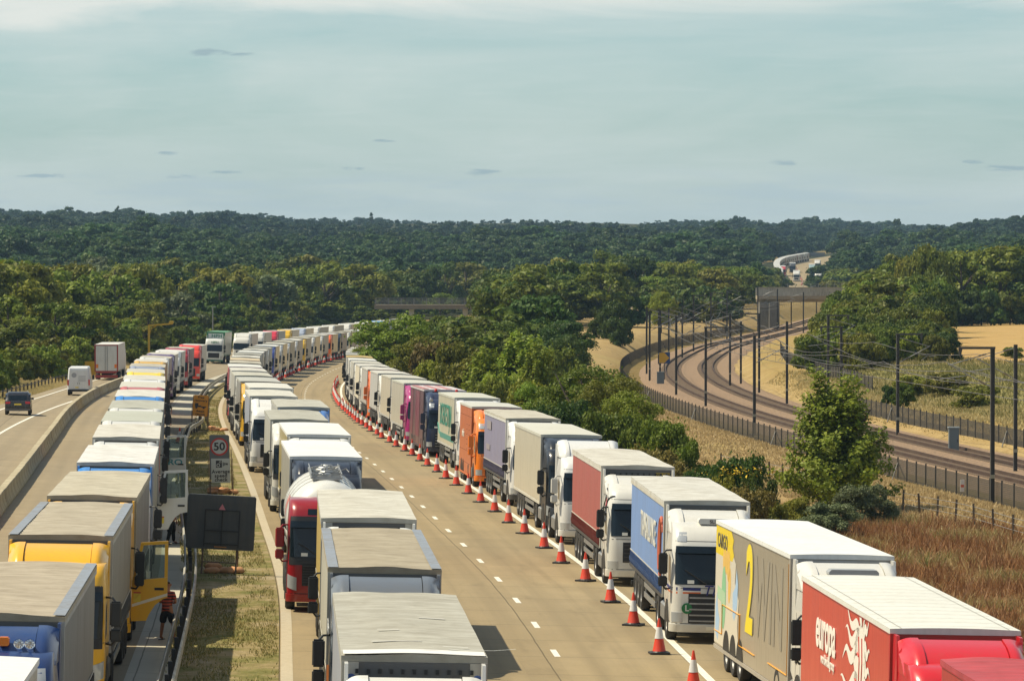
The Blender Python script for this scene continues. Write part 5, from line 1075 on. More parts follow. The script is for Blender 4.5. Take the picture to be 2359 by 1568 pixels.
# white box trailer driving away, red framed rear
px = W(245, 887, 445); yw = yaw_at(445)
T = thing('box_trailer_lorry', 'white box lorry driving away, its rear doors framed in red', 'lorry', (px.x, 445, ZR(445) + .04 * 25 - .2), (0, 0, yw))
mb = MB(); mb.box(-1.25, 1.25, 0, 13.6, 1.2, 4.0); obj('trailer_body', mb, paint((.58, .57, .52), .4, .2, name='panel'), T)
mb = MB(); mb.box(-1.26, -1.12, -.05, .02, 1.1, 4.0); mb.box(1.12, 1.26, -.05, .02, 1.1, 4.0); mb.box(-1.12, 1.12, -.05, .02, 3.86, 4.0); mb.box(-1.12, 1.12, -.05, .02, .95, 1.2); mb.box(-1.2, 1.2, -.02, .1, .45, .75); obj('rear_frame', mb, paint((.30, .03, .03), .5, .3), T)
for s in (-1, 1): mb = MB(); mb.box(s * .56 - .55, s * .56 + .55, -.04, .0, 1.2, 3.86); obj('rear_door', mb, paint((.60, .60, .56), .4, .2, name='panel'), T); mb = MB(); mb.tube([(s * .12, -.06, 1.2), (s * .12, -.06, 3.8)], .03); obj('door_bar', mb, STEEL, T); mb = MB(); mb.box(s * .98 - .12, s * .98 + .12, -.058, -.042, 1.5, 1.9); obj('marker', mb, AMBER, T)
obj('running_gear', cached(('gear', 13.6, -3.0), lambda: (lambda m_: (m_.box(-.5, .5, .3, 13, .7, 1.2), [m_.lathe([(.36, 0), (.5, 0), (.515, .05), (.515, .25), (.5, .3), (.36, .3)], 14, 'x', (s * 1.25 - (.3 if s > 0 else 0), y, .515)) for y in (2.4, 3.7, 5.0, 12.5, 15.5) for s in (-1, 1)], m_)[2])(MB()), 35), RUBBER, T)
obj('cab', cached(('cab', 1), lambda: cab_body(1), 40), paint(WHT, .30, .12, coat=.6, name='cab_paint'), T, (0, 16.4, 0), (0, 0, math.pi))

# ------------------------------------------------------------------ cones
M_CONE = paint((.62, .045, .018), .45, .25, name='cone_orange', dscale=3); M_SLV = paint((.66, .66, .66), .35, .2, name='cone_sleeve', dscale=3)
def cone_parts():
    b = MB(); b.prism([(-.25, -.28), (.25, -.28), (.28, -.25), (.28, .25), (.25, .28), (-.25, .28), (-.28, .25), (-.28, -.25)], 0, .06, axis='z'); b.lathe([(.22, .06), (.20, .09)], 16)
    c = MB(); c.lathe([(.205, .06), (.185, .10), (.115, .46), (.062, .78), (.03, .97), (.022, 1.0), (.012, 1.0)], 18)
    s = MB(); s.lathe([(.127, .44), (.130, .44), (.072, .76), (.068, .76)], 18); return b.mesh('base'), c.mesh('body', 40), s.mesh('sleeve', 40)
cb_, cc_, cs_ = cone_parts()
def cone(p, rz, label, grp, tilt=0):
    T = thing('traffic_cone', label, 'traffic cone', p, (tilt, tilt * .6, rz), grp); obj('base', cb_, BLACK, T); obj('body', cc_, M_CONE, T); obj('reflective_sleeve', cs_, M_SLV, T); return T
cds = [98, 107, 116.5, 125.6, 134, 143, 151.7, 160, 169, 176.5, 185, 193, 201, 209.5, 217, 225, 233]
while cds[-1] < 470: cds.append(cds[-1] + (8.0 if cds[-1] < 300 else 6.4) + random.uniform(-.8, .8))
Cs = sorted([(tf, sh) for (q, tf, sh, T_) in LORRIES if q == 'C' and sh and tf < 520])
used = {}
for y in cds:
    tf, sh = min(Cs, key=lambda t: abs((t[0] + 4) - y)); r = (y - tf)
    where = 'by the cab of ' if r < 0 else 'by the middle of ' if r < 7 else 'by the rear wheels of '
    k = where + sh; used[k] = used.get(k, 0) + 1
    lb = ('first', 'second', 'third', 'fourth')[min(3, used[k] - 1)] + ' edge line cone ' + k
    cone(road(-.68 + random.uniform(-.06, .06), y), random.uniform(0, 1.5), lb, 'traffic cones along the hard shoulder line')
y = 372
while y < 690:
    lb = 'cone beside the far middle queue, ' + ('before the royal blue cab' if y < 478 else 'between the royal blue and yellow cabs' if y < 568 else 'between the yellow and orange cabs' if y < 636 else 'past the orange cab')
    cone(road(-7.45 + random.uniform(-.1, .1), y), random.uniform(0, 1.5), lb, 'traffic cones beside the far middle queue'); y += random.choice([3.5, 7.0, 7.5])
cone(road(-14.55, 257, 0.0), .4, 'leaning red and white cone standing alone against the guardrail', None, .12)
for y in np.arange(1500, 1800, 12.0): 
    for u_ in (-1.4, -7.4): cone(road(u_, y, .02), 0, 'small red and white cone along the far road beyond the concrete bridge', 'cones along the far road')
# ------------------------------------------------------------------ signs in the median
M_SGREY = paint((.115, .125, .13), .5, .2, name='sign_grey'); M_SWHT = paint((.46, .48, .46), .45, .15, name='sign_white'); M_RUST = paint((.10, .065, .045), .7, .5, name='rusty_frame'); M_ORG = paint((.66, .27, .015), .5, .15, name='sign_orange'); M_BAG = paint((.55, .27, .12), .85, .4, name='sandbag_cloth', dscale=4)
def sandbags(parent_label, p, n, seed):
    rr = random.Random(seed)
    for k in range(n):
        mb = MB(); mb.lathe([(.02, -.30), (.11, -.27), (.19, -.16), (.21, 0), (.19, .16), (.11, .27), (.02, .30)], 12, 'x')
        me_ = mb.mesh('sandbag', 60)
        for v in me_.vertices: v.co.z = max(-.09, v.co.z * .62 + .02 * math.sin(v.co.x * 23 + seed + k)); v.co.y *= 1.1 + .08 * math.sin(v.co.x * 17 + k)
        o = obj('sandbag', me_, M_BAG, None, (p[0] - .35 + (k % 3) * .42 + rr.uniform(-.08, .08), p[1] + rr.uniform(-.3, .3) + .25 * (k // 3), p[2] + .10 + .12 * (k // 3)), (0, 0, rr.uniform(-.9, .9)))
        tag(o, 'faded orange sandbag heaped under ' + parent_label, 'sandbag', 'sandbags under ' + parent_label)
def frame_legs(T, w_, h0, h1, lean, mat, spread=.7):
    for s in (-1, 1):
        mb = MB(); mb.tube([(s * w_, .0, h1), (s * w_, -.02, 0)], .022, 6); mb.tube([(s * w_, .04, h1 * .9), (s * w_ * 1.05, spread, 0)], .018, 6); mb.tube([(s * (w_ + .06), .1, h1 * .8), (s * (w_ + .06), .1, 0)], .014, 6); obj('leg', mb, mat, T)
    mb = MB(); mb.tube([(-w_, -.02, .25), (w_, -.02, .25)], .018, 6); mb.tube([(-w_, spread, .05), (w_, spread, .05)], .018, 6); obj('crossbar', mb, mat, T)
# 50 limit with average speed check
p = Vector(W(510, 1133, 194)); p.z = ZR(194) + CF(194) * 12.5 + .03
S5 = thing('speed_sign', 'grey sign with red ringed 50 above a white camera panel, in the median', 'road sign', p, (0, RAD(-1.5), .06))
frame_legs(S5, .50, 0, 2.1, 0, M_RUST)
mb = MB(); mb.prism([(-.49, .72), (.43, .66), (.43, 2.72), (.36, 2.78), (-.43, 2.80), (-.49, 2.74)], -.05, -.01); B = obj('backboard', mb, M_SGREY, S5)
def disc(par, name, r0, r1, c, y, mat): mb_ = MB(); n = 40; mb_.v = [(c[0] + r * math.cos(2 * math.pi * k / n), y, c[1] + r * math.sin(2 * math.pi * k / n)) for r in (r1, r0) for k in range(n)]; mb_.f = [(k, (k + 1) % n, n + (k + 1) % n, n + k) for k in range(n)] if r0 else [tuple(range(n))]; mb_.m = [0] * len(mb_.f); return obj(name, mb_, mat, par)
disc(B, 'limit_disc', 0, .40, (-.04, 2.24), -.054, M_SWHT); disc(B, 'red_ring', .335, .415, (-.04, 2.24), -.058, plain('sign_red', (.45, .035, .03), .45))
letter(B, '50', .50, (-.04, -.060, 2.235), ROT_FRONT, (.03, .03, .03), sx=1.05)
mb = MB(); mb.prism([(-.45, .58), (.44, .54), (.45, 1.68), (-.44, 1.70)], -.075, -.055); C_ = obj('camera_panel', mb, M_SWHT, S5)
for k, s_ in enumerate(('Average', 'speed', 'check')): letter(C_, s_, .235, (.0, -.078, 1.08 - .19 * k), ROT_FRONT, (.03, .03, .03), spacing=1.05)
mb = MB(); mb.box(-.22, .06, -.078, -.076, 1.27, 1.60); [mb.box(.10 + .045 * k, .13 + .045 * k, -.078, -.076, 1.33 + .02 * k, 1.52 - .015 * k) for k in range(4)]; mb.box(.27, .33, -.078, -.076, 1.38, 1.47); obj('camera_symbol', mb, plain('symbol_black', (.03, .03, .03), .5), C_)
disc(C_, 'lens_ring', .05, .085, (-.11, 1.38), -.080, M_SWHT); disc(C_, 'lens_ring', .03, .05, (-.02, 1.53), -.080, M_SWHT)
sandbags('the 50 sign', (p.x, p.y + .2, p.z), 5, 1)
# free recovery
p = Vector(W(458, 985, 281)); p.z = ZR(281) + CF(281) * 13 + .03
S6 = thing('recovery_sign', 'orange free recovery sign with tow truck symbol, tilted beside the guardrail kink', 'road sign', p, (0, RAD(4), 0))
frame_legs(S6, .52, 0, 2.4, 0, M_RUST)
mb = MB(); mb.prism([(-.50, 1.02), (.44, 1.0), (.50, 1.06), (.50, 2.36), (.44, 2.42), (-.44, 2.42), (-.50, 2.36)], -.05, -.01); B = obj('board', mb, M_ORG, S6)
for s_, z in (('Free', 2.27), ('recovery', 2.06), ('Await', 1.34), ('rescue', 1.14)): letter(B, s_, .23, (.0, -.054, z), ROT_FRONT, (.03, .025, .02))
mb = MB(); mb.box(-.38, .05, -.055, -.052, 1.62, 1.72); mb.box(-.38, -.15, -.055, -.052, 1.72, 1.88); mb.bar((-.1, -.053, 1.72), (.38, -.053, 1.92), .05, .004); mb.box(.05, .38, -.055, -.052, 1.60, 1.68); obj('tow_symbol', mb, plain('symbol_black', (.03, .03, .03), .5), B)
for x in (-.27, .22): disc(B, 'wheel_symbol', 0, .075, (x, 1.58), -.056, plain('symbol_black', (.03, .03, .03), .5))
sandbags('the orange recovery sign', (p.x + 1.2, p.y - .1, p.z), 4, 2)
# back of the big message board
p = Vector(W(503, 1322, 142)); p.z = ZR(142) + CF(142) * 13.2 + .03
S7 = thing('message_board', 'big dark board seen from behind with a pink reflector triangle, on thin legs', 'road sign', p, (0, RAD(3.2), .03))
mb = MB(); mb.prism([(-1.12, .86), (1.10, .86), (1.15, .91), (1.15, 2.66), (1.10, 2.71), (-1.12, 2.71), (-1.17, 2.66), (-1.17, .91)], -.09, .09); mb.box(-1.13, 1.11, -.105, -.09, 2.44, 2.69); obj('board', mb, paint((.042, .048, .050), .45, .25, name='board_back'), S7)
mb = MB()
for (x0, z0, x1, z1) in ((-.55, .95, -.55, 2.20), (.62, .95, .62, 2.20), (-.55, 2.20, .62, 2.20), (-.55, 1.50, .62, 1.50), (.03, 1.0, .03, 2.2), (-.55, 1.05, .62, 1.05)): mb.bar((x0, -.12, z0), (x1, -.12, z1), .035, .03)
obj('back_frame', mb, BLACK, S7)
mb = MB(); mb.prism([(-.12, 2.19), (.14, 2.19), (.01, 2.42)], -.125, -.106); obj('reflector', mb, plain('reflector_pink', (.50, .16, .17), .35), S7)
mb = MB(); mb.box(-.2, .22, -.118, -.092, .93, .97); obj('latch', mb, plain('latch_orange', (.35, .16, .05), .5), S7)
for s in (-1, 1): mb = MB(); mb.tube([(s * .58, -.02, 1.0), (s * .58, -.04, 0)], .03, 6); mb.tube([(s * .58, .06, 1.6), (s * .62, .9, 0)], .025, 6); obj('leg', mb, M_RUST, S7)
mb = MB(); mb.tube([(-.58, -.04, .42), (.58, -.04, .42)], .022, 6); obj('crossbar', mb, M_RUST, S7)
sandbags('the big dark board', (p.x + .15, p.y + .4, p.z), 4, 3)
# left verge: camera gantry, lamp column, yellow board, low fence
p = W(343, 830, 560); z0 = TZ(p.x, 560)
G = thing('camera_pole', 'yellow pole with a long arm over the left carriageway', 'camera pole', (p.x, 560, z0)); MY = paint((.60, .36, .01), .5, .2, name='yellow_pole'); hz = W(343, 748, 560).z - z0
mb = MB(); mb.box(-.13, .13, -.13, .13, 0, hz, ch=.03); obj('pole', mb, MY, G); mb = MB(); mb.bar((-.1, 0, hz - .1), (3.2, 0, hz + .15), .22, .2); mb.tube([(.1, 0, hz - 1.2), (.3, 0, hz - .5), (1.0, 0, hz - .15)], .05); obj('arm', mb, MY, G); mb = MB(); mb.box(2.7, 3.3, -.2, .4, hz + .2, hz + .5, ch=.05); obj('camera_head', mb, MY, G)
p = W(490, 790, 690); z0 = TZ(p.x, 690); G = thing('lamp_column', 'thin grey lamp column in front of the dark trees', 'lamp post', (p.x, 690, z0)); hz = W(490, 708, 690).z - z0
mb = MB(); mb.tube([(0, 0, 0), (0, 0, hz)], [.12, .07], 8); obj('column', mb, STEEL, G); mb = MB(); mb.box(-.15, .5, -.12, .12, hz, hz + .12); obj('lantern', mb, STEEL, G)
p = W(211, 882, 462); z0 = TZ(p.x, 462); G = thing('yellow_board', 'tall yellow sign beside the white box lorry on the left carriageway', 'road sign', (p.x, 462, z0)); h1 = W(211, 832, 462).z - z0
mb = MB(); mb.box(-.75, .75, -.03, .03, max(.4, h1 - 2.2), h1); obj('board', mb, paint((.55, .33, .015), .5, .2), G)
for s in (-1, 1): mb = MB(); mb.tube([(s * .5, .05, -.3), (s * .5, .05, h1 - .2)], .05, 6); obj('leg', mb, STEEL, G)
VF = thing('verge_fence', 'low post and rail fence along the left verge behind the dark car', 'fence', road(-30.6, 300)); org = Vector(VF.location)
ys = list(np.arange(270, 470, 5.0)); 
for y in ys: mb = MB(); p = Vector((R(y) + float(LL2(y)) - 2.6, y, TZ(R(y) + float(LL2(y)) - 2.6, y))); mb.box(-.06, .06, -.06, .06, -.3, .95); obj('post', mb, CHASSIS, VF, p - org)
mb = MB(); mb.tube([Vector((R(y) + float(LL2(y)) - 2.6, y, TZ(R(y) + float(LL2(y)) - 2.6, y) + .78)) - org for y in ys], .045, 5); obj('rail', mb, CHASSIS, VF)

# ------------------------------------------------------------------ people
def skin_body(name, joints, edges, mat, parent, sub=2):
    """joints: name -> (x, y, z, radius); one continuous surface grown round the skeleton"""
    ks = list(joints); me_ = bpy.data.meshes.new(name); me_.from_pydata([joints[k][:3] for k in ks], [(ks.index(a), ks.index(b)) for a, b in edges], []); o = bpy.data.objects.new(name, me_); COL.objects.link(o)
    md = o.modifiers.new('s', 'SKIN'); md.use_smooth_shade = True
    for i, k in enumerate(ks):
        d = me_.skin_vertices[0].data[i]; r = joints[k][3]; d.radius = (r, r) if not isinstance(r, tuple) else r; d.use_root = (i == 0)
    o.modifiers.new('u', 'SUBSURF').levels = sub
    dg = bpy.context.evaluated_depsgraph_get(); m2 = bpy.data.meshes.new_from_object(o.evaluated_get(dg)); bpy.data.objects.remove(o); m2.materials.clear(); m2.name = name
    m2.polygons.foreach_set('use_smooth', [True] * len(m2.polygons)); return obj(name, m2, mat, parent)
M_SKIN = plain('skin', (.36, .17, .10), .6); M_SKIN2 = plain('skin_tanned', (.30, .135, .075), .6); M_HAIR = plain('hair_brown', (.06, .035, .02), .8)
def person(pos, rz, label, skin, shirt, shorts, hair, long_trousers=False, hgt=1.0, arms='front'):
    T = thing('person', label, 'person', pos, (0, 0, rz)); T.scale = (hgt,) * 3
    J = dict(pelvis=(0, 0, .92, .135), spine=(0, .0, 1.14, .125), chest=(0, -.01, 1.34, (.165, .12)), neck=(0, -.035, 1.50, .058), skull=(0, -.075, 1.60, .082), crown=(0, -.085, 1.71, .085))
    E = [('pelvis', 'spine'), ('spine', 'chest'), ('chest', 'neck'), ('neck', 'skull'), ('skull', 'crown')]
    for s, n in ((-1, 'l'), (1, 'r')):
        st = .16 if s < 0 else .10
        J.update({n + 'hip': (s * .10, 0, .86, .105), n + 'knee': (s * (.12 + st * .3), -.02 + .03 * s, .48, .062), n + 'calf': (s * (.13 + st * .45), .0, .33, .058), n + 'ankle': (s * (.14 + st * .6), .02, .09, .040), n + 'toe': (s * (.16 + st * .6) + (-.06 if s < 0 else 0), -.14, .04, .034)})
        E += [('pelvis', n + 'hip'), (n + 'hip', n + 'knee'), (n + 'knee', n + 'calf'), (n + 'calf', n + 'ankle'), (n + 'ankle', n + 'toe')]
        if arms == 'front': A = {'sh': (s * .20, 0, 1.39, .062), 'el': (s * .27, -.02, 1.13, .044), 'wr': (s * .10, -.22, 1.08, .029), 'pm': (s * .05, -.29, 1.10, .034)}; fd = Vector((-s * .02, -.07, .02))
        else: A = {'sh': (s * .20, 0, 1.39, .062), 'el': (s * .27, .03, 1.12, .044), 'wr': (s * .27, -.05, .90, .030), 'pm': (s * .27, -.07, .82, .034)}; fd = Vector((0, -.02, -.07))
        J.update({n + k: v for k, v in A.items()}); E += [('chest', n + 'sh'), (n + 'sh', n + 'el'), (n + 'el', n + 'wr'), (n + 'wr', n + 'pm')]
        pm = Vector(A['pm'][:3])
        for i in range(5):
            off = Vector((0, .0, (i - 2) * .018)) if arms == 'front' else Vector((0, (i - 2) * .018, 0)); L_ = (.7, 1.0, 1.1, 1.0, .8)[i]
            b_ = pm + off + fd * .45; e_ = pm + off + fd * L_ + Vector((-s * .01, .01, -.005))
            J[f'{n}f{i}a'] = tuple(b_) + (.011,); J[f'{n}f{i}b'] = tuple(e_) + (.008,); E += [(n + 'pm', f'{n}f{i}a'), (f'{n}f{i}a', f'{n}f{i}b')]
    body = skin_body('body', J, E, skin, T)
    g = lambda k, add: J[k][:3] + ((J[k][3][0] + add, J[k][3][1] + add) if isinstance(J[k][3], tuple) else J[k][3] + add,)
    # shirt over trunk and upper arms
    K = {'hem': (0, 0, .845, .172), 'pelvis': (0, 0, .95, .168), 'spine': g('spine', .035), 'chest': g('chest', .028), 'coll': (0, -.02, 1.45, .075)}; EE = [('hem', 'pelvis'), ('pelvis', 'spine'), ('spine', 'chest'), ('chest', 'coll')]
    for n in 'lr':
        sh, el = Vector(J[n + 'sh'][:3]), Vector(J[n + 'el'][:3]); K[n + 'sh'] = tuple(sh) + (.082,); K[n + 'cuff'] = tuple(sh.lerp(el, .75)) + (.066,); EE += [('chest', n + 'sh'), (n + 'sh', n + 'cuff')]
    skin_body('shirt', K, EE, shirt, T)
    K = {'w': (0, 0, .95, .160), 'p': (0, 0, .88, .165)}; EE = [('w', 'p')]
    for n in 'lr':
        h, k_, a_ = (Vector(J[n + q_][:3]) for q_ in ('hip', 'knee', 'ankle')); K[n + 'h'] = tuple(h - Vector((0, 0, .03))) + (.128,); K[n + 'm'] = tuple(h.lerp(k_, .98)) + (.112,); EE += [('p', n + 'h'), (n + 'h', n + 'm')]
        if long_trousers: K[n + 'k'] = tuple(k_) + (.085,); K[n + 'a'] = tuple(a_) + (.062,); EE += [(n + 'm', n + 'k'), (n + 'k', n + 'a')]
    skin_body('trousers' if long_trousers else 'shorts', K, EE, shorts, T)
    skin_body('hair', {'a': (0, -.035, 1.65, .085), 'b': (0, -.065, 1.74, .086)}, [('a', 'b')], hair, T)
    mb = MB(); mb.lathe([(.002, -.022), (.012, -.02), (.016, 0), (.006, .02), (.002, .03)], 8, 'z', (0, -.172, 1.625)); obj('nose', mb, skin, T)
    for s in (-1, 1):
        mb = MB(); mb.lathe([(.002, -.006), (.013, -.004), (.013, .004), (.002, .006)], 10, 'y', (s * .032, -.155, 1.652)); obj('eye', mb, plain('eye_dark', (.02, .015, .01), .2), T)
        mb = MB(); mb.lathe([(.004, -.012), (.032, -.008), (.034, .006), (.010, .012)], 10, 'x', (s * .088, -.075, 1.64)); obj('ear', mb, skin, T)
        t_ = Vector(J[('l' if s < 0 else 'r') + 'toe'][:3]); mb = MB(); mb.prism([(t_.x - .05, t_.y - .06), (t_.x + .05, t_.y - .06), (t_.x + .055, t_.y + .05), (t_.x + .04, t_.y + .22), (t_.x - .04, t_.y + .22), (t_.x - .055, t_.y + .05)], 0, .03, axis='z'); obj('sandal', mb, BLACK, T)
    mb = MB(); mb.bar((-.025, -.162, 1.585), (.025, -.162, 1.585), .012, .008); obj('mouth', mb, plain('lip', (.25, .08, .06), .6), T)
    return T
mst, t, b = principled('striped_shirt'); tcx = t.new('ShaderNodeTexCoord'); spx = t.new('ShaderNodeSeparateXYZ'); t.l.new(tcx.outputs['Object'], spx.inputs[0])
t.l.new(t.mix(t.math('GREATER_THAN', t.math('FRACT', t.math('MULTIPLY', spx.outputs[2], 10.5)), .56), (.42, .075, .045), (.035, .025, .028)), b.inputs['Base Color']); b.inputs['Roughness'].default_value = .85
pp = W(397, 1466, 117.4)
pp.x = min(pp.x, R(117.4) + float(GR_(117.4)) - .42)
person((pp.x, 117.4, ZR(117.4) + CF(117.4) * 14.5 + .004), RAD(158), 'man in a red and black striped shirt and black shorts standing beside the yellow door', M_SKIN2, mst, plain('black_cloth', (.012, .012, .014), .85), M_HAIR, hgt=.95)
MD = plain('dark_cloth', (.014, .015, .018), .85)
pp = W(387, 960, 292)
person((pp.x, 292, ZR(292) + CF(292) * 15 + .004), RAD(-10), 'person in dark clothing standing in the gap right of the lorries', M_SKIN, MD, MD, M_HAIR, True, .96, 'down')
pq = Vector(road(-14.95, 157.6))
person((pq.x, 157.6, pq.z + .004), RAD(60), 'person half hidden behind the open white door', M_SKIN2, plain('tan_cloth', (.30, .15, .08), .85), MD, M_HAIR, True, .98, 'down')
# a scrap of blue litter
mb = MB(); mb.add([(0, 0, .02), (.3, .05, .06), (.45, .25, .03), (.2, .35, .10), (-.05, .2, .05), (.2, .15, .14)], [(0, 1, 5), (1, 2, 5), (2, 3, 5), (3, 4, 5), (4, 0, 5)]); tag(obj('plastic_bag', mb, plain('litter_blue', (.10, .25, .55), .4), None, road(-12.7, 190, .06)), 'crumpled blue plastic bag on the grass below the 50 sign', 'litter')

# ------------------------------------------------------------------ railway: masts, wires, fences, cabinet, bridges
M_MAST = paint((.040, .042, .043), .55, .35, name='mast_steel'); M_WIRE = plain('overhead_wire', (.12, .11, .10), .5, .4)
def mast(pos, h, side, label, arm=3.0, yaw=0.0, beam=False):
    T = thing('catenary_mast', label, 'railway mast', pos, (0, 0, yaw), 'overhead line masts along the railway')
    mb = MB()
    w_ = .20
    for s in (-1, 1): mb.box(s * w_ / 2 - .015, s * w_ / 2 + .015, -w_ / 2, w_ / 2, 0, h)
    mb.box(-w_ / 2 + .015, w_ / 2 - .015, -.012, .012, 0, h); mb.box(-.4, .4, -.4, .4, -.6, .10); obj('mast', mb, M_MAST, T)
    mb = MB(); sx = side
    mb.tube([(sx * .15, 0, h - 2.2), (sx * arm, 0, h - .9)], .035, 6); mb.tube([(sx * .15, 0, h - .25), (sx * arm * .98, 0, h - .95)], .03, 6); mb.tube([(sx * arm * .55, 0, h - 1.55), (sx * (arm + .5), 0, h - 1.75)], .028, 6); mb.tube([(sx * arm * .9, 0, h - 1.7), (sx * (arm - .7), 0, h - 2.05)], .02, 5)
    obj('cantilever', mb, STEEL, T)
    mb = MB()
    for z0, z1 in ((h - 2.2, h - .9), (h - .25, h - .95)):
        for k in range(5): t_ = .12 + k * .035; x = sx * (.15 + (arm - .15) * t_); z = z0 + (z1 - z0) * t_; mb.lathe([(.03, -.02), (.09, 0), (.03, .02)], 10, 'x', (x, 0, z))
    obj('insulator', mb, plain('insulator_brown', (.08, .045, .03), .3), T)
    if beam: mb = MB(); mb.box(-.15, 2.0, -.08, .08, h - .04, h + .10) if sx > 0 else mb.box(-2.0, .15, -.08, .08, h - .04, h + .10); obj('head_beam', mb, M_MAST, T); mb = MB(); mb.prism([(sx * 1.9 - .12, h - .04), (sx * 1.9 + .12, h - .04), (sx * 1.9, h - .55)], -.05, .05); obj('bracket', mb, M_MAST, T)
    mb = MB(); mb.box(-.12, .12, -.172, -.152, 1.5, 1.72); obj('number_sign', mb, plain('plate_pale', (.30, .28, .20), .5), T)
    return T
# (pixel x, base y, distance, height, side, beam) read from the photograph, base on the ballast plane
ms = [(2285, 1122, 240, 8.0, -1, True, 'tallest dark mast with a head beam, nearest on the railway'), (2338, 1070, 274, 7.9, -1, False, 'dark mast at the right edge of the picture beyond the nearest mast'), (2067, 1003, 330, 8.0, 1, True, 'mast on the far side of the tracks left of the grey cabinet'),
      (1937, 925, 392, 7.0, -1, True, 'short mast with wide head beam behind the lone tree'), (1907, 920, 398, 8.0, 1, True, 'mast rising above the lone tree, left of the wide head beam'), (1812, 930, 404, 8.0, -1, False, 'mast with a dangling arm at the foot of the golden bank'), (1737, 1000, 337, 8.0, 1, False, 'black mast on the near side of the tracks in the middle of the curve'),
      (1748, 905, 438, 8.3, -1, True, 'tall mast on the inner side of the curve behind the middle black one'), (1625, 948, 397, 8.0, 1, True, 'mast near the fence in the tightest part of the curve'), (1681, 888, 462, 8.0, -1, False, 'mast inside the curve beside the dry bank'), (1706, 882, 470, 7.0, -1, False, 'thin mast beside another inside the curve'),
      (1557, 908, 431, 8.0, 1, True, 'mast right of the blue and yellow marker board'), (1520, 870, 494, 8.0, 1, False, 'mast carrying the blue and yellow marker board'), (1496, 876, 484, 8.0, 1, False, 'mast just left of the marker board'), (1489, 860, 513, 8.2, 1, False, 'pale mast at the far left of the curve'),
      (1597, 810, 640, 8.6, 1, True, 'tall mast with pale arm before the dark trees'), (1637, 797, 680, 8.6, 1, True, 'second tall pale armed mast before the dark trees'), (1517, 838, 560, 7.4, 1, False, 'mast against the straw coloured mound, left one'), (1540, 832, 576, 7.4, 1, False, 'mast against the straw coloured mound, right one'), (1571, 825, 595, 7.4, 1, False, 'mast behind the fence at the foot of the mound'),
      (1674, 782, 735, 8.6, 1, True, 'mast at the right end of the mound'), (1850, 770, 790, 8.0, -1, False, 'mast before the opening of the concrete bridge'), (1745, 762, 815, 8.6, 1, False, 'dark mast against the pier of the concrete bridge'), (1790, 757, 840, 8.0, -1, False, 'mast in front of the bridge opening, left'), (1822, 752, 870, 8.0, -1, False, 'mast in front of the bridge opening, right'),
      (1880, 740, 930, 8.2, -1, False, 'mast under the right end of the bridge')]
MAST_TOPS = []
for (x, yb, d_, h, sd_, bm_, lb) in ms:
    P0 = W(x, yb, d_); z0 = TZ(P0.x, d_) if d_ < 900 else P0.z
    mast((P0.x, d_, z0), W(x, yb, d_).z + h - z0, sd_, lb, 2.6, -math.atan2(XR(d_ + 10) - XR(d_ - 10), 20), bm_)
# wires over each track: catenary, contact wire and droppers
for k, (q0, sgn) in enumerate(((0.72, 1), (5.3, -1))):
    T = thing('overhead_line', ['overhead wires above the near track', 'overhead wires above the far track'][k], 'overhead wires', (0, 0, 0), group='overhead wires of the railway')
    sup = list(np.arange(170, 900, 46.0)); cat = []; con = []; dro = MB()
    for i, y0_ in enumerate(sup[:-1]):
        y1_ = sup[i + 1]
        for j in range(9):
            t_ = j / 8; y_ = y0_ + (y1_ - y0_) * t_; st = .22 * (1 if i % 2 else -1) * (1 - 2 * t_); a = Vector(railpt(q0 + st, y_, ZRAIL + 6.35 - .85 * 4 * t_ * (1 - t_) * .9)); c_ = Vector(railpt(q0 + st, y_, ZRAIL + 5.1)); cat.append(a); con.append(c_)
            if 0 < j < 8: dro.bar(a, c_, .02)
    mb = MB(); mb.tube(cat, .022, 4); obj('catenary_wire', mb, M_WIRE, T); mb = MB(); mb.tube(con, .022, 4); obj('contact_wire', mb, M_WIRE, T); od = obj('dropper', dro, M_WIRE, T); od['kind'] = 'stuff'
    mb = MB(); qf = -2.2 if k == 0 else 8.3; mb.tube([Vector(railpt(qf, y_, ZRAIL + 6.9 - .5 * abs(math.sin((y_ - 170) / 46 * math.pi)))) for y_ in np.arange(170, 900, 5.0)], .022, 4); obj('feeder_wire', mb, M_WIRE, T)
# mesh fences both sides
mfe, t, b = principled('fence_mesh'); g = t.new('ShaderNodeNewGeometry'); tr = t.new('ShaderNodeBsdfTransparent'); mx = t.new('ShaderNodeMixShader'); uvn = t.new('ShaderNodeUVMap'); sp_ = t.new('ShaderNodeSeparateXYZ'); t.l.new(uvn.outputs[0], sp_.inputs[0])
fx = t.math('LESS_THAN', t.math('FRACT', t.math('MULTIPLY', sp_.outputs[0], 12.0)), .76); fz = t.math('LESS_THAN', t.math('FRACT', t.math('MULTIPLY', sp_.outputs[1], 9.0)), .22)
b.inputs['Base Color'].default_value = (.040, .036, .030, 1); b.inputs['Roughness'].default_value = .6
t.l.new(t.math('MAXIMUM', fx, fz), mx.inputs[0]); t.l.new(tr.outputs[0], mx.inputs[1]); t.l.new(b.outputs[0], mx.inputs[2]); t.l.new(mx.outputs[0], t.n['Material Output'].inputs[0])
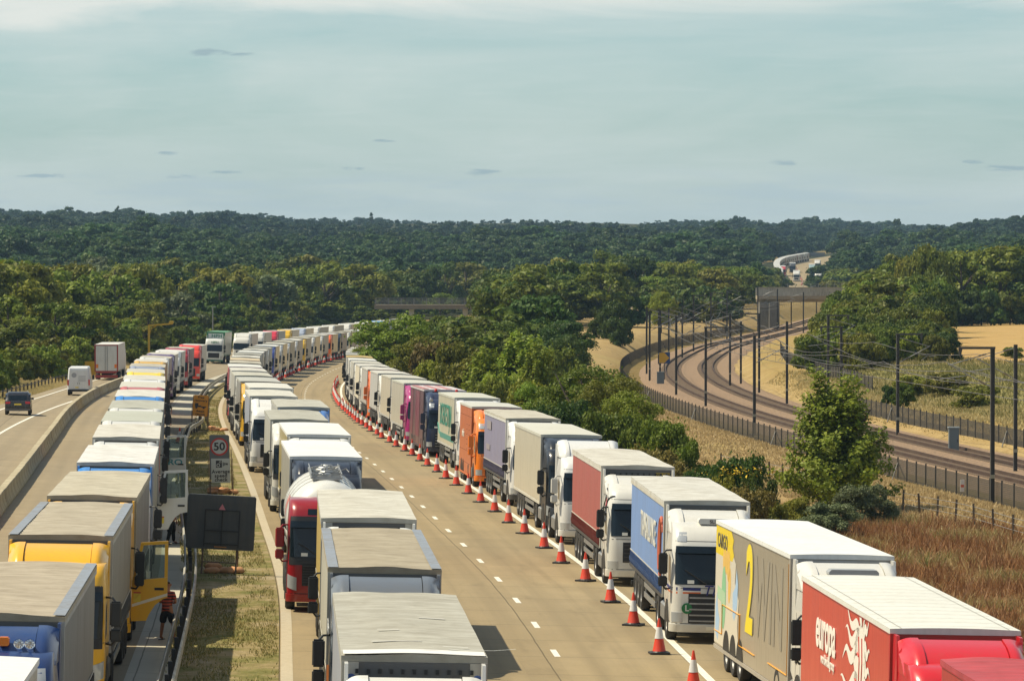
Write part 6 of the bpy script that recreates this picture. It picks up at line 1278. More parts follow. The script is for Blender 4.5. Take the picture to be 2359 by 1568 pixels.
def mesh_fence(q, y0, y1, h, label, stp=2.9):
    o0 = Vector(railpt(q, (y0 + y1) / 2, 0)); o0.z = TZ(o0.x, o0.y); T = thing('mesh_fence', label, 'fence', o0); ys = stations(y0, y1, stp); pts = []
    for y in ys: p = railpt(q, y, 0); pts.append(Vector((p[0], p[1], TZ(p[0], p[1]))))
    mb = MB(); mb.uv = []; s_ = 0
    for i, p in enumerate(pts):
        if i: s_ += (p - pts[i - 1]).length
        for z in (0, h): mb.v.append(tuple(p - o0 + Vector((0, 0, z)))); mb.uv.append((s_, z))
    for i in range(len(pts) - 1): mb.f.append((2 * i, 2 * i + 2, 2 * i + 3, 2 * i + 1)); mb.m.append(0)
    obj('mesh_panel', mb, mfe, T)
    pm_ = cached(('fence_post', h), lambda: (lambda m_: (m_.box(-.045, .045, -.045, .045, -.3, h + .12), m_)[1])(MB()))
    near = pts[:98]
    for p in near: obj('post', pm_, M_MAST, T, p - o0)
    if len(pts) > 98:
        mb = MB()
        for p in pts[98:]: r_ = p - o0; mb.box(r_.x - .05, r_.x + .05, r_.y - .05, r_.y + .05, r_.z - .3, r_.z + h + .12)
        o = obj('post', mb, M_MAST, T); o['kind'] = 'stuff'
    mb = MB()
    for i in range(8, len(pts), 17):
        for s in (-1, 1): a = pts[i] - o0; mb.bar(a + Vector((0, 0, h * .85)), a + Vector((.45 * s, -.7 * 1, 0)), .06)
    ob_ = obj('brace', mb, M_MAST, T); ob_['kind'] = 'stuff'; return T
mesh_fence(-5.6, 196, 830, 1.35, 'dark mesh fence on the motorway side of the railway curve')
mesh_fence(10.2, 236, 400, 1.45, 'dark mesh fence on the far side of the railway before the scrub')
mesh_fence(15.0, 402, 560, 1.35, 'dark mesh fence climbing the golden bank behind the masts')
p = W(2216, 1105, 243); o = tag(obj('notice', (lambda m_: (m_.box(-.12, .12, -.03, .03, .45, 1.15), m_)[1])(MB()), plain('notice_white', (.62, .58, .54), .5), None, (p.x, 243, TZ(p.x, 243))), 'small white notice fixed to the near railway fence', 'notice'); obj('red_band', (lambda m_: (m_.box(-.10, .10, -.034, -.031, .70, .86), m_)[1])(MB()), plain('notice_red', (.55, .12, .06), .5), o)
p = W(2196, 1040, 303); CBT = thing('trackside_cabinet', 'grey blue metal cabinet standing beside the far track', 'cabinet', (p.x, 303, TZ(p.x, 303) - .02)); MC_ = paint((.125, .16, .175), .5, .25, name='cabinet_paint')
mb = MB(); mb.box(-.36, .36, -.3, .3, .12, 1.95); mb.box(-.40, .40, -.34, .34, 0, .14); obj('body', mb, MC_, CBT); mb = MB(); mb.box(-.42, .42, -.36, .36, 1.952, 2.05, ch=.02); obj('lid', mb, paint((.25, .29, .30), .5, .25), CBT); mb = MB(); mb.box(-.33, .33, -.325, -.302, .2, 1.9); D = obj('door', mb, MC_, CBT); mb = MB(); mb.box(.22, .26, -.35, -.326, .95, 1.15); obj('handle', mb, BLACK, D)
p = W(1521, 890, 470); CB2 = thing('trackside_cabinet', 'slim blue grey cabinet below the marker board', 'cabinet', (p.x, 470, TZ(p.x, 470))); mb = MB(); mb.box(-.4, .4, -.3, .3, 0, 1.55); obj('body', mb, MC_, CB2); mb = MB(); mb.box(-.43, .43, -.33, .33, 1.552, 1.62); obj('lid', mb, MC_, CB2)
p = W(1530, 824, 486); z_ = TZ(p.x, 486); MBd = thing('marker_board', 'square blue board with a yellow arrow on a post by the tracks', 'railway sign', (p.x, 486, z_)); hz = p.z - z_
mb = MB(); mb.tube([(0, .05, 0), (0, .05, hz + .3)], .05, 6); obj('post', mb, M_MAST, MBd); mb = MB(); mb.box(-.65, .65, -.03, .03, hz - .65, hz + .65); bd = obj('board', mb, plain('board_blue', (.01, .05, .17), .5), MBd)
mb = MB(); mb.prism([(-.62, hz - .6), (.0, hz - .6), (.58, hz), (.0, hz + .6), (-.62, hz + .6)], -.036, -.031); obj('arrow', mb, plain('arrow_yellow', (.60, .34, .02), .5), bd)
# farm fence posts along the brow
FF = thing('farm_fence', 'line of leaning wooden posts with sagging wire on the dry slope', 'fence', (FENX(220), 220, TZ(FENX(220), 220))); org = Vector(FF.location); prev = None; wires = MB(); M_WOOD = paint((.10, .075, .05), .9, .5, name='old_wood'); y = 196.0
fpts = []
while y < 272:
    x = FENX(y); z = TZ(x, y); mb = MB(); mb.prism([(-.06, -.05), (.05, -.06), (.06, .05), (-.05, .06)], -.3, 1.22, axis='z'); obj('post', mb, M_WOOD, FF, Vector((x, y, z)) - org, (random.uniform(-.07, .07), random.uniform(-.08, .08), 0)); fpts.append(Vector((x, y, z)) - org); y += 3.45
for hz in (.45, .75, 1.05): wires.tube([p + Vector((0, 0, hz)) for p in fpts], .012, 4)
obj('wire', wires, STEEL, FF)
# concrete road bridge over the railway
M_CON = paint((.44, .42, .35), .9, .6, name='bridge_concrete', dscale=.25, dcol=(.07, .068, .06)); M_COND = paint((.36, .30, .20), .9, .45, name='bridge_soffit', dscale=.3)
yB = 858.0; xa, xb = W(1746, 680, yB).x, W(2010, 680, yB).x; zt, zb = W(1850, 663, yB).z, W(1850, 692, yB).z
BR = thing('concrete_bridge', 'grey concrete bridge with a solid parapet over the railway', 'bridge', (xa, yB, ZRAIL)); org = Vector(BR.location)
mb = MB(); mb.box(0, xb - xa, 0, .35, zb + .9 - org.z, zt - org.z); mb.box(0, xb - xa, 9.0, 9.35, zb + .9 - org.z, zt - org.z); obj('parapet', mb, M_CON, BR); mb = MB(); mb.box(-.1, xb - xa + .1, -.12, .45, zt - org.z, zt + .14 - org.z); obj('coping', mb, paint((.40, .38, .31), .85, .4, name='coping'), BR)
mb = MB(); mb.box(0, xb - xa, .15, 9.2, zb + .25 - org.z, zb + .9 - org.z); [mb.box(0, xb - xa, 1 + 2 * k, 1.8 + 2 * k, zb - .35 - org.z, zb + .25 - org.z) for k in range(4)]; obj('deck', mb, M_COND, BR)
mb = MB(); mb.box(.3, 4.4, .3, 9, -.8, zb - .35 - org.z); mb.box(2.2, 4.0, -1.5, .3, -.8, zb - .5 - org.z); obj('pier', mb, paint((.22, .21, .18), .9, .6, name='pier_shaded_concrete', dscale=.3, dcol=(.07, .068, .06)), BR)  # darker than the parapet concrete: the pier's shade is painted into its colour
mb = MB(); [mb.box(x, x + .08, .12, .2, zt + .14 - org.z, zt + .9 - org.z) for x in np.arange(6, xb - xa, 1.6)]; [mb.box(5.5, xb - xa, .13, .17, zt + h - org.z, zt + h + .05 - org.z) for h in (.5, .85)]; obj('railing', mb, STEEL, BR)
# bridge over the motorway at the bend
yB = 850.0; xa, xb = W(862, 700, yB).x, W(1130, 700, yB).x; zd0, zd1, zr_ = W(990, 712, yB).z, W(990, 702, yB).z, W(990, 687, yB).z
BR = thing('road_bridge', 'dark overbridge with open railings crossing the motorway at the bend', 'bridge', (xa, yB, zd0)); org = Vector(BR.location)
mb = MB(); mb.box(0, xb - xa, 0, 6, 0, zd1 - zd0); obj('deck', mb, paint((.20, .165, .12), .9, .5, name='deck_concrete'), BR)
mb = MB()
for yy in (.1, 5.8):
    for x in np.arange(.2, xb - xa, 2.6): mb.box(x - .05, x + .05, yy, yy + .1, zd1 - zd0, zr_ - zd0)
    for k in range(5): z = zd1 - zd0 + (zr_ - zd1) * (k + 1) / 5 - .05; mb.box(0, xb - xa, yy + .02, yy + .07, z, z + .05)
obj('railing', mb, paint((.20, .20, .19), .5, .3), BR); mb = MB(); mb.box(7, 8, 1, 5, -8, 0); mb.box(18, 19, 1, 5, -9, 0); obj('pier', mb, M_CON, BR)
for (x0, x1, y_, d_, lb) in ((1795, 1900, 587, 2250, 'distant dark overbridge above the far lorries'), (2052, 2100, 579, 2100, 'distant grey bridge wall at the right between trees'), (1588, 1660, 596, 1750, 'low distant bridge half hidden by the tree tops')):
    a, b_ = W(x0, y_, d_), W(x1, y_, d_); O = thing('distant_bridge', lb, 'bridge', (a.x, d_, a.z)); mb = MB(); mb.box(0, b_.x - a.x, 0, 8, -.9, .2); obj('deck', mb, paint((.20, .19, .17), .9, .3, name='deck_concrete'), O); mb = MB(); mb.box(0, b_.x - a.x, 0, .3, .2, 1.3); obj('parapet', mb, paint((.24, .23, .21), .9, .3, name='parapet'), O); mb = MB(); mb.box((b_.x - a.x) * .45, (b_.x - a.x) * .45 + 1.2, 2, 6, -14, -.9); obj('pier', mb, M_CON, O)
# ------------------------------------------------------------------ vegetation
def leaf_mat(name, ca, cb, trans=.32, tint=False):
    m, t, b = principled(name); g = t.new('ShaderNodeNewGeometry'); oi = t.new('ShaderNodeObjectInfo')
    c = t.mix(g.outputs['Random Per Island'], ca + (1,), cb + (1,))
    hs = t.new('ShaderNodeHueSaturation'); t.l.new(c, hs.inputs['Color'])
    if tint:
        at = t.new('ShaderNodeVertexColor'); at.layer_name = 'tint'; sp = t.new('ShaderNodeSeparateColor'); t.l.new(at.outputs[0], sp.inputs[0]); r1, r2 = sp.outputs[0], sp.outputs[1]
    else: r1 = oi.outputs['Random']; r2 = t.math('FRACT', t.math('MULTIPLY', oi.outputs['Random'], 7.31))
    t.l.new(t.mapr(r1, 0, 1, .488, .522), hs.inputs['Hue']); t.l.new(t.mapr(r2, 0, 1, .72, 1.30), hs.inputs['Value']); hs.inputs['Saturation'].default_value = 1.0
    t.l.new(hs.outputs[0], b.inputs['Base Color']); b.inputs['Roughness'].default_value = .55; b.inputs['Specular IOR Level'].default_value = .25
    tl = t.new('ShaderNodeBsdfTranslucent'); t.l.new(hs.outputs[0], tl.inputs[0]); mx = t.new('ShaderNodeMixShader'); mx.inputs[0].default_value = trans
    t.l.new(b.outputs[0], mx.inputs[1]); t.l.new(tl.outputs[0], mx.inputs[2]); t.l.new(mx.outputs[0], t.n['Material Output'].inputs[0]); return m
LEAF = dict(bright=leaf_mat('leaf_fresh', (.115, .172, .011), (.215, .255, .028)), lime=leaf_mat('leaf_lime', (.140, .215, .014), (.255, .315, .034)), olive=leaf_mat('leaf_olive', (.122, .138, .012), (.215, .208, .028)), mid=leaf_mat('leaf_mid', (.080, .118, .010), (.160, .184, .018)),
            dark=leaf_mat('leaf_dark', (.038, .076, .012), (.088, .125, .017)), yellow=leaf_mat('leaf_yellowing', (.135, .165, .012), (.225, .232, .024)), grey=leaf_mat('leaf_grey', (.090, .120, .050), (.175, .200, .095)),
            rust=leaf_mat('leaf_rusty', (.130, .110, .022), (.210, .155, .040)))
BARK = paint((.060, .048, .035), .9, .4, name='bark')
def leaf_cloud(seed, n, leaf, r, h, shape='round', nl=26, jit=.5, sub=6):
    """leaf quads on the shells of many small lobes (or along shoots): returns vertices (n*4,3)"""
    g = np.random.default_rng(seed); L = []
    if shape == 'feather':
        ns = 150; Z = g.random(ns) ** 1.25; A_ = g.uniform(0, 2 * math.pi, ns); zb = .04 + .72 * Z; ln = r * (.95 - .62 * Z) * g.uniform(.6, 1.12, ns); up = h * (.10 + .24 * g.random(ns))
        i = g.integers(0, ns, n); t_ = g.random(n) ** .65; wob = .05 + .10 * (1 - t_)
        c = np.stack([np.cos(A_[i]) * ln[i] * t_, np.sin(A_[i]) * ln[i] * t_, zb[i] * h + up[i] * t_ ** 1.3], 1) + g.normal(size=(n, 3)) * (wob * r * .8)[:, None]
        d = c - np.array([0, 0, .3 * h]); d /= np.linalg.norm(d, axis=1, keepdims=True) + 1e-6
    else:
        for i in range(nl):
            a = g.uniform(0, 2 * math.pi); k = g.uniform(0, 1)
            if shape == 'cone': z = .06 + .88 * k ** 1.1; rr = (1 - z) ** .8 * g.uniform(.3, .8); q = (rr * math.cos(a) * r, rr * math.sin(a) * r, z * h); sr = (.16 + .2 * (1 - z)) * r; sz_ = sr * .9
            elif shape == 'bush': z = .08 + .66 * k; rr = math.sqrt(max(0, 1 - z ** 2)) * g.uniform(.2, .85); q = (rr * math.cos(a) * r, rr * math.sin(a) * r, z * h); sr = g.uniform(.20, .34) * r; sz_ = sr * g.uniform(.8, 1.1)
            else: z = g.uniform(-.9, 1); rr = math.sqrt(max(0, 1 - z * z * .9)) * g.uniform(.4, .80); q = (rr * math.cos(a) * r, rr * math.sin(a) * r, (.50 + .36 * z) * h); sr = g.uniform(.24, .38) * r; sz_ = sr * g.uniform(.75, 1.0)
            for j in range(sub):
                e = g.normal(size=3); e /= np.linalg.norm(e); e[2] = abs(e[2]) * .9 - .25; f = g.uniform(.34, .58)
                L.append((q[0] + e[0] * sr * .72, q[1] + e[1] * sr * .72, max(.03 * h, q[2] + e[2] * sz_ * .75), sr * f, sz_ * f))
        L = np.array(L); wgt = L[:, 3] ** 2; wgt /= wgt.sum(); pick = g.choice(len(L), n, p=wgt); Q = L[pick]
        d = g.normal(size=(n, 3)); d /= np.linalg.norm(d, axis=1, keepdims=True); d[:, 2] = np.where(d[:, 2] < -.45, -d[:, 2], d[:, 2])
        rad = g.uniform(.55, 1.10, n) ** .7; stray = g.random(n) < .06; rad = np.where(stray, g.uniform(1.1, 1.75, n), rad)
        c = Q[:, :3] + d * np.stack([Q[:, 3], Q[:, 3], Q[:, 4]], 1) * rad[:, None]; c[:, 2] = np.maximum(c[:, 2], .02 * h)
    nrm = d + g.normal(size=(n, 3)) * jit; nrm /= np.linalg.norm(nrm, axis=1, keepdims=True)
    t1 = np.cross(nrm, g.normal(size=(n, 3))); t1 /= np.linalg.norm(t1, axis=1, keepdims=True); t2 = np.cross(nrm, t1)
    sz = leaf * g.uniform(.6, 1.35, n)[:, None]; a_ = t1 * sz; b_ = t2 * sz * .62
    return np.stack([c - a_, c - b_ + nrm * sz * .12, c + a_, c + b_ + nrm * sz * .12], 1).reshape(-1, 3).astype(np.float32)
def quads_mesh(name, V, nv=4, cols=None):
    me_ = bpy.data.meshes.new(name); n = len(V) // nv; me_.vertices.add(len(V)); me_.vertices.foreach_set('co', np.ascontiguousarray(V, np.float32).ravel())
    me_.loops.add(len(V)); me_.loops.foreach_set('vertex_index', np.arange(len(V), dtype=np.int32)); me_.polygons.add(n); me_.polygons.foreach_set('loop_start', np.arange(n, dtype=np.int32) * nv)
    if cols is not None: ca_ = me_.color_attributes.new('tint', 'FLOAT_COLOR', 'POINT'); ca_.data.foreach_set('color', np.ascontiguousarray(cols, np.float32).ravel())
    me_.update(calc_edges=True); return me_
def trunk_mesh(h, r, seed):
    rr = random.Random(seed); mb = MB(); mb.tube([(0, 0, -.4), (.05 * h * .1, 0, h * .25), (rr.uniform(-.2, .2), rr.uniform(-.2, .2), h * .55), (rr.uniform(-.3, .3), rr.uniform(-.3, .3), h * .85)], [.035 * h, .025 * h, .018 * h, .005 * h], 7)
    for k in range(6): a = rr.uniform(0, 6.28); z = h * rr.uniform(.22, .55); q_ = rr.uniform(.25, .5) * r; mb.tube([(0, 0, z), (q_ * .5 * math.cos(a), q_ * .5 * math.sin(a), z + .12 * h), (q_ * math.cos(a), q_ * math.sin(a), z + .3 * h * rr.uniform(.6, 1.2))], [.014 * h, .010 * h, .004 * h], 5)
    return mb
CR = {}
SZ = {'round': (5.0, 10.0), 'cone': (3.2, 7.2), 'bush': (3.5, 4.2), 'feather': (3.2, 7.2)}
def crown(shape, var, lod):
    k = (shape, var, lod)
    if k not in CR:
        n, leaf = {0: (34000, .105), 1: (17000, .16), 2: (8000, .25)}[lod]
        r, h = SZ[shape]
        if shape != 'round': n = int(n * .7)
        CR[k] = quads_mesh('crown', leaf_cloud(sum(ord(ch) for ch in shape) * 31 + var * 7 + lod, n, leaf, r, h, shape, 30 if lod < 2 else 18, .5 if lod < 2 else .36, 8 if lod < 2 else 5)); MESH[('trunk', shape, var)] = trunk_mesh(h, r, var).mesh('trunk')
    return CR[k], MESH[('trunk', shape, var)]
def tree(X, Y, h, r, kind, shape, lod, label, group=None, name='tree', cat='tree', z=None):
    cm, tm = crown(shape, random.randrange(3 if lod < 2 else 5), lod); r0, h0 = SZ[shape]; z = TZ(X, Y) if z is None else z
    T = thing(name, label, cat, (X, Y, z - .05), (0, 0, random.uniform(0, 6.28)), group); T.scale = (r / r0, r / r0, h / h0)
    obj('crown' if shape != 'bush' else 'foliage', cm, LEAF[kind], T); obj('trunk' if shape != 'bush' else 'stem', tm, BARK, T); return T
def px_tree(x, yt, d, r, kind, shape, lod, label, **kw):
    p = W(x, yt, d); z = TZ(p.x, d); return tree(p.x, d, max(1.2, p.z - z), r, kind, shape, lod, label, **kw)
# --- bushes and trees one by one along the shoulder
A = 'along the shoulder, '
near = [(908, 714, 428, 5.2, 'bright', 'round', 1, 'bright green tree whose crown hides the end of the lorry queue'), (884, 742, 452, 3.4, 'bright', 'round', 1, 'small bright tree left of the bright green one at the vanishing queue'), (968, 765, 402, 3.4, 'olive', 'round', 1, 'olive tree just right of the bright green tree'),
        (1015, 772, 385, 3.4, 'rust', 'bush', 1, 'brownish olive bush between two green trees above the white lorries'), (1058, 785, 362, 3.2, 'olive', 'bush', 1, 'olive bush above the white lorries in the bend'), (1000, 815, 372, 2.4, 'yellow', 'bush', 1, 'yellowing low bush behind the white roofed lorries'), (1082, 826, 334, 3.0, 'olive', 'bush', 1, 'olive bush above the pink cabbed lorry'),
        (1118, 806, 325, 2.8, 'bright', 'feather', 1, 'light green tree behind the navy lorry'), (1152, 842, 300, 2.8, 'bright', 'bush', 1, 'light green bush just above the navy lorry roof'), (1205, 776, 336, 3.9, 'bright', 'feather', 1, 'tall light green tree behind the orange lorry'), (1243, 802, 322, 2.8, 'bright', 'feather', 1, 'lower light green tree right of the tall light green one'), (1130, 868, 284, 2.0, 'olive', 'bush', 1, 'low olive bush behind the navy lorry'),
        (1215, 868, 274, 2.4, 'olive', 'bush', 1, 'green bush above the orange lorry'), (1262, 858, 268, 2.9, 'bright', 'round', 0, 'green tree at the left flank of the large dark leafy one'), (1338, 828, 262, 4.2, 'mid', 'round', 0, 'large dark leafy tree above the purple grey lorry'), (1400, 838, 256, 3.8, 'olive', 'round', 0, 'broad leafy tree above the cream lorry with the black cab'), (1452, 872, 250, 3.2, 'bright', 'round', 0, 'green tree at the right flank of the large leafy clump'),
        (1300, 900, 255, 3.0, 'dark', 'bush', 0, 'dark undergrowth below the large leafy tree'), (1400, 925, 244, 3.2, 'mid', 'bush', 0, 'dark undergrowth above the white tractor unit'), (1478, 942, 240, 2.6, 'bright', 'bush', 0, 'green bush right of the large leafy clump'), (1532, 946, 236, 2.6, 'bright', 'bush', 0, 'rounded green bush beside the pale bank'), (1582, 992, 226, 1.9, 'bright', 'bush', 0, 'light green bush at the foot of the pale bank'),
        (1500, 1010, 222, 2.6, 'rust', 'bush', 0, 'brownish scrub above the dull red lorry’s roof'), (1570, 1042, 213, 2.2, 'rust', 'bush', 0, 'brown scrub right of the dull red lorry'), (1625, 1052, 208, 1.6, 'dark', 'bush', 0, 'small dark gorse at the left of two gorse bushes'), (1705, 1034, 203, 1.9, 'dark', 'bush', 0, 'dark gorse bush with yellow bloom by the straw field'), (1752, 1066, 200, 1.2, 'dark', 'bush', 0, 'little dark gorse right of the blooming one'),
        (1660, 1082, 200, 1.5, 'olive', 'bush', 0, 'olive scrub between gorse and blue lorry'), (1730, 1110, 192, 1.6, 'rust', 'bush', 0, 'rusty scrub left of the lone tree'), (1925, 868, 229, 4.0, 'lime', 'feather', 0, 'lone feathery light green tree in front of the railway fence'), (1985, 1108, 217, 1.9, 'grey', 'bush', 0, 'grey green bush at the right foot of the lone tree'), (1905, 1148, 208, 1.9, 'grey', 'bush', 0, 'grey green bush in front of the lone tree'), (1838, 1136, 214, 1.4, 'olive', 'bush', 0, 'olive bush at the left foot of the lone tree'), (1778, 1150, 198, 1.3, 'olive', 'bush', 0, 'low olive bush above the white roof of the silver lorry'),
        (1412, 690, 614, 2.9, 'dark', 'bush', 1, 'round dark tree standing on the straw field'), (1430, 728, 600, 2.3, 'dark', 'bush', 1, 'lower round dark tree in front on the straw field'), (1380, 728, 622, 1.9, 'dark', 'bush', 1, 'smaller round dark tree left on the straw field'), (1522, 668, 700, 2.8, 'yellow', 'round', 1, 'yellowing tree at the edge of the straw mound'),
        (1295, 735, 478, 4.2, 'dark', 'round', 1, 'dark tree left of the straw field, tallest of its clump'), (1235, 742, 486, 3.8, 'mid', 'round', 1, 'green tree behind the tall light green one'), (1302, 764, 462, 2.6, 'dark', 'round', 1, 'dark tree at the corner of the straw field'), (1155, 735, 470, 4.0, 'mid', 'round', 1, 'rounded green tree in the middle of the strip wood'), (1095, 742, 462, 3.8, 'mid', 'round', 1, 'green tree above the brownish bush'), (1045, 730, 482, 3.8, 'dark', 'round', 1, 'dark tree behind the olive bushes'),
        (1280, 790, 440, 2.6, 'mid', 'bush', 1, 'bush at the left tip of the straw field'), (2100, 858, 380, 2.3, 'olive', 'bush', 1, 'green bush behind the far railway fence'), (2080, 880, 362, 1.2, 'mid', 'bush', 1, 'low green bush at the far railway fence'), (2052, 884, 370, 1.0, 'dark', 'bush', 1, 'dark little bush at the far railway fence'), (2335, 797, 470, 1.6, 'mid', 'bush', 1, 'small bush at the edge of the wheat field'), (2240, 884, 352, 2.6, 'olive', 'bush', 1, 'patch of low scrub on the rough bank'), (2180, 856, 375, 2.6, 'olive', 'bush', 1, 'olive scrub on the rough bank')]
for (x, yt, d, r, kd, shp, lod, lb) in near:
    if 1380 < x < 1620 and d < 262: r *= .82; yt += 8
    px_tree(x, yt, d, r, kd, shp, lod, lb, name='bush' if shp == 'bush' and 'tree' not in lb else 'tree', cat='bush' if shp == 'bush' and 'tree' not in lb else 'tree')
SLOPE = [(1868, 752, 470, 3.2, 'olive'), (1895, 728, 485, 3.6, 'olive'), (1930, 745, 462, 3.6, 'bright'), (1965, 762, 448, 3.2, 'olive'), (1905, 705, 520, 4.0, 'mid'), (1945, 690, 510, 4.4, 'olive'), (1985, 715, 480, 4.2, 'mid'), (2015, 745, 455, 3.4, 'mid'), (1925, 668, 570, 4.4, 'mid'), (1965, 652, 590, 4.6, 'bright'), (2005, 668, 545, 4.6, 'olive'), (2040, 700, 500, 4.4, 'mid'),
         (2065, 742, 462, 3.8, 'dark'), (2100, 725, 475, 4.0, 'mid'), (2135, 735, 468, 3.6, 'dark'), (2160, 762, 458, 2.6, 'dark'), (1985, 632, 650, 4.8, 'mid'), (2025, 625, 640, 4.8, 'olive'), (2060, 648, 580, 4.6, 'bright'), (2095, 672, 540, 4.6, 'dark'), (2130, 690, 520, 4.2, 'dark'), (2045, 598, 720, 5.2, 'mid'), (2085, 588, 700, 5.2, 'olive'), (2118, 560, 690, 5.0, 'yellow'), (2120, 620, 620, 4.6, 'mid'), (2145, 645, 580, 4.2, 'dark'), (2150, 580, 740, 5.2, 'olive'), (2172, 600, 720, 4.8, 'dark')]
SLOPE = [(x + 12, yt, d, r, kd) for (x, yt, d, r, kd) in SLOPE]
for (x, yt, d, r, kd) in SLOPE + [(x + gg0.uniform(-22, 22), yt + gg0.uniform(4, 26), d - gg0.uniform(2, 12), r * .8, gg0.choice(['mid', 'olive', 'bright', 'mid'])) for gg0 in [random.Random(21)] for (x, yt, d, r, kd) in SLOPE]:
    row = 'at the foot' if yt > 715 else 'half way up' if yt > 645 else 'near the top'; sd_ = 'left' if x < 1960 else 'middle' if x < 2070 else 'right'
    if kd == 'yellow': kd = 'olive'
    nmk = dict(bright='fresh green', olive='olive', mid='mid green', dark='dark green')[kd]
    px_tree(x, yt, d, r * .9, kd, 'bush', 1, f'{nmk} tree {row} of the wooded slope behind the masts, {sd_} part', group=f'{nmk} trees {row} of the wooded slope, {sd_} part')
# yellow bloom of the gorse
# --- woods: a few hundred trees one by one
KEEP = [(1356, 1480, 700, 860, 720), (1275, 1360, 800, 860, 500), (1740, 1955, 652, 775, 870), (1768, 1902, 596, 660, 1540), (1470, 1860, 715, 1010, 880), (896, 1088, 682, 718, 848), (1345, 1480, 680, 860, 640), (2175, 2400, 750, 1000, 690)]
def blocked(X, Y, z, h, r):
    x, y0_ = PX(X, Y, z); yt = PX(X, Y, z + h)[1]; pr = FPX * r * .85 / Y
    return any(Y < dm and x + pr > a and x - pr < b_ and y0_ > c_ and yt < d_ for (a, b_, c_, d_, dm) in KEEP)
env_x = [-400, 0, 60, 110, 170, 300, 420, 560, 700, 870, 1000, 1100, 1170, 1220, 1300, 1370, 1450, 1560, 1640, 1720, 1790, 1850, 1950, 2050, 2100, 2160, 2240, 2358, 2700]
env_y = [575, 575, 590, 606, 575, 552, 555, 548, 560, 562, 572, 556, 560, 590, 585, 566, 575, 590, 600, 605, 640, 700, 645, 592, 560, 562, 556, 545, 545]
def region(x, d):
    for lim, s in ((150, 'at the left edge above the dark car'), (420, 'behind the yellow camera pole'), (650, 'behind the thin lamp column'), (880, 'above the far lorry rows'), (1100, 'around the railed overbridge'), (1330, 'right of the railed overbridge'), (1500, 'behind the round trees on the straw field'), (1800, 'left of the concrete bridge'), (2170, 'on the slope right of the concrete bridge')):
        if x < lim: return s
    return 'in the hedge above the wheat field'
KW = dict(bright='fresh green', olive='olive green', mid='mid green', dark='dark green', yellow='yellowing', grey='grey green', rust='rusty')
placed = []; tries = 0
gg = random.Random(11)
def far_enough(X, Y, s): return all((X - a) ** 2 + ((Y - b_) * .6) ** 2 > s * s for a, b_ in placed[-400:])
while len(placed) < 268 and tries < 30000:
    tries += 1
    if gg.random() < .68: x = gg.uniform(-90, 1800); d = 400 + 700 * gg.random() ** 1.25
    else: x = gg.uniform(1835, 2450); d = 470 + 480 * gg.random() ** 1.2
    X = (x - CXP) / FPX * d; u = X - R(d); q = X - XR(d)
    if -33.5 < u < 7 or (-14 < q < 13): continue
    if x < 1800 and q > -14: continue
    if x > 1830 and (q < 13 or (d < 745 and x < 2165)): continue
    if x > 2165 and d < 692: continue
    if u > 0 and q < 0 and d < 720 and x > 1265 + max(0, (620 - d)) * .2 and x < 1500: continue
    z = TZ(X, d); ey = float(np.interp(x, env_x, env_y)) + gg.uniform(0, 10)
    if 960 < x < 1800 and d < 680: ey = max(ey, 655 + gg.uniform(-15, 15))
    hmax = HC + (HOR - ey) / FPX * d - z; h = min(gg.uniform(9, 15), hmax)
    if u < -33 and u > -40: h = min(h, gg.uniform(5, 9))
    if h < 4: continue
    r = h * gg.uniform(.42, .62)
    if not far_enough(X, d, 6.0) or blocked(X, d, z, h, r): continue
    placed.append((X, d))
    if x < 520 and d < 720: kd = gg.choice(['olive', 'yellow', 'yellow', 'bright', 'bright', 'olive'])
    elif x < 880: kd = gg.choice(['mid', 'dark', 'dark', 'olive', 'mid', 'grey'] if gg.random() > .05 else ['grey'])
    elif x < 1800: kd = gg.choice(['mid', 'dark', 'mid', 'olive', 'dark', 'bright'])
    else: kd = gg.choice(['mid', 'olive', 'bright', 'dark', 'mid', 'olive'])
    if 960 < x < 1520 and d < 800: kd = gg.choice(['dark', 'mid', 'dark'])
    if x > 2170 and d < 760: kd = gg.choice(['dark', 'mid', 'mid'])
    rank = 'in front' if d < 600 else 'midway' if d < 800 else 'at the back'
    size = 'tall' if h > 11.5 else 'low' if h < 7.5 else 'middling'
    tree(X, d, h, r, kd, 'round', 2, f'{size} {KW[kd]} tree {rank} {region(x, d)}', f'{size} {KW[kd]} trees {rank} {region(x, d)}')
for k in range(58):
    d = 335 + 515 * (k + gg.random()) / 58; X = R(d) + float(LL2(d)) - gg.uniform(4.2, 8.5); z = TZ(X, d); h = gg.uniform(2.6, 4.6)
    if blocked(X, d, z, h, h * .6): continue
    x = PX(X, d, z)[0]; kd = gg.choice(['olive', 'mid', 'yellow', 'bright', 'dark'] if d < 600 else ['mid', 'dark'])
    tree(X, d, h, h * gg.uniform(.62, .9), kd, 'bush', 2, f'{KW[kd]} roadside bush {region(x, d)}', f'{KW[kd]} roadside bushes {region(x, d)}', name='bush', cat='bush')
for k in range(12):
    x = 2172 + 22 * k; X = (x - CXP) / FPX * 688; z = TZ(X, 688); h = gg.uniform(4.5, 6.5)
    tree(X, 688, h, h * gg.uniform(.55, .75), gg.choice(['dark', 'dark', 'mid']), 'bush', 2, 'dark bush at the foot of the tall hedge above the wheat field', 'bushes at the foot of the tall hedge', name='bush', cat='bush')
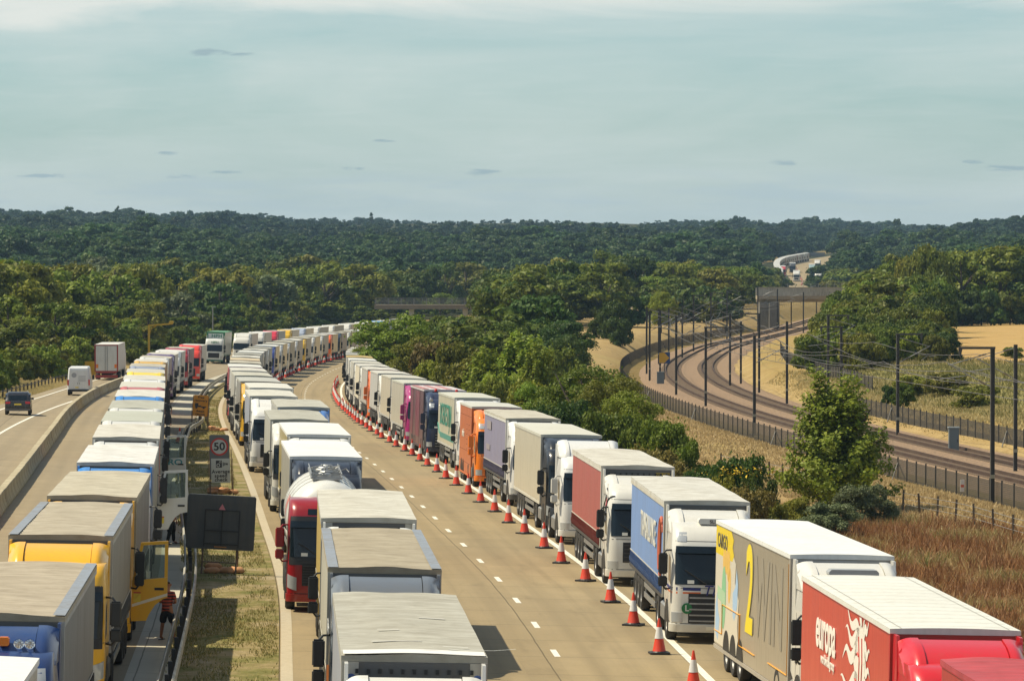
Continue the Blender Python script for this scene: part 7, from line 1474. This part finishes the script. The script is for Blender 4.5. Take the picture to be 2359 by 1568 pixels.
for k in range(22):
    x = gg.uniform(1488, 1745); d = gg.uniform(700, 850); X = (x - CXP) / FPX * d
    if XR(d) - X < 8 or 1500 < x < 1640 and d < 770: continue
    z = TZ(X, d); h = gg.uniform(4.5, 7)
    tree(X, d, h, h * gg.uniform(.6, .85), gg.choice(['dark', 'mid', 'dark', 'olive']), 'bush', 2, 'dense bush at the edge of the wood left of the concrete bridge', 'bushes at the edge of the wood left of the concrete bridge', name='bush', cat='bush')
for k, (x, yt, d, r) in enumerate(((1752, 628, 1310, 8), (1772, 640, 1330, 7), (1786, 650, 1380, 5), (1762, 615, 1440, 9), (1740, 606, 1400, 10), (1905, 634, 1350, 8), (1925, 622, 1390, 9), (1918, 645, 1290, 7), (1900, 610, 1500, 8), (1942, 612, 1420, 10), (1936, 640, 1250, 8))):
    px_tree(x, yt, d, r, ('mid', 'olive', 'dark')[k % 3], 'bush', 2, 'tree framing the ' + ('left' if x < 1850 else 'right') + ' side of the far road beyond the concrete bridge', group='trees framing the ' + ('left' if x < 1850 else 'right') + ' side of the far road')
# --- the woodland that reads as one mass
def wood(name, label, n, dmin, dmax, nq, leaf, nlobe, pick, mat):
    protos = []
    for k in range(6):
        me_ = quads_mesh(name + '_crown', leaf_cloud(900 + k + nq, nq, leaf, 5, 10, 'round', nlobe, .38, 5)); me_.materials.append(mat); po = bpy.data.objects.new(name + '_crown', me_); protos.append(po)
    P = []; S = []; Rr = []; g = np.random.default_rng(int(dmin)); tr_ = 0
    while len(P) < n and tr_ < n * 14:
        tr_ += 1; d = dmin + (dmax - dmin) * g.random() ** .85; hw = .150 * d + 25; X = g.uniform(-hw, hw); r_ = pick(X, d, g)
        if r_ is None: continue
        h, rr, z = r_; P.append((X, d, z)); S.append((rr / 5, rr / 5, h / 10)); Rr.append(g.uniform(0, 6.28))
    me_ = bpy.data.meshes.new(name); me_.from_pydata(P, [], []); at = me_.attributes.new('size', 'FLOAT_VECTOR', 'POINT'); at.data.foreach_set('vector', np.array(S, np.float32).ravel()); at = me_.attributes.new('turn', 'FLOAT', 'POINT'); at.data.foreach_set('value', np.array(Rr, np.float32))
    o = bpy.data.objects.new(name, me_); COL.objects.link(o); tag(o, label, 'woodland', None, 'stuff')
    ng = bpy.data.node_groups.new(name, 'GeometryNodeTree'); ng.interface.new_socket('Geometry', in_out='INPUT', socket_type='NodeSocketGeometry'); ng.interface.new_socket('Geometry', in_out='OUTPUT', socket_type='NodeSocketGeometry')
    t = NT(ng); gi = t.new('NodeGroupInput'); go = t.new('NodeGroupOutput'); ip = t.new('GeometryNodeInstanceOnPoints'); gg_ = t.new('GeometryNodeGeometryToInstance')
    for po in protos: oi = t.new('GeometryNodeObjectInfo'); oi.inputs[0].default_value = po; t.l.new(oi.outputs['Geometry'], gg_.inputs[0])
    na = t.new('GeometryNodeInputNamedAttribute', data_type='FLOAT_VECTOR'); na.inputs[0].default_value = 'size'; nb = t.new('GeometryNodeInputNamedAttribute', data_type='FLOAT'); nb.inputs[0].default_value = 'turn'
    cx = t.new('ShaderNodeCombineXYZ'); t.l.new(nb.outputs[0], cx.inputs[2]); er = t.new('FunctionNodeEulerToRotation'); t.l.new(cx.outputs[0], er.inputs[0])
    t.l.new(gi.outputs[0], ip.inputs['Points']); t.l.new(gg_.outputs[0], ip.inputs['Instance']); ip.inputs['Pick Instance'].default_value = True; t.l.new(na.outputs[0], ip.inputs['Scale']); t.l.new(er.outputs[0], ip.inputs['Rotation']); t.l.new(ip.outputs[0], go.inputs[0])
    md = o.modifiers.new('trees', 'NODES'); md.node_group = ng; return o
def pick_mid(X, d, g):
    u = X - R(d); q = X - XR(d)
    if -36 < u < 9 or -15 < q < 14: return None
    x = CXP + FPX * X / d
    if u > 0 and q < 0 and d < 720 and 1250 < x < 1520: return None
    if q > 0 and (x > 2150 and d < 700 or d < 500): return None
    z = TZ(X, d); ey = float(np.interp(x, env_x, env_y)) + 6; h = min(g.uniform(6, 11), HC + (HOR - ey) / FPX * d - z)
    if h < 3 or blocked(X, d, z, h, h * .45): return None
    if u < 0 and u > -46: h = min(h, 5)
    return h, h * g.uniform(.48, .72), z
wood('woodland_understorey', 'dense green undergrowth and tree tops filling the woods either side of the road', 1500, 400, 1180, 3600, .36, 15, pick_mid, leaf_mat('leaf_wood', (.070, .106, .010), (.155, .176, .018)))
hx = [-800, 0, 90, 160, 210, 270, 330, 370, 450, 540, 620, 690, 760, 860, 1000, 1200, 1400, 1480, 1560, 1620, 1700, 1790, 1850, 1950, 2010, 2090, 2160, 2200, 2260, 2358, 3200]
hy = [478, 480, 482, 476, 490, 478, 482, 492, 488, 485, 494, 505, 503, 502, 508, 508, 511, 514, 506, 512, 500, 515, 492, 491, 506, 497, 492, 510, 502, 497, 490]
def pick_hill(X, d, g):
    x = CXP + FPX * X / d; u = X - R(d); q = X - XR(d)
    if d < 2700 and (-38 < u < 12 if d < 1430 else -26 < u < 7): return None
    if d < 1700 and -14 < q < 16: return None
    z = TZ(X, d); h = min(g.uniform(8, 18), HC + (HOR - float(np.interp(x, hx, hy)) - g.uniform(-5, 13)) / FPX * d - z); h *= .72 + .28 * math.sin(X * .021 + 2.0 * math.sin(d * .0061)) * math.sin(d * .013 + X * .006)
    if h < 4: 
        return None
    if d < 1560 and 1772 < x < 1900 and u < 60 and u > -75: return None
    if blocked(X, d, z, h, h * .45): return None
    return h, h * g.uniform(.50, .85), z
wood('hill_woodland', 'bluish wooded hills beyond the motorway bend', 2000, 1150, 2050, 4200, .40, 13, pick_hill, leaf_mat('leaf_hill', (.030, .072, .018), (.070, .108, .026)))  # bluish haze of distance painted into the darkened leaf colour
wood('far_woodland', 'hazy blue green woods along the skyline', 3600, 2050, 4300, 2200, .62, 11, pick_hill, leaf_mat('leaf_far', (.022, .054, .022), (.052, .082, .032)))  # skyline leaves also carry painted blue haze, besides the haze volume
# conifers on the skyline
for (x, yt, d, lb) in ((855, 489, 2900, 'pointed dark conifer standing out on the skyline'), (272, 474, 2900, 'narrow dark tree rising on the skyline at the left'), (160, 473, 2800, 'broad dark tree rising on the skyline at the far left'), (2065, 495, 2600, 'small tree top standing out on the skyline at the right')):
    p = W(x, yt, d); z = TZ(p.x, d) ; tree(p.x, d, p.z - z, (p.z - z) * (.28 if x != 160 else .5), 'dark', 'cone' if x != 160 else 'round', 2, lb)
# --- grasses
def blades(name, label, pts, h, wdt, mats, lean=.35, seed=1):
    g = np.random.default_rng(seed); n = len(pts); a = g.uniform(0, 2 * math.pi, n); hh = h * g.uniform(.5, 1.25, n); ww = wdt * g.uniform(.6, 1.4, n)
    dx_, dy_ = np.cos(a) * ww, np.sin(a) * ww; lx, ly = g.normal(0, lean, n) * hh, g.normal(0, lean, n) * hh
    V = np.stack([pts + np.stack([-dx_, -dy_, -.03 + 0 * a], 1), pts + np.stack([dx_, dy_, -.03 + 0 * a], 1), pts + np.stack([lx, ly, hh], 1)], 1).reshape(-1, 3)
    o = obj(name, quads_mesh(name, V, 3), mats); tag(o, label, 'grass', None, 'stuff'); return o
def sample(n, y0, y1, ulo, uhi, fn, seed, power=1.0):
    g = np.random.default_rng(seed); y = y0 + (y1 - y0) * g.random(n) ** power; lo_ = np.array([ulo(v) for v in y]); hi_ = np.array([uhi(v) for v in y]); X_ = lo_ + (hi_ - lo_) * g.random(n)
    cl = np.sin(X_ * 1.7 + y * .6) + np.sin(X_ * .8 - y * 1.3 + 2) + np.sin(X_ * 3.1 + y * 2.2); keep = cl + g.normal(0, 1, n) > fn; X_, y = X_[keep], y[keep]; return np.stack([X_, y, terrain(X_, y)], 1)
M_BG = leaf_mat('brown_grass', (.20, .088, .034), (.40, .215, .088), .35); M_SG = leaf_mat('straw_grass', (.42, .315, .145), (.58, .46, .23), .3); M_GG = leaf_mat('green_grass', (.16, .175, .042), (.37, .33, .125), .35)
BK = sample(90000, 96, 236, lambda y: R(y) + 4.9, lambda y: FENX(y) + 1.4 if y < 215 else FENX(y) - (y - 215) * .45, -1.2, 3)
cl_ = np.sin(BK[:, 0] * .9 + BK[:, 1] * .23) + np.sin(BK[:, 0] * .37 - BK[:, 1] * .51 + 1) + np.sin(BK[:, 0] * 1.9 + BK[:, 1] * .8) * .6
M_TW = leaf_mat('tawny_grass', (.31, .19, .080), (.50, .34, .155), .35)
blades('brown_weeds', 'rust brown seeding weeds in clumps on the bank between lorries and fence', BK[cl_ > -.35], .66, .030, M_BG, .42, 3)
blades('tawny_grass', 'tawny dry grass between the rust brown weeds on the bank', BK[cl_ <= -.15], .48, .030, M_TW, .6, 13)
sel_ = BK[(cl_ < -1.15)]; blades('green_weeds', 'scattered green weeds among the tawny grass of the bank', sel_[::2], .40, .045, M_GG, .5, 14)
blades('straw_grass', 'dry straw coloured grass on the field below the railway', sample(120000, 150, 420, lambda y: max(R(y) + 6, FENX(y) - 3 if y < 265 else R(y) + 9), lambda y: XR(y) - 5.8, -1.6, 4), .20, .05, M_SG, .5, 4)
blades('bank_grass', 'dry grass on the cut bank beyond the railway', sample(50000, 236, 470, lambda y: XR(y) + 9.8, lambda y: XR(y) + (34 if y < 280 or y > 440 else 18), -1.2, 5), .26, .06, M_SG, .5, 5)
blades('scrub_grass', 'greener rough grass on the bank beyond the railway', sample(50000, 275, 460, lambda y: XR(y) + 13.5, lambda y: XR(y) + 42, -.4, 8), .40, .06, M_GG, .4, 8)
def sample_med(n, seed, thr):
    g = np.random.default_rng(seed); y = 84 + 300 * g.random(n) ** 1.3; u = np.array([float(GR_(v)) for v in y]) - .3 + 3.0 * g.random(n); u = np.minimum(u, -11.42); cl = np.sin(u * 2.3 + y * .35) + np.sin(y * .21 + 1) + np.sin(u * 4 - y * .9); k = cl + g.normal(0, .8, n) > thr; u, y = u[k], y[k]
    return np.stack([R_(y) + u, y, ZR_(y) - CF_(y) * u + .03], 1)
blades('median_grass', 'short green and yellowing grass on the median', sample_med(80000, 6, -.2), .085, .022, M_GG, .5, 6)
blades('median_straw', 'dry stalks scattered over the median', sample_med(14000, 7, .3), .13, .016, M_SG, .4, 7)
def sample_verge(n, seed):
    g = np.random.default_rng(seed); y = 230 + 260 * g.random(n); u = np.array([float(LL2(v)) for v in y]) - 1.2 - 5 * g.random(n); X_ = R_(y) + u; return np.stack([X_, y, np.maximum(terrain(X_, y), ZR_(y) - CF_(y) * np.maximum(u, -30.5) - .1)], 1)
blades('verge_grass', 'dry grass on the far left verge', sample_verge(26000, 9), .45, .05, M_SG, .4, 9)
# gorse bloom and a few yellow flowers
g = np.random.default_rng(5); P = W(1705, 1086, 200); c_ = np.array(P) + g.normal(size=(90, 3)) * np.array([.8, .5, .14]); V = (c_[:, None, :] + g.normal(size=(90, 4, 3)) * .05).reshape(-1, 3); o = obj('gorse_bloom', quads_mesh('gorse_bloom', V), plain('bloom_yellow', (.60, .40, .01), .6)); tag(o, 'yellow bloom on the dark gorse', 'flowers', None, 'stuff')

# ------------------------------------------------------------------ haze
mh = bpy.data.materials.new('haze'); mh.use_nodes = True; t = NT(mh.node_tree)
for n in list(t.n): t.n.remove(n)
pv = t.new('ShaderNodeVolumePrincipled'); pv.inputs['Color'].default_value = (.40, .62, .86, 1); pv.inputs['Density'].default_value = HAZE; pv.inputs['Anisotropy'].default_value = 0.0
ou = t.new('ShaderNodeOutputMaterial'); t.l.new(pv.outputs[0], ou.inputs['Volume'])
mb = MB(); mb.box(-5600, 5600, -300, 7400, -17, 95); hz = obj('haze', mb, mh); hz['kind'] = 'stuff'
